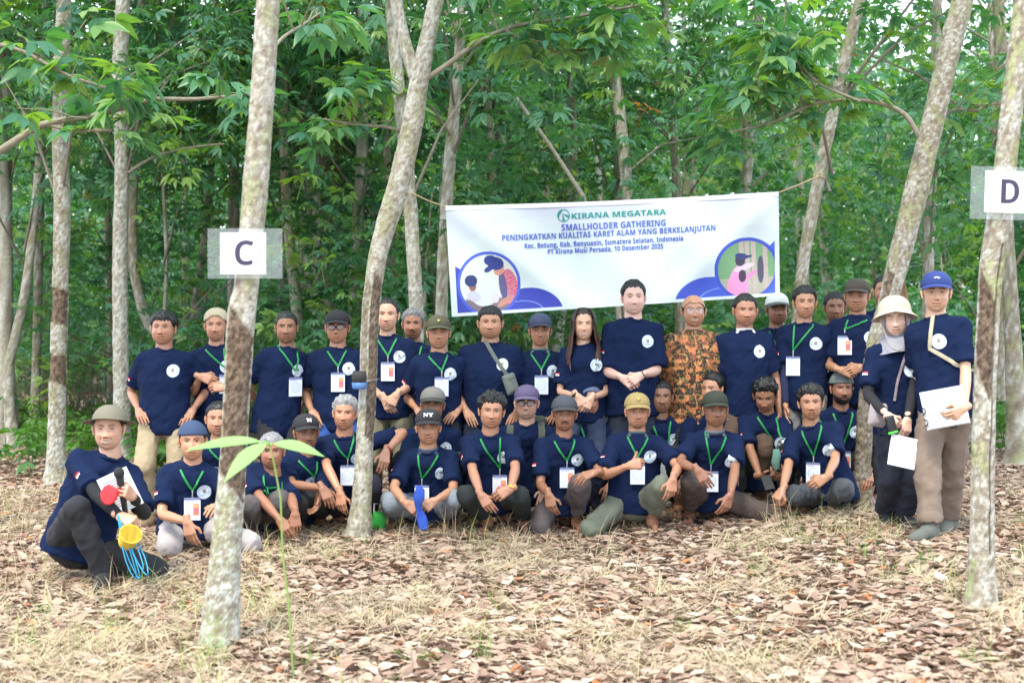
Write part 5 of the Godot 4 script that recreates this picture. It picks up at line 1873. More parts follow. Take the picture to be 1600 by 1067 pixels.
	var more := [
		["straight mottled trunk rising above the middle of the banner", [[988, 705, 22], [984, 500, 19], [980, 310, 18], [970, 190, 18], [955, 60, 17], [948, -40, 16]], 16.0, {"pale": 0.7, "sd": 9.0, "crown": [200, 2.3, 2.6, 9.0]}],
		["twin-stemmed trunk just beyond the banner's tied end", [[690, 720, 24], [690, 480, 19], [697, 330, 19], [707, 200, 19], [716, 100, 16], [722, -20, 14]], 14.0, {"pale": 0.6, "sd": 10.0, "crown": [170, 2.0, 3.0, 8.0]}],
		["thin grey trunk between the blue-cap man and slanting tree", [[1447, 705, 22], [1448, 560, 17], [1452, 400, 17], [1457, 260, 16], [1462, 120, 16], [1466, -30, 14]], 15.0, {"pale": 0.55, "sd": 11.0, "crown": [170, 2.0, 3.0, 8.0]}],
		["stout dark mossy trunk with flared foot beyond the D tree", [[1600, 742, 74], [1596, 705, 48], [1590, 640, 32], [1584, 540, 26], [1578, 440, 24], [1572, 330, 22], [1566, 120, 20], [1560, -40, 18]], 13.0, {"pale": 0.15, "moss": 0.9, "sd": 12.0, "flute": 0.5, "crown": [180, 2.2, 2.6, 8.0]}],
		["bent thin trunk standing clear among the low green plants", [[20, 708, 24], [14, 640, 18], [12, 580, 16], [22, 530, 15], [34, 480, 15], [46, 400, 14], [60, 250, 12], [68, 60, 11]], 16.5, {"pale": 0.6, "sd": 13.0, "crown": [160, 2.0, 2.2, 7.5]}],
		["dark brown trunk behind the bent thin trunk", [[52, 690, 18], [55, 600, 14], [58, 480, 14], [62, 300, 12], [70, 100, 11]], 18.5, {"pale": 0.0, "sd": 14.0, "crown": [180, 2.2, 2.4, 8.0]}],
		["crooked trunk curving behind the man with collar-length hair", [[262, 700, 20], [262, 590, 17], [250, 530, 17], [228, 500, 16], [214, 450, 15], [206, 380, 15], [212, 200, 13], [220, 20, 12]], 17.0, {"pale": 0.3, "sd": 15.0, "crown": [170, 2.0, 3.0, 8.0]}],
		["slim trunk seen above the dark-glasses man", [[497, 690, 20], [495, 560, 16], [496, 420, 15], [494, 280, 15], [490, 100, 13], [487, -30, 12]], 17.5, {"pale": 0.7, "sd": 16.0, "crown": [180, 2.1, 3.0, 8.5]}],
		["pale thin trunk just beyond the lean cropped-hair man", [[437, 690, 18], [438, 560, 14], [441, 400, 13], [438, 200, 12], [430, 0, 11]], 19.0, {"pale": 0.8, "sd": 17.0, "crown": [190, 2.2, 2.8, 9.0]}],
		["narrow trunk forked low beyond the beige backwards cap", [[300, 690, 18], [302, 560, 14], [306, 470, 13], [318, 380, 12], [330, 250, 11], [336, 60, 10]], 19.5, {"pale": 0.5, "sd": 18.0, "crown": [170, 2.1, 3.2, 8.5]}],
		["thin trunk leaning over the woman with brown hair", [[762, 690, 18], [768, 480, 14], [772, 330, 13], [764, 200, 13], [757, 60, 11], [753, -30, 10]], 18.0, {"pale": 0.75, "sd": 19.0, "crown": [190, 2.2, 3.0, 9.0]}],
		["straight narrow trunk beyond the banner's upper edge", [[784, 680, 16], [782, 480, 13], [780, 320, 12], [778, 180, 12], [774, 20, 10]], 20.0, {"pale": 0.75, "sd": 20.0, "crown": [190, 2.2, 3.0, 9.0]}],
		["grey trunk showing over the batik man and banner", [[1066, 690, 18], [1062, 480, 15], [1058, 300, 14], [1050, 170, 13], [1040, 20, 12]], 19.0, {"pale": 0.6, "sd": 21.0, "crown": [190, 2.2, 2.8, 9.0]}],
		["mottled trunk above the banner's roped corner", [[1160, 690, 20], [1162, 480, 16], [1166, 300, 15], [1180, 170, 14], [1186, 20, 12]], 18.0, {"pale": 0.6, "sd": 22.0, "crown": [190, 2.2, 2.4, 8.5]}],
		["dark trunk in shade beyond the blue-cap man", [[1562, 660, 22], [1562, 520, 18], [1566, 420, 17], [1560, 250, 15], [1552, 60, 13]], 18.0, {"pale": 0.05, "sd": 23.0, "crown": [200, 2.3, 2.0, 8.0]}],
		["slim trunk with pale bark in gap beside grey-haired old man", [[545, 690, 17], [540, 540, 14], [532, 400, 13], [528, 240, 12], [532, 60, 11]], 20.5, {"pale": 0.7, "sd": 24.0, "crown": [190, 2.2, 3.0, 9.0]}],
		["tall narrow trunk behind the forked tree's lower limb", [[622, 690, 18], [618, 540, 15], [612, 420, 14], [606, 260, 13], [600, 80, 12]], 17.0, {"pale": 0.5, "sd": 25.0, "crown": [180, 2.1, 3.2, 8.5]}],
		["brown slender trunk beside the smooth grey tree", [[176, 690, 16], [172, 520, 13], [168, 330, 12], [170, 150, 11], [172, -20, 10]], 20.0, {"pale": 0.05, "sd": 26.0, "crown": [190, 2.2, 2.6, 8.5]}],
	]
	for m in more:
		var o: Dictionary = m[3]
		o.n = 18
		o.step = 0.06
		o.up = 3.0
		tree("rubber_tree", m[0], m[1], m[2], o)
	# ---- low boughs with leaves in reach of the eye
	bough(tr, [[1437, 215, 9], [1418, 182, 8], [1390, 165, 7], [1340, 156, 6], [1270, 163, 5], [1205, 192, 4], [1140, 206, 3]], 9.6, 112, 0.45, 41, 0.92)
	bough(tr, [[1345, 158, 5], [1280, 130, 5], [1240, 90, 4], [1190, 55, 3]], 9.5, 84, 0.3, 42, 0.92)
	bough(tr, [[1452, 215, 6], [1490, 172, 5], [1530, 172, 4], [1560, 150, 3]], 9.9, 35, 0.4, 43)
	bough(t3, [[664, 124, 9], [700, 100, 8], [745, 68, 7], [800, 42, 6], [900, 26, 5], [1010, 6, 4]], 9.2, 126, 0.35, 44, 0.95)
	bough(t3, [[790, 46, 5], [830, 70, 4], [890, 82, 3], [960, 60, 3]], 9.15, 84, 0.2, 45, 0.92)
	bough(t2, [[630, 205, 6], [600, 198, 5], [560, 196, 4], [505, 186, 3]], 11.5, 63, 0.2, 46, 1.0)
	bough(tb, [[200, 270, 5], [240, 245, 5], [300, 230, 4], [350, 225, 3]], 14.8, 49, 0.2, 47, 1.0)
	bough(tc, [[413, 95, 6, 6.2], [440, 60, 5, 6.6], [470, 40, 4, 7.2], [500, 20, 3, 7.8]], 6.5, 28, 0.4, 48)
	# the tree beside the picture whose long bough reaches in
	var tl := tree("rubber_tree", "rubber tree at the clearing's edge reaching out a long low bough", [[-95, 830, 60], [-92, 700, 40], [-88, 500, 36], [-84, 300, 34], [-80, 100, 32], [-76, -80, 30]], 9.4, {"n": 28, "step": 0.03, "sd": 27.0, "up": 3.0, "crown": [80, 1.8, 4.2, 8.0]})
	bough(tl, [[-86, 292, 15], [-30, 255, 13], [20, 222, 11], [70, 193, 9], [150, 180, 8], [235, 156, 7], [300, 155, 5], [400, 147, 4]], 9.2, 63, 0.35, 49, 1.0)
	bough(tl, [[70, 193, 7], [110, 203, 6], [175, 203, 5]], 9.2, 10, 0.9, 50)
	bough(tl, [[-84, 60, 8], [20, 75, 7], [100, 115, 5], [175, 140, 4]], 9.6, 49, 0.3, 51, 1.1)
	# ---- trees and bushes of the wood behind, each on its own foot
	var n := 0
	var spots := []
	while spots.size() < 158:
		n += 1
		var d := lerpf(16.5, 46.0, pow(rng.randf(), 0.85))
		var x := rng.randf_range(-1.0, 1.0) * (d * 0.40 + 1.0)
		if spots.size() >= 146:
			d = rng.randf_range(15.6, 20.0)
			x = rng.randf_range(-0.40, -0.05) * d
		if x / d > 0.22 and d < 24.0:
			d += 10.0
			x *= d / (d - 10.0)
		spots.append(Vector3(x, 0, -d))
	var kinds := [["leafy rubber tree with slender trunk in the wood behind the people", "rubber_tree", "rubber trees of the wood behind"], ["tall dense leafy shrub in the wood behind the people", "shrub", "shrubs of the wood behind"], ["low spreading green shrub on the floor of the wood", "shrub", "low shrubs of the wood behind"]]
	for k in spots.size():
		var p: Vector3 = spots[k]
		p.y = gy(p.x, p.z)
		var dist := -p.z
		var kd := 0 if k % 7 < 3 else 1
		var low := rng.randf() < 0.5
		if low and kd == 1:
			kd = 2
		var root := thing(kinds[kd][1], kinds[kd][0], "tree" if kd == 0 else "shrub", p, kinds[kd][2])
		var h: float = rng.randf_range(6.0, 10.0) if kd == 0 else ((rng.randf_range(1.3, 2.4) if kd == 2 else rng.randf_range(2.6, 4.6)) + maxf(0.0, dist - 26.0) * 0.12)
		var lean := Vector3(rng.randf_range(-0.8, 0.8), 0, rng.randf_range(-0.4, 0.4)) * h * 0.1
		var top := Vector3(lean.x, h, lean.z)
		var r0: float = rng.randf_range(0.06, 0.10) if kd == 0 else 0.03
		var pts := PackedVector3Array([Vector3(0, -0.05, 0), Vector3(lean.x * 0.1, h * 0.2, lean.z * 0.1), Vector3(lean.x * 0.45 + rng.randf_range(-0.15, 0.15), h * 0.5, lean.z * 0.4), top])
		part("trunk", mesh_of(trunk_mesh(pts, PackedFloat32Array([r0 * 1.35, r0, r0 * 0.8, r0 * 0.4]), 10, 0.35, k + 30.0, {"pale": rng.randf_range(0.1, 0.9)}), M.bark), root)
		var far := dist > 26.0
		if kd == 0:
			crown(root, top, [rng.randi_range(100, 190) * (0.6 if far else 1.0), rng.randf_range(1.6, 2.3), rng.randf_range(2.6, 4.6), h + 0.6], k + 40.0, far)
		else:
			crown(root, top, [rng.randi_range(120, 190) * (0.6 if far else 1.0), rng.randf_range(1.2, 2.0), 0.4, h], k + 40.0, far)
	# far wood that reads as one mass
	var xs := []
	var cs := PackedColorArray()
	for k in 5200:
		var d := rng.randf_range(46.0, 62.0)
		var x := rng.randf_range(-1.0, 1.0) * (d * 0.42 + 2.0)
		var y := pow(rng.randf(), 1.2) * 12.0
		xs.append(Transform3D(Basis(Vector3.UP, rng.randf() * TAU) * Basis(Vector3.RIGHT, rng.randf_range(-0.8, 0.8)) * rng.randf_range(2.0, 3.4), Vector3(x, y, -d)))
		cs.append(leaf_color(rng))
	var fw := multi("far_wood", far_twigs[0], xs, cs, self)
	fw.set_meta("kind", "stuff")
	fw.set_meta("label", "far mass of green foliage closing off the wood")
	fw.set_meta("category", "foliage")
	# a bare pole leaning among the trunks
	var pole := MB.new()
	var q := px_path([[806, 152, 6], [860, 228, 6], [915, 312, 7], [965, 470, 8], [985, 700, 9]], 14.5)
	pole.tube(q[0], q[1], 8, Color(0.40, 0.37, 0.32))
	var po := part("dead_pole", mesh_of(pole, M.bark), self)
	po.set_meta("label", "bare dead stem leaning steeply behind the banner")
	po.set_meta("category", "dead branch")
# ---------------------------------------------------------------- ground and what lies on it
func litter_color(rng: RandomNumberGenerator) -> Color:
	var pal := [Color(0.37, 0.265, 0.195), Color(0.43, 0.325, 0.245), Color(0.29, 0.185, 0.135), Color(0.48, 0.385, 0.31), Color(0.235, 0.150, 0.112), Color(0.39, 0.28, 0.21), Color(0.35, 0.235, 0.175)]
	var c: Color = pal[rng.randi() % pal.size()]
	if rng.randf() < 0.02:
		c = Color(0.42, 0.16, 0.06)
	return c * rng.randf_range(0.88, 1.1)

func dry_leaf_mesh(rng: RandomNumberGenerator, m: Material) -> ArrayMesh:
	var b := MB.new()
	var ln := 0.13
	var wd := rng.randf_range(0.022, 0.032)
	var curl := rng.randf_range(-0.9, 1.3)
	var twist := rng.randf_range(-0.7, 0.7)
	var st := 6
	for j in st:
		var t := float(j) / (st - 1)
		var w := wd * sin(pow(t, 0.8) * PI) + 0.0008
		var c := Vector3(0, 0.006 + curl * 0.035 * (t - 0.5) * (t - 0.5) * 4.0 * 0.35, (t - 0.5) * ln)
		var bs := Basis(Vector3.BACK, twist * (t - 0.5))
		var f := rng.randf_range(0.15, 0.75)
		b.vert(c + bs * Vector3(-w, w * f, 0))
		b.vert(c + bs * Vector3(-w * 0.4, w * f * 0.25, 0))
		b.vert(c)
		b.vert(c + bs * Vector3(w * 0.4, w * f * 0.25, 0))
		b.vert(c + bs * Vector3(w, w * f, 0))
	for j in st - 1:
		for k in 4:
			var a := j * 5 + k
			b.quad(a, a + 5, a + 6, a + 1)
	b.tube(PackedVector3Array([Vector3(0, 0.006, -ln * 0.5), Vector3(0.006, 0.012, -ln * 0.75)]), PackedFloat32Array([0.0012, 0.001]), 3)
	return mesh_of(b, m)

func litter_tex() -> ImageTexture:
	var s := 640
	var im := Image.create(s, s, false, Image.FORMAT_RGB8)
	var rng := RandomNumberGenerator.new()
	rng.seed = 3
	im.fill(Color(0.20, 0.155, 0.125))
	for y in s:
		for x in s:
			var e := rng.randf_range(0.75, 1.2)
			im.set_pixel(x, y, Color(0.235 * e, 0.185 * e, 0.150 * e))
	for k in 5200:
		var c := litter_color(rng).linear_to_srgb() * rng.randf_range(0.8, 1.0)
		var cx := rng.randi() % s
		var cy := rng.randi() % s
		var a := rng.randf() * TAU
		var l := rng.randf_range(7.0, 17.0)
		var w := l * rng.randf_range(0.22, 0.42)
		var ca := cos(a)
		var sa := sin(a)
		var r := int(l) + 1
		for y in range(-r, r + 1, 1):
			for x in range(-r, r + 1, 1):
				var u := (x * ca + y * sa) / l
				var v := (-x * sa + y * ca) / w
				if u * u + absf(v) < 1.0:
					im.set_pixel(posmod(cx + x, s), posmod(cy + y, s), c * (0.86 if absf(v) < 0.12 else 1.0))
	return ImageTexture.create_from_image(im)

func make_ground() -> void:
	var gm := mat(Color.WHITE, 0.95)
	gm.albedo_texture = litter_tex()
	gm.uv1_triplanar = true
	gm.uv1_world_triplanar = true
	gm.uv1_scale = Vector3(0.55, 0.55, 0.55)
	gm.heightmap_enabled = true
	gm.heightmap_scale = 1.2
	gm.heightmap_texture = noise_tex(0.06, Color.BLACK, Color.WHITE, 17, 4)
	var b := MB.new()
	var xs := PackedFloat32Array()
	var zs := PackedFloat32Array()
	for k in 81:
		var t := k / 40.0 - 1.0
		xs.append(9.0 * t + 91.0 * t * absf(t) * t * t)
	for k in 91:
		var t := k / 90.0
		zs.append(8.0 - 26.0 * t - 82.0 * t * t * t)
	for z in zs:
		for x in xs:
			b.vert(Vector3(x, gy(x, z), z))
	for j in zs.size() - 1:
		for i in xs.size() - 1:
			var a := j * xs.size() + i
			b.quad(a, a + xs.size(), a + xs.size() + 1, a + 1)
	var ground := structure("ground", mesh_of(b, gm))
	# fallen leaves
	var rng := RandomNumberGenerator.new()
	rng.seed = 90
	var lm := mat(Color.WHITE, 0.8, true)
	lm.backlight_enabled = true
	lm.backlight = Color(0.35, 0.28, 0.2)
	var kinds := []
	for k in 5:
		kinds.append(dry_leaf_mesh(rng, lm))
	var single := []
	for k in 10:
		var m: StandardMaterial3D = lm.duplicate()
		m.albedo_color = litter_color(rng).linear_to_srgb()
		var mm: ArrayMesh = kinds[k % 5].duplicate()
		mm.surface_set_material(0, m)
		single.append(mm)
	var sets := [[], [], [], [], []]
	var cols := [PackedColorArray(), PackedColorArray(), PackedColorArray(), PackedColorArray(), PackedColorArray()]
	var patchy := FastNoiseLite.new()
	patchy.seed = 14
	patchy.frequency = 0.5
	for k in 70000:
		var t := rng.randf()
		var d := lerpf(4.6, 15.5, pow(t, 1.25))
		var x := rng.randf_range(-1.0, 1.0) * (d * 0.385 + 0.5)
		if rng.randf() > 0.9 + 0.6 * patchy.get_noise_2d(x, d):
			continue
		var p := Vector3(x, gy(x, -d) + rng.randf_range(0.0, 0.016), -d)
		var bs := Basis(Vector3.UP, rng.randf() * TAU) * Basis(Vector3.RIGHT, rng.randfn() * 0.16) * Basis(Vector3.BACK, rng.randfn() * 0.18)
		var v := rng.randi() % 5
		sets[v].append(Transform3D(bs * rng.randf_range(0.36, 0.94), p))
		cols[v].append(litter_color(rng))
	for v in 5:
		var o := multi("leaf_litter", kinds[v], sets[v], cols[v], ground)
		o.set_meta("kind", "stuff")
	for k in 290:
		var d := lerpf(5.1, 8.6, rng.randf())
		var x := rng.randf_range(-1.0, 1.0) * d * 0.375
		var bs := Basis(Vector3.UP, rng.randf() * TAU) * Basis(Vector3.RIGHT, rng.randfn() * 0.3) * Basis(Vector3.BACK, rng.randfn() * 0.3)
		part("dry_leaf", single[rng.randi() % 10], ground, Transform3D(bs * rng.randf_range(0.8, 1.2), Vector3(x, gy(x, -d) + 0.016, -d)))
	# straw: dead grass lying and standing
	var sm := mat(Color.WHITE, 0.75, true)
	var tuft := []
	for k in 4:
		var tb := MB.new()
		for i in 9:
			var a := rng.randf() * TAU
			var lie := rng.randf_range(1.05, 1.5) if k < 3 else rng.randf_range(0.1, 0.7)
			var ln := rng.randf_range(0.12, 0.34)
			var o := Vector3(rng.randf_range(-0.05, 0.05), 0, rng.randf_range(-0.05, 0.05))
			var dir := Vector3(cos(a) * sin(lie), cos(lie), sin(a) * sin(lie))
			var sd := dir.cross(Vector3(0.3, 1, 0.2)).normalized() * 0.0016
			var m1 := o + dir * ln * 0.55
			var m2 := o + dir * ln - Vector3(0, 0.35 * ln * sin(lie), 0) + Vector3(cos(a), 0, sin(a)) * 0.1 * ln
			m2.y = maxf(m2.y, 0.008)
			var f := tb.v.size()
			for q in [o - sd, o + sd, m1 + sd * 0.8, m1 - sd * 0.8, m2]:
				tb.vert(q)
			tb.quad(f, f + 1, f + 2, f + 3)
			tb.tri(f + 3, f + 2, f + 4)
		tuft.append(mesh_of(tb, sm))
	var ts := [[], [], [], []]
	var tc := [PackedColorArray(), PackedColorArray(), PackedColorArray(), PackedColorArray()]
	for k in 7200:
		var d := lerpf(4.7, 12.0, pow(rng.randf(), 1.2))
		var x := rng.randf_range(-1.0, 1.0) * (d * 0.385 + 0.3)
		var near := patchy.get_noise_2d(x * 1.4 + 40.0, d * 1.4)
		if rng.randf() > 0.30 + 1.6 * near + 0.25 * smoothstep(0.3, -1.5, x):
			continue
		var v := rng.randi() % 3 if rng.randf() < 0.96 else 3
		ts[v].append(Transform3D(Basis(Vector3.UP, rng.randf() * TAU) * rng.randf_range(0.6, 1.25), Vector3(x, gy(x, -d) + 0.012, -d)))
		var c := Color(0.55, 0.45, 0.27).lerp(Color(0.40, 0.31, 0.20), rng.randf())
		if v == 3 and rng.randf() < 0.35:
			c = Color(0.26, 0.33, 0.09)
		tc[v].append(c)
	for v in 4:
		var o := multi("straw", tuft[v], ts[v], tc[v], ground)
		o.set_meta("kind", "stuff")
	# green grass tufts here and there
	var gt := [[], []]
	var gc := [PackedColorArray(), PackedColorArray()]
	for q in [[330, 1035], [220, 920], [70, 960], [40, 1020], [1150, 965], [1160, 870], [1290, 800], [1310, 830], [1360, 870], [1440, 900], [1370, 845], [1530, 1045], [930, 835], [560, 850], [640, 1040], [480, 1040], [1180, 905], [1595, 870], [1255, 850], [1450, 880], [120, 1010], [760, 1030], [1060, 1000], [300, 960], [180, 1000]]:
		for i in 4:
			var g := ground_at(q[0] + rng.randf_range(-14, 14), q[1] + rng.randf_range(-8, 8))
			var v := rng.randi() % 2
			gt[v].append(Transform3D(Basis(Vector3.UP, rng.randf() * TAU) * rng.randf_range(0.4, 0.85), g))
			gc[v].append(Color(0.20, 0.36, 0.07) * rng.randf_range(0.7, 1.2))
	for v in 2:
		var o := multi("green_grass", tuft[3 - v], gt[v], gc[v], ground)
		o.set_meta("kind", "stuff")
	# fallen sticks
	for q in [[[1400, 1000], [1470, 975]], [[1310, 985], [1240, 1020]], [[560, 1000], [640, 985]], [[180, 905], [330, 895]], [[930, 1045], [1000, 1060]], [[700, 905], [760, 915]], [[1490, 985], [1580, 980]], [[530, 950], [640, 965]]]:
		var sb := MB.new()
		var a := ground_at(q[0][0], q[0][1]) + Vector3(0, 0.02, 0)
		var c := ground_at(q[1][0], q[1][1]) + Vector3(0, 0.035, 0)
		sb.tube(PackedVector3Array([Vector3.ZERO, (c - a) * 0.4 + Vector3(0.01, 0.012, 0.02), c - a]), PackedFloat32Array([0.007, 0.006, 0.003]), 6, Color(0.22, 0.17, 0.13) * rng.randf_range(0.7, 1.4))
		var o := part(numbered("fallen_stick"), mesh_of(sb, M.bark), self, Transform3D(Basis.IDENTITY, a))
		o.set_meta("label", "thin fallen stick lying on the leaf litter")
		o.set_meta("category", "stick")
		o.set_meta("group", "fallen sticks on the litter")
	# low plants under the trees
	var pl := [[60, 720, 15], [110, 700, 16], [150, 690, 17], [30, 730, 14], [130, 715, 15.5], [10, 700, 17], [240, 690, 17], [160, 660, 20], [95, 672, 19], [395, 690, 17], [410, 660, 19], [585, 700, 16], [640, 690, 16], [690, 660, 18], [860, 690, 17], [1230, 660, 18], [1480, 690, 15], [1545, 720, 14], [1580, 690, 16], [1598, 730, 13.6], [1520, 660, 19], [20, 660, 21], [200, 650, 22], [280, 660, 20], [480, 660, 20], [45, 690, 18], [1300, 665, 19]]
	for k in 26:
		var pd := rng.randf_range(13.2, 21.0)
		pl.append([rng.randf_range(-30.0, 330.0) if k % 4 else rng.randf_range(1430.0, 1620.0), 700, pd])
	for q in pl:
		var g := px(q[0], q[1], q[2])
		g.y = gy(g.x, g.z)
		var o := thing("undergrowth_plant", "low leafy green plant growing under the trees", "plant", g, "low plants under the trees")
		for i in 5:
			var x := Transform3D(Basis(Vector3.UP, rng.randf() * TAU) * Basis(Vector3.RIGHT, rng.randf_range(-0.4, 0.4)) * rng.randf_range(0.7, 1.1), Vector3(rng.randf_range(-0.3, 0.3), rng.randf_range(0.12, 0.42), rng.randf_range(-0.3, 0.3)))
			part("leaf_cluster", M.plant_set[rng.randi() % M.plant_set.size()], o, x)
	# brown brush at the edge of the wood
	for q in [[30, 690, 19], [110, 690, 20], [170, 690, 19], [230, 690, 21], [60, 690, 22], [395, 690, 21], [1500, 690, 21], [1240, 690, 20], [150, 690, 23]]:
		var g := px(q[0], q[1], q[2])
		g.y = gy(g.x, g.z)
		var bb := MB.new()
		for i in 70:
			var a := rng.randf() * TAU
			var o := Vector3(rng.randf_range(-0.8, 0.8), 0, rng.randf_range(-0.5, 0.5))
			var tip := o + Vector3(cos(a) * 0.3, rng.randf_range(0.4, 1.1), sin(a) * 0.3)
			bb.tube(PackedVector3Array([o, o.lerp(tip, 0.5) + Vector3(0.05, 0, 0.03), tip]), PackedFloat32Array([0.006, 0.005, 0.002]), 3, Color(0.20, 0.15, 0.11) * rng.randf_range(0.7, 1.3))
		var o := part(numbered("dry_brush"), mesh_of(bb, M.bark), self, Transform3D(Basis.IDENTITY, g))
		o.set_meta("label", "tangle of bare brown stems at the edge of the wood")
		o.set_meta("category", "brush")
		o.set_meta("group", "dry brush at the wood's edge")

func make_seedling() -> void:
	var foot := ground_at(458, 1062)
	var d := -foot.z
	var root := thing("seedling", "young seedling with three large pale green leaves before tree C", "seedling", foot)
	var sm := mat(lin(0.20, 0.30, 0.07), 0.55)
	var top := px(421, 697, d) - foot
	var st := MB.new()
	var p := PackedVector3Array([Vector3.ZERO])
	for q in [[452, 960], [441, 860], [438, 780], [428, 725], [421, 697]]:
		p.append(px(q[0], q[1], d) - foot)
	st.tube(p, PackedFloat32Array([0.0046, 0.0044, 0.004, 0.0038, 0.0034, 0.003]), 8)
	part("stem", mesh_of(st, sm), root)
	var lm := mat(lin(0.27, 0.47, 0.17), 0.5)
	lm.backlight_enabled = true
	lm.backlight = Color(0.6, 0.9, 0.35)
	for q in [[[408, 690, 0.0], [286, 705, 0.02], 0.040, Vector3(-0.1, 1.0, 0.55), 0.10], [[416, 692, 0.02], [352, 752, 0.16], 0.046, Vector3(-0.5, 0.5, 1.0), 0.12], [[426, 693, 0.0], [507, 714, 0.04], 0.038, Vector3(0.1, 1.0, 0.6), 0.12]]:
		var b := MB.new()
		var a := px(q[0][0], q[0][1], d - q[0][2]) - foot
		var e := px(q[1][0], q[1][1], d - q[1][2]) - foot
		b.tube(PackedVector3Array([top, top.lerp(a, 0.6) + Vector3(0, 0.008, 0), a]), PackedFloat32Array([0.0035, 0.003, 0.0025]), 6)
		var dir := (e - a).normalized()
		e += Vector3.UP * 0.0
		leaflet(b, a, (dir + Vector3.UP * q[4]).normalized(), q[3].normalized(), a.distance_to(e), q[2], q[4], 12)
		part("leaf", mesh_of(b, lm), root)
# ---------------------------------------------------------------- banner, signs, ropes
const BD := 11.5

func banner_pt(s: float, t: float, lift := 0.0) -> Vector3:
	var a := Vector2(696, 322).lerp(Vector2(1217, 300), s)
	var b := Vector2(706, 495).lerp(Vector2(1219, 462), s)
	var q := a.lerp(b, t)
	q.y += 3.0 * sin(s * PI) * (1.0 - t)
	var z := 0.028 * sin(s * 9.0 + t * 3.0) * (0.4 + 0.6 * sin(s * PI)) + 0.012 * sin(s * 23.0 - t * 7.0) + 0.05 * sin(s * PI) * t
	z += 0.02 * exp(-pow((s - t * 0.4) / 0.05, 2.0)) + 0.02 * exp(-pow((1.0 - s - t * 0.35) / 0.05, 2.0))
	return px(q.x, q.y, BD - z - lift)

func banner_tex() -> ImageTexture:
	var w := 1040
	var h := 336
	var im := Image.create(w, h, false, Image.FORMAT_RGB8)
	var n := FastNoiseLite.new()
	n.seed = 2
	n.frequency = 0.12
	n.fractal_octaves = 3
	for y in h:
		for x in w:
			var q := Vector2(x, y) * 0.5
			# design units: photograph pixels measured from the banner's upper left corner
			var c := Color(0.90, 0.955, 0.965).lerp(Color(0.90, 0.925, 0.985), smoothstep(60.0, 0.0, q.y))
			if q.distance_to(Vector2(150, 230)) > 210.0 and q.y < 90.0 and q.x < 260.0:
				c = c.lerp(Color(0.86, 0.90, 0.97), 0.6)
			if q.distance_to(Vector2(470, 240)) < 190.0 and q.x > 330.0:
				c = c.lerp(Color(0.84, 0.89, 0.97), 0.35)
			var blue := Color(0.25, 0.29, 0.74).lerp(Color(0.30, 0.42, 0.88), clampf(q.x / 520.0 + 0.2 * sin(q.x * 0.03), 0.0, 1.0))
			var l := q - Vector2(61, 121)
			var r := q - Vector2(468, 121)
			var low := q.y < 163.0 and q.x > 9.0 and q.x < 513.0
			if low:
				var ml := Vector2((q.x - 122.0) / 55.0, (q.y - 172.0) / 42.0)
				var mr := Vector2((q.x - 408.0) / 55.0, (q.y - 172.0) / 42.0)
				if ml.length() < 1.0 or mr.length() < 1.0 or (q.x < 64.0 and q.y > 86.0 + q.x * 0.6) or (q.x > 464.0 and q.y > 78.0 + (513.0 - q.x) * 0.9):
					c = blue
				if absf(Vector2((q.x - 112.0) / 36.0, (q.y - 172.0) / 22.0).length() - 1.0) < 0.03 and q.x > 95.0 and q.x < 146.0 or absf(Vector2((q.x - 430.0) / 40.0, (q.y - 172.0) / 23.0).length() - 1.0) < 0.03 and q.x < 440.0 and q.x > 392.0:
					c = Color(0.55, 0.66, 0.98)
			if l.length() < 50.0 and low:
				c = Color(0.32, 0.42, 0.88)
			if r.length() < 51.0 and low:
				c = Color(0.27, 0.36, 0.82)
			if l.length() < 45.5 and low:
				c = photo_left(l, n)
			if r.length() < 45.5 and low:
				c = photo_right(r, n)
			im.set_pixel(x, y, c)
	return ImageTexture.create_from_image(im)

static func inel(q: Vector2, x: float, y: float, a: float, b: float, rot := 0.0) -> bool:
	var p := (q - Vector2(x, y)).rotated(-rot)
	return p.x * p.x / (a * a) + p.y * p.y / (b * b) < 1.0

# printed picture: people in navy caps bent over a table
func photo_left(q: Vector2, n: FastNoiseLite) -> Color:
	var g := n.get_noise_2d(q.x * 6.0, q.y * 6.0)
	var c := Color(0.90, 0.93, 0.90)
	if q.y > 22.0 + 4.0 * g:
		c = Color(0.62, 0.55, 0.55).lerp(Color(0.45, 0.40, 0.46), clampf(0.5 + g, 0.0, 1.0))
	if inel(q, -8, 14, 22, 20):
		c = Color(0.88, 0.92, 0.97)
	if inel(q, -26, 2, 6, 8):
		c = Color(0.60, 0.40, 0.36)
	if inel(q, -28, -6, 10, 9):
		c = Color(0.17, 0.22, 0.48)
	if inel(q, -24, 18, 11, 8, 0.4):
		c = Color(0.83, 0.83, 0.93)
	if inel(q, 4, -36, 10, 8):
		c = Color(0.20, 0.27, 0.60)
	if inel(q, 33, 8, 14, 30, -0.15):
		c = Color(0.82, 0.30, 0.40) if sin(q.y * 1.1 + 6.0 * g + q.x * 0.5) > -0.35 else Color(0.92, 0.74, 0.84)
	if inel(q, 22, 4, 6, 22, -0.1):
		c = Color(0.40, 0.38, 0.58)
	if inel(q, 17, -22, 8, 10, 0.4):
		c = Color(0.86, 0.62, 0.54)
	if inel(q, 12, -31, 13, 10, 0.2) or inel(q, 1, -23, 8, 4, -0.5):
		c = Color(0.21, 0.27, 0.58)
	if inel(q, 24, 28, 14, 4.5, -0.55):
		c = Color(0.84, 0.60, 0.54)
	if inel(q, 9, 22, 6, 8):
		c = Color(0.90, 0.85, 0.92)
	return c

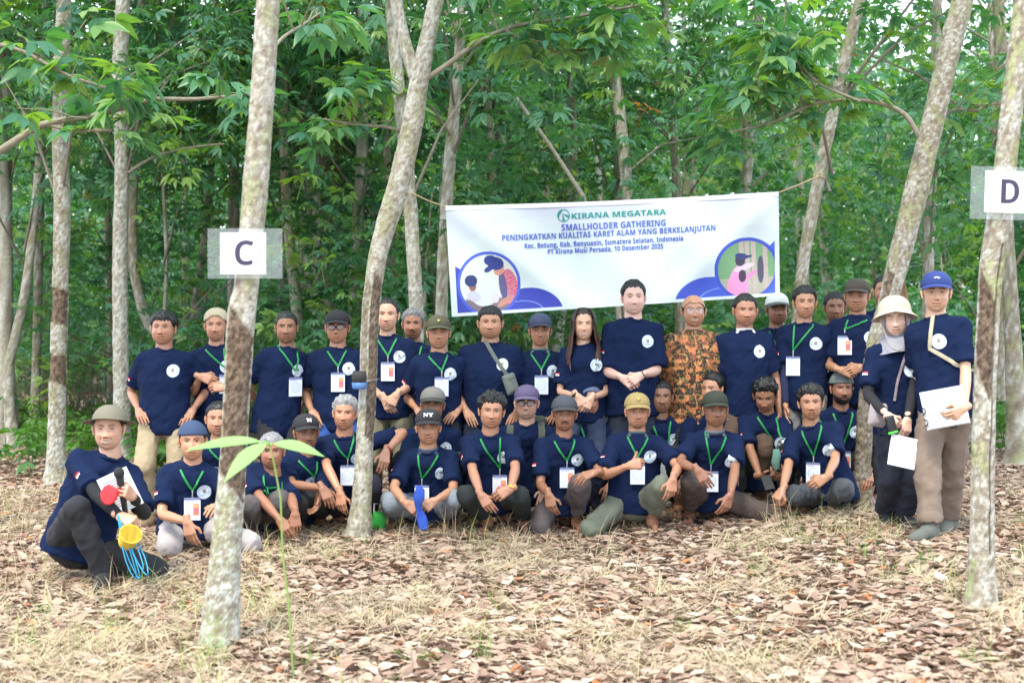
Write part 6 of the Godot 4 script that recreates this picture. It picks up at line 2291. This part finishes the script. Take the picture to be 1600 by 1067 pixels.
# printed picture: someone in pink working at a trunk
func photo_right(q: Vector2, n: FastNoiseLite) -> Color:
	var g := n.get_noise_2d(q.x * 7.0 + 300.0, q.y * 7.0)
	var c := Color(0.38, 0.58, 0.42).lerp(Color(0.60, 0.76, 0.58), clampf(0.5 + 1.3 * g, 0.0, 1.0))
	if q.y > 14.0:
		c = c.lerp(Color(0.78, 0.72, 0.68), 0.7)
	for t in [-7.0, 2.0, 12.0, 30.0]:
		if absf(q.x - t - q.y * 0.03) < 3.6:
			c = Color(0.80, 0.76, 0.74) if g > -0.15 else Color(0.66, 0.58, 0.56)
	if inel(q, 22, 2, 5, 22):
		c = Color(0.34, 0.30, 0.42)
	if inel(q, -18, 22, 12, 30, 0.28) or inel(q, -12, 30, 14, 20):
		c = Color(0.93, 0.56, 0.80).lerp(Color(0.98, 0.72, 0.88), clampf(0.4 + g * 1.5, 0.0, 1.0))
	if inel(q, -4, -3, 17, 4.5, -0.3):
		c = Color(0.88, 0.80, 0.93)
	if inel(q, 6, 10, 12, 4, -0.6):
		c = Color(0.92, 0.56, 0.78)
	if inel(q, -7, 11, 6, 10):
		c = Color(0.28, 0.20, 0.32)
	if inel(q, -10, -15, 8, 10):
		c = Color(0.24, 0.20, 0.32)
	if inel(q, -8, -21, 10, 5, 0.2) or inel(q, 2, -20, 7, 2.2, -0.1):
		c = Color(0.20, 0.24, 0.48)
	return c

func bent_text(s: String, mid: Vector2, width: float, tall: float, m: Material, wide_font := false) -> ArrayMesh:
	var f := SystemFont.new()
	f.font_names = PackedStringArray(["Droid Sans"])
	f.font_weight = 700
	var t := TextMesh.new()
	t.text = s
	t.font = f
	t.font_size = 64
	t.pixel_size = 0.01
	t.depth = 0.05
	t.curve_step = 2.0
	var a := t.get_mesh_arrays()
	var v: PackedVector3Array = a[Mesh.ARRAY_VERTEX]
	var lo := Vector3.INF
	var hi := -Vector3.INF
	for p in v:
		lo = lo.min(p)
		hi = hi.max(p)
	# cap height of the font is about 0.72 of its size
	var cap := 0.64 * 0.72
	var ce := (lo + hi) * 0.5
	var st := SurfaceTool.new()
	st.begin(Mesh.PRIMITIVE_TRIANGLES)
	st.set_smooth_group(-1)
	var idx: PackedInt32Array = a[Mesh.ARRAY_INDEX]
	for k in idx:
		var p := v[k]
		var ss := mid.x + (p.x - ce.x) / (hi.x - lo.x) * width
		var tt := mid.y - (p.y - 0.0 - cap * 0.0) / cap * tall + 0.0
		st.add_vertex(banner_pt(ss, tt, 0.005 if p.z > 0.0 else 0.001))
	st.generate_normals()
	return arr_mesh(st.commit_to_arrays(), m)

func make_banner() -> void:
	var root := thing("banner", "white printed event banner roped between two trees behind the group", "banner")
	var m := mat(Color.WHITE, 0.55)
	m.albedo_texture = banner_tex()
	m.albedo_color = Color(0.90, 0.90, 0.90)
	m.backlight_enabled = true
	m.backlight = Color(0.35, 0.35, 0.35)
	var b := MB.new()
	var nx := 90
	var ny := 24
	for side in 2:
		for j in ny + 1:
			for i in nx + 1:
				b.vert(banner_pt(float(i) / nx, float(j) / ny, -0.0012 * side), Color.WHITE, Vector2(float(i) / nx, float(j) / ny))
	var st := (nx + 1) * (ny + 1)
	for j in ny:
		for i in nx:
			var a := j * (nx + 1) + i
			b.quad(a, a + 1, a + nx + 2, a + nx + 1)
			b.quad(a + st, a + st + nx + 1, a + st + nx + 2, a + st + 1)
	part("sheet", mesh_of(b, m), root)
	# hems
	var hm := MB.new()
	var hp := PackedVector3Array()
	var hn := PackedVector3Array()
	for k in 60:
		hp.append(banner_pt(k / 59.0, 0.018, 0.004))
		hn.append(Vector3.BACK)
	ribbon(hm, hp, hn, 0.019, 0.001)
	part("hem", mesh_of(hm, mat(lin(0.76, 0.74, 0.80), 0.6)), root)
	var blue := mat(Color(0.28, 0.37, 0.74), 0.6)
	var teal := mat(Color(0.10, 0.55, 0.52), 0.6)
	var lines := [["KIRANA MEGATARA", Vector2(0.519, 0.128), 0.284, 0.052, teal], ["SMALLHOLDER GATHERING", Vector2(0.502, 0.232), 0.314, 0.060, blue], ["PENINGKATKAN KUALITAS KARET ALAM YANG BERKELANJUTAN", Vector2(0.4866, 0.307), 0.6437, 0.053, blue], ["Kec. Betung, Kab. Banyuasin, Sumatera Selatan, Indonesia", Vector2(0.471, 0.389), 0.479, 0.047, blue], ["PT Kirana Musi Persada, 10 Desember 2025", Vector2(0.475, 0.453), 0.349, 0.047, blue]]
	for l in lines:
		part("lettering", bent_text(l[0], l[1], l[2], l[3], l[4]), root)
	# round mark before the first line
	var em := MB.new()
	var ce := Vector2(0.3525, 0.118)
	for k in 3:
		var a0: float = [2.5, 0.05, 1.25][k]
		var a1: float = [4.7, 0.55, 1.75][k]
		var f := em.vert(banner_pt(ce.x - 0.0035, ce.y - 0.02, 0.004)) if k > 0 else em.vert(banner_pt(ce.x - 0.012, ce.y - 0.005, 0.004))
		for i in 13:
			var a := lerpf(a0, a1, i / 12.0)
			em.vert(banner_pt(ce.x + cos(a) * 0.0178, ce.y + sin(a) * 0.056, 0.004))
		for i in 12:
			em.tri(f, f + 1 + i, f + 2 + i)
	part("printed_mark", mesh_of(em, teal), root)
	var ring := MB.new()
	var pts := PackedVector3Array()
	var nr := PackedVector3Array()
	for i in 25:
		var a := TAU * i / 24.0
		pts.append(banner_pt(ce.x + cos(a) * 0.0178, ce.y + sin(a) * 0.056, 0.004))
		nr.append(Vector3.BACK)
	ribbon(ring, pts, nr, 0.003, 0.0006)
	part("printed_ring", mesh_of(ring, teal), root)
	# ropes
	var rope := mat(lin(0.42, 0.30, 0.18), 0.9)
	for q in [["pale rope tying the banner to the slim trunk beside forked tree", [[697, 323, 11.5], [672, 315, 11.5], [644, 302, 11.45], [634, 303, 11.52], [646, 308, 11.66], [648, 303, 11.5]]], ["orange-brown rope tying banner corner to slender slanting tree", [[1217, 301, 11.5], [1250, 288, 11.7], [1280, 275, 11.9], [1290, 277, 11.98], [1282, 279, 12.1], [1272, 275, 11.92]]]]:
		var rb := MB.new()
		var p := PackedVector3Array()
		for e in q[1]:
			p.append(px(e[0], e[1], e[2]))
		var rr := PackedFloat32Array()
		rr.resize(p.size())
		rr.fill(0.006)
		rb.tube(p, rr, 6)
		var o := part(numbered("banner_rope"), mesh_of(rb, rope), self)
		o.set_meta("label", q[0])
		o.set_meta("category", "rope")

# a letter on white paper sealed in a clear sheet, wrapped on a trunk
func letter_sign(letter: String, u: float, v: float, d: float, tilt: float, label: String, pw: float, ph: float, film: Array, flip: float) -> void:
	var at := px(u, v, d)
	var root := thing("letter_sign", label, "sign", at)
	root.rotation.z = tilt
	var fm := mat(Color(0.92, 0.97, 0.97, 0.03), 0.08)
	fm.transparency = BaseMaterial3D.TRANSPARENCY_ALPHA
	var fb := MB.new()
	fb.box(Vector3(film[0], film[1], 0.0), Basis.IDENTITY, Vector3(film[2], film[3], 0.0008), Color.WHITE, 0.0003)
	part("clear_film", mesh_of(fb, fm), root)
	var pb := MB.new()
	pb.box(Vector3(0, 0, 0.003), Basis.IDENTITY, Vector3(pw, ph, 0.0008), Color.WHITE, 0.0003)
	part("paper", mesh_of(pb, mat(lin(0.84, 0.83, 0.86), 0.5)), root)
	text_part("letter", letter, 0.150, mat(lin(0.035, 0.030, 0.07), 0.5), root, Transform3D(Basis.IDENTITY, Vector3(flip, 0.0, 0.0052)), true, 0.0012)

func make_signs() -> void:
	letter_sign("C", 379.5, 396, 6.03, 0.0, "white paper sign with letter C on leaning pale tree", 0.1, 0.091, [0.008, 0.0, 0.164, 0.110], 0.003)
	letter_sign("D", 1578, 300, 6.235, -0.03, "white paper sign with letter D on scarred pale tree", 0.112, 0.094, [-0.006, -0.006, 0.170, 0.120], 0.002)
# ---------------------------------------------------------------- worn and held things
func who(part_of_label: String) -> Array:
	for k in folk:
		if folk[k][2].label.contains(part_of_label):
			return folk[k]
	push_error("nobody: " + part_of_label)
	return []

func prop(called: String, label: String, category: String, b: MB, m: Material, at := Vector3.ZERO) -> MeshInstance3D:
	var o := part(numbered(called), mesh_of(b, m), self, Transform3D(Basis.IDENTITY, at))
	o.set_meta("label", label)
	o.set_meta("category", category)
	return o

func strap(called: String, f: Array, pts_px: Array, w: float, m: Material, lift := 0.008) -> void:
	# a strap laid over the shirt through picture points
	var R: Dictionary = f[1]
	var o: Dictionary = f[2]
	var d: float = F / o.s
	var eye: Vector3 = CAM - R.base
	var pts := PackedVector3Array()
	var nr := PackedVector3Array()
	for i in pts_px.size() - 1:
		for k in 8:
			var t := k / 8.0
			var u := lerpf(pts_px[i][0], pts_px[i + 1][0], t)
			var v := lerpf(pts_px[i][1], pts_px[i + 1][1], t)
			var q: Vector3 = px(u, v, d) - R.base
			var dir := (q - eye).normalized()
			var p := on_cloth(R, o, q - dir * 0.6, dir, lift)
			if p != Vector3.INF:
				pts.append(p)
				nr.append((R.fwd + Vector3.UP * 0.2).normalized())
	if pts.size() > 2:
		var b := MB.new()
		ribbon(b, pts, nr, w, 0.003)
		part(called, mesh_of(b, m), f[0])

func paper_sheet(at: Vector3, b: Basis, w: float, h: float, bend: float, text_rows := true) -> Array:
	var sheet := MB.new()
	var ink := MB.new()
	var n := 10
	for lay in 2:
		for j in n + 1:
			for i in 2:
				var t := float(j) / n
				sheet.vert(at + b * Vector3((i * 2 - 1) * w, (0.5 - t) * 2.0 * h, bend * t * t - 0.0012 * lay))
	for lay in 2:
		for j in n:
			var a := lay * (n + 1) * 2 + j * 2
			if lay == 0:
				sheet.quad(a, a + 1, a + 3, a + 2)
			else:
				sheet.quad(a, a + 2, a + 3, a + 1)
	if text_rows:
		for r in 12:
			var t := 0.16 + r * 0.06
			var ww := w * (0.75 if r % 4 != 3 else 0.4)
			ink.box(at + b * Vector3(-w * 0.8 + ww, (0.5 - t) * 2.0 * h, bend * t * t + 0.0012), b, Vector3(ww, 0.0024, 0.0004))
	return [sheet, ink]

func make_props() -> void:
	var rng := RandomNumberGenerator.new()
	rng.seed = 55
	# ---- brimmed-hat man: microphone, red funnel, yellow cup, blue cord, papers
	var f := who("brimmed hat squatting")
	var R: Dictionary = f[1]
	var base: Vector3 = R.base
	var hr: Transform3D = R.arms[1].hand
	var hl: Transform3D = R.arms[0].hand
	var grip := base + hr * Vector3(0, 0.075, 0.035)
	var mic := thing("microphone", "black handheld microphone in brimmed-hat man's fist", "microphone", grip)
	var mb := MB.new()
	var md := Vector3(-0.08, 0.97, 0.25).normalized()
	mb.tube(PackedVector3Array([-md * 0.13, -md * 0.06, md * 0.02, md * 0.075]), PackedFloat32Array([0.014, 0.016, 0.019, 0.021]), 14)
	part("handle", mesh_of(mb, M.black), mic)
	var mh := MB.new()
	mh.ball(md * 0.10, basis_yz(md, Vector3.BACK) * Basis.from_scale(Vector3(0.029, 0.032, 0.029)), 14)
	part("foam_head", mesh_of(mh, cloth(Color(0.02, 0.02, 0.022))), mic)
	var red := thing("red_funnel", "bright red plastic funnel held beside the microphone", "funnel", grip + Vector3(-0.055, -0.02, 0.03))
	var rb := MB.new()
	var ax := Vector3(-0.35, 0.15, 0.9).normalized()
	rb.tube(PackedVector3Array([-ax * 0.02, Vector3.ZERO, ax * 0.012, ax * 0.014]), PackedFloat32Array([0.036, 0.050, 0.054, 0.046]), 28)
	part("cone", mesh_of(rb, M.red), red)
	var rs := MB.new()
	rs.tube(PackedVector3Array([Vector3(0.02, 0.01, -0.02), Vector3(0.075, 0.03, -0.03)]), PackedFloat32Array([0.022, 0.018]), 14)
	part("spout", mesh_of(rs, M.red), red)
	var cup := thing("yellow_cup", "yellow plastic cup dangling from brimmed-hat man's hand", "cup", px(200, 842, F / 280.0 - 0.40))
	var yb := MB.new()
	var ca := Vector3(0.40, 0.62, 0.62).normalized()
	yb.tube(PackedVector3Array([-ca * 0.046, -ca * 0.046, -ca * 0.045, -ca * 0.040, ca * 0.045, ca * 0.050, ca * 0.0505, ca * 0.0505, ca * 0.049, -ca * 0.032, -ca * 0.036, -ca * 0.036]), PackedFloat32Array([0.01, 0.040, 0.0425, 0.044, 0.056, 0.060, 0.060, 0.055, 0.0535, 0.041, 0.036, 0.01]), 28)
	part("bowl", mesh_of(yb, mat(lin(0.62, 0.42, 0.03), 0.35)), cup)
	for t in [-0.02, 0.0, 0.022]:
		var y2 := MB.new()
		y2.loop(ca * t, Basis(ca.cross(Vector3.BACK).normalized(), ca.cross(ca.cross(Vector3.BACK)).normalized(), ca), 0.050 + t * 0.15, 0.050 + t * 0.15, 0.003, 26, 6)
		part("rim_band", mesh_of(y2, mat(lin(0.55, 0.36, 0.02), 0.35)), cup)
	var wrist: Vector3 = base + R.arms[0].w
	var cord := MB.new()
	for k in 4:
		var p := PackedVector3Array()
		var e := px(212 + k * 6.0, 905 + rng.randf_range(-12, 14), F / 280.0 - 0.46)
		var s0 := wrist + Vector3(0.0, 0.01, 0.02)
		for i in 13:
			var t := i / 12.0
			var dip := sin(t * PI)
			p.append(s0 + (e - s0) * dip * (0.92 + 0.02 * k) + Vector3(lerpf(-0.05 - 0.008 * k, 0.05 + 0.01 * k, t) * dip, 0, 0.02 * sin(t * 9.0 + k)))
		var rr := PackedFloat32Array()
		rr.resize(13)
		rr.fill(0.0032)
		cord.tube(p, rr, 6)
	prop("blue_cord", "looped light blue cord hanging from brimmed-hat man's wrist", "cord", cord, mat(lin(0.03, 0.30, 0.50), 0.5))
	var ps := paper_sheet(px(187, 768, F / 280.0 - 0.235), Basis(Vector3.BACK, 0.45) * Basis(Vector3.UP, 0.25), 0.085, 0.11, 0.02)
	var pp := prop("paper_sheets", "white printed sheets tucked behind the red funnel", "papers", ps[0], M.white)
	part("print", mesh_of(ps[1], cloth(Color(0.16, 0.16, 0.28))), pp)
	# ---- blue cap in the squatting man's hands
	f = who("holding blue cap")
	var bc := thing("folded_cap", "bright blue cap dangling from squatting man's hands", "cap", px(656, 792, F / 226.0 - 0.45))
	var cb := MB.new()
	var pts := PackedVector3Array()
	var rad := PackedFloat32Array()
	for q in [[-0.01, 0.14, 0.012], [0.0, 0.11, 0.032], [-0.006, 0.06, 0.038], [-0.012, 0.02, 0.024], [-0.006, -0.02, 0.022], [0.008, -0.07, 0.034], [0.022, -0.115, 0.036], [0.032, -0.142, 0.022], [0.036, -0.15, 0.006]]:
		pts.append(Vector3(q[0], q[1], 0.012 * sin(q[1] * 30.0)))
		rad.append(q[2])
	cb.tube(pts, rad, 18, Color.WHITE, 0.42, Vector3.RIGHT)
	for k in cb.v.size():
		cb.v[k] += Vector3(0, 0, 1) * 0.008 * noise_a.get_noise_3d(cb.v[k].x * 500.0, cb.v[k].y * 300.0, 0)
	part("crown", mesh_of(cb, cloth(Color(0.02, 0.065, 0.34))), bc)
	var br := MB.new()
	br.box(Vector3(0.022, -0.11, 0.026), Basis(Vector3.RIGHT, -0.1) * Basis(Vector3.BACK, 0.15), Vector3(0.026, 0.036, 0.003), Color.WHITE, 0.002)
	part("peak", mesh_of(br, cloth(Color(0.022, 0.07, 0.37))), bc)
	# ---- heavy man's shoulder bag
	f = who("heavy man")
	var olive := cloth(Color(0.115, 0.135, 0.115))
	strap("bag_strap", f, [[749, 517], [765, 545], [783, 575], [797, 594]], 0.014, olive)
	R = f[1]
	var hp := px(798, 600, F / 212.0 - 0.20)
	var bag := thing("shoulder_bag", "grey-green zipped shoulder bag at heavy man's hip", "bag", hp)
	var gb := MB.new()
	gb.box(Vector3.ZERO, Basis(Vector3.BACK, 0.32) * Basis(Vector3.UP, 0.5), Vector3(0.052, 0.075, 0.024), Color.WHITE, 0.018)
	part("pouch", mesh_of(gb, olive), bag)
	var zb := MB.new()
	zb.tube(PackedVector3Array([Vector3(-0.055, 0.025, 0.012), Vector3(-0.01, 0.035, 0.034), Vector3(0.035, 0.052, 0.028)]), PackedFloat32Array([0.003, 0.003, 0.003]), 6)
	part("zip", mesh_of(zb, cloth(Color(0.05, 0.06, 0.055))), bag)
	# ---- backpack straps
	f = who("backpack straps")
	var pk := cloth(Color(0.075, 0.085, 0.065))
	strap("backpack_strap", f, [[801, 648], [797, 675], [799, 705]], 0.024, pk, 0.010)
	strap("backpack_strap", f, [[843, 648], [846, 675], [844, 702]], 0.024, pk, 0.010)
	R = f[1]
	var kb := MB.new()
	kb.box(R.neck - R.fwd * 0.20 - R.up * 0.20, Basis(R.right, R.up, R.fwd), Vector3(0.15, 0.20, 0.08), Color.WHITE, 0.05)
	part("backpack", mesh_of(kb, pk), f[0])
	# ---- man in the blue cap: strap, clipboard, phone
	f = who("blue cap and beige")
	R = f[1]
	var beige := cloth(Color(0.40, 0.36, 0.26))
	strap("shoulder_strap", f, [[1460, 493], [1456, 520], [1455, 545], [1480, 560], [1505, 573], [1522, 580]], 0.012, beige)
	var d := F / 256.0 - 0.245
	var cl := thing("clipboard", "clipboard with white forms held by the blue-cap man", "clipboard", px(1477, 637, d))
	cl.rotation = Vector3(-0.15, -0.25, 0.20)
	var bb := MB.new()
	bb.box(Vector3(0, 0, -0.004), Basis.IDENTITY, Vector3(0.125, 0.115, 0.0025), Color.WHITE, 0.0015)
	part("board", mesh_of(bb, mat(lin(0.55, 0.57, 0.62), 0.5)), cl)
	ps = paper_sheet(Vector3(0.004, 0.0, 0.003), Basis.IDENTITY, 0.115, 0.108, 0.006)
	part("form", mesh_of(ps[0], M.white), cl)
	part("print", mesh_of(ps[1], cloth(Color(0.22, 0.23, 0.28))), cl)
	for y in [0.0, -0.07]:
		var ck := MB.new()
		ck.tube(PackedVector3Array([Vector3(-0.13, y - 0.02, 0.0), Vector3(-0.125, y - 0.02, 0.016), Vector3(-0.11, y, 0.018), Vector3(-0.125, y + 0.02, 0.016), Vector3(-0.13, y + 0.02, 0.0)]), PackedFloat32Array([0.004, 0.004, 0.004, 0.004, 0.004]), 6)
		part("clip", mesh_of(ck, M.black), cl)
	var phb := MB.new()
	phb.box(Vector3.ZERO, Basis(Vector3.BACK, 0.1), Vector3(0.022, 0.035, 0.005), Color.WHITE, 0.003)
	prop("phone", "black phone under the blue-cap man's hand on the clipboard", "phone", phb, M.black, px(1490, 660, d - 0.010))
	# ---- woman in the bucket hat: headscarf, strap, cord, papers, radio, bag
	f = who("bucket hat and grey")
	R = f[1]
	var hx: Transform3D = R.head
	var grey := cloth(Color(0.30, 0.30, 0.35))
	var sc := MB.new()
	var nc := 48
	var nr := 22
	for r in nr + 1:
		for c in nc:
			var a := TAU * c / nc
			var open := 0.97 - 0.14 * absf(cos(a))
			var e := lerpf(open, PI - 0.02, float(r) / nr)
			var dr := Vector3(sin(e) * cos(a), sin(e) * sin(a) - 0.12 * cos(e), cos(e)).normalized()
			var wv := 0.0035 * sin(a * 7.0 + r * 0.6)
			sc.vert(hx * (dr * (skull(dr, 1.04, 1.08) + 0.012 + wv * float(r) / nr)))
	for r in nr:
		for c in nc:
			var a := r * nc + c
			var q := r * nc + (c + 1) % nc
			sc.quad(a, a + nc, q + nc, q)
	var first := sc.v.size()
	for r in 12:
		for c in nc:
			var a := TAU * c / nc
			var t := r / 11.0
			var ce: Vector3 = (hx * Vector3(0, -0.085, -0.012)).lerp(R.neck - R.up * 0.05 + R.fwd * 0.02, t)
			var rr := lerpf(0.070, 0.118, pow(t, 1.4)) * (1.0 + 0.07 * sin(a * 5.0 + t * 5.0))
			sc.vert(ce + R.right * cos(a) * rr * 1.08 + R.fwd * sin(a) * rr * (0.95 + 0.15 * t) + R.up * 0.012 * sin(a * 3.0 + t * 9.0) * t)
	for r in 11:
		for c in nc:
			var a := first + r * nc + c
			var q := first + r * nc + (c + 1) % nc
			sc.quad(a, a + nc, q + nc, q)
	part("headscarf", mesh_of(sc, grey), f[0])
	var ck2 := MB.new()
	var cp := PackedVector3Array()
	for i in 15:
		var t := i / 14.0 * 2.0 - 1.0
		cp.append(hx * Vector3(t * 0.088, -0.02 - 0.17 * (1.0 - t * t), 0.05 + 0.085 * (1.0 - t * t)))
	var crr := PackedFloat32Array()
	crr.resize(15)
	crr.fill(0.003)
	ck2.tube(cp, crr, 6)
	part("chin_cord", mesh_of(ck2, beige), f[0])
	strap("bag_strap", f, [[1420, 540], [1410, 570], [1402, 600], [1398, 630]], 0.008, cloth(Color(0.30, 0.24, 0.27)))
	var pb := MB.new()
	pb.box(Vector3.ZERO, Basis(Vector3.BACK, -0.15), Vector3(0.055, 0.075, 0.03), Color.WHITE, 0.025)
	prop("small_bag", "small mauve-grey bag at the bucket-hat woman's side", "bag", pb, cloth(Color(0.33, 0.29, 0.31)), px(1372, 648, F / 248.0 - 0.13))
	ps = paper_sheet(px(1411, 706, F / 248.0 - 0.33), Basis(Vector3.BACK, -0.22) * Basis(Vector3.RIGHT, -0.2), 0.083, 0.095, 0.015, false)
	pp = prop("paper_sheets", "white papers hanging from the bucket-hat woman's hand", "papers", ps[0], M.white)
	var ib := MB.new()
	ib.box(px(1406, 722, F / 248.0 - 0.345), Basis(Vector3.BACK, -0.22) * Basis(Vector3.RIGHT, -0.2), Vector3(0.03, 0.002, 0.0004))
	part("print", mesh_of(ib, cloth(Color(0.4, 0.42, 0.5))), pp)
	var wt := thing("walkie_talkie", "black walkie-talkie with green stripe in bucket-hat woman's hand", "radio", px(1393, 664, F / 248.0 - 0.33))
	var wb := MB.new()
	wb.box(Vector3.ZERO, Basis(Vector3.BACK, 0.25), Vector3(0.028, 0.055, 0.016), Color.WHITE, 0.008)
	part("case", mesh_of(wb, M.black), wt)
	var wg := MB.new()
	wg.box(Vector3(0.010, -0.045, 0.010), Basis(Vector3.BACK, 0.25), Vector3(0.030, 0.007, 0.010), Color.WHITE, 0.003)
	part("green_band", mesh_of(wg, mat(lin(0.06, 0.55, 0.05), 0.4)), wt)
	# ---- man behind the leaning tree: brown cloth
	f = who("brown cloth at his neck")
	R = f[1]
	var bm := MB.new()
	for lay in 2:
		for j in 13:
			for i in 9:
				var t := j / 12.0
				var s := i / 8.0
				var q: Vector3 = px(lerpf(1406, 1401, t) + s * lerpf(8, 24, t), lerpf(432, 487, t) + 3.0 * s, F / 203.0 - 0.10 - 0.012 * sin(s * 8.0 + t * 2.0)) - R.base
				bm.vert(q - Vector3(0, 0, 0.004 * lay))
	for lay in 2:
		for j in 12:
			for i in 8:
				var a := lay * 117 + j * 9 + i
				if lay == 0:
					bm.quad(a, a + 1, a + 10, a + 9)
				else:
					bm.quad(a, a + 9, a + 10, a + 1)
	part("neck_cloth", mesh_of(bm, cloth(Color(0.22, 0.13, 0.075))), f[0])
	# ---- tousled man: phone and green glove
	f = who("tousled hair looking")
	var pn := MB.new()
	pn.box(Vector3.ZERO, Basis(Vector3.BACK, 0.2) * Basis(Vector3.RIGHT, -0.9), Vector3(0.035, 0.068, 0.005), Color.WHITE, 0.003)
	prop("phone", "black phone in the tousled crouching man's hands", "phone", pn, M.black, px(1200, 754, F / 217.0 - 0.40))
	var gl := MB.new()
	gl.tube(PackedVector3Array([Vector3(0, 0.09, 0), Vector3(0.004, 0.05, 0.01), Vector3(-0.004, 0.0, 0.005), Vector3(0.006, -0.05, 0.0)]), PackedFloat32Array([0.022, 0.030, 0.032, 0.022]), 12, Color.WHITE, 0.6)
	prop("green_glove", "grey-green rubber glove by the tousled crouching man's hand", "glove", gl, cloth(Color(0.10, 0.20, 0.17)), px(1213, 722, F / 217.0 - 0.36))
	# ---- green bag at the foot of the forked tree
	var sb := thing("green_bag", "small bright green bag on the ground beside forked tree", "bag", ground_at(590, 834))
	var sp := MB.new()
	sp.box(Vector3(0, 0.085, -0.05), Basis(Vector3.BACK, -0.15), Vector3(0.045, 0.06, 0.03), Color.WHITE, 0.022)
	part("pouch", mesh_of(sp, mat(lin(0.03, 0.42, 0.05), 0.55)), sb)
	var sh := MB.new()
	sh.tube(PackedVector3Array([Vector3(-0.03, 0.13, -0.05), Vector3(-0.03, 0.20, -0.05), Vector3(0.02, 0.20, -0.05), Vector3(0.03, 0.13, -0.05)]), PackedFloat32Array([0.006, 0.006, 0.006, 0.006]), 6)
	part("handle", mesh_of(sh, M.white), sb)
	# ---- latex cup wired to the forked tree
	var lc := thing("latex_cup", "dark latex-crusted cup wired to the forked tree", "cup", px(561, 595, 9.08))
	var lb := MB.new()
	lb.tube(PackedVector3Array([Vector3(0, -0.055, 0), Vector3(0, -0.05, 0), Vector3(0, -0.01, 0)]), PackedFloat32Array([0.035, 0.046, 0.05]), 20)
	part("blue_base", mesh_of(lb, mat(lin(0.05, 0.14, 0.33), 0.5)), lc)
	var l2 := MB.new()
	l2.tube(PackedVector3Array([Vector3(0, -0.012, 0), Vector3(0, 0.03, 0), Vector3(0, 0.065, 0), Vector3(0, 0.06, 0), Vector3(0, 0.01, 0)]), PackedFloat32Array([0.049, 0.050, 0.042, 0.036, 0.036]), 20)
	part("crusted_bowl", mesh_of(l2, cloth(Color(0.035, 0.032, 0.03))), lc)
	var l3 := MB.new()
	l3.loop(Vector3(0.055, 0.0, -0.05), Basis(Vector3.RIGHT, PI / 2) * Basis(Vector3.UP, 0.15), 0.075, 0.068, 0.0016, 24, 5)
	part("wire", mesh_of(l3, M.metal), lc)
func build_all() -> void:
	people_materials()
	make_forest()
	print("forest ", Time.get_ticks_msec())
	M.plant_set = []
	var rng := RandomNumberGenerator.new()
	rng.seed = 33
	for k in 10:
		var m: StandardMaterial3D = leaf_mat.duplicate()
		m.albedo_color = Color(0.07, 0.20, 0.05).lerp(Color(0.16, 0.32, 0.06), rng.randf()).linear_to_srgb()
		var mm: ArrayMesh = twigs[k % 5].duplicate()
		mm.surface_set_material(0, m)
		M.plant_set.append(mm)
	make_ground()
	print("ground ", Time.get_ticks_msec())
	make_banner()
	make_signs()
	print("banner ", Time.get_ticks_msec())
	make_people()
	make_props()
	make_seedling()
	print("done ", Time.get_ticks_msec())
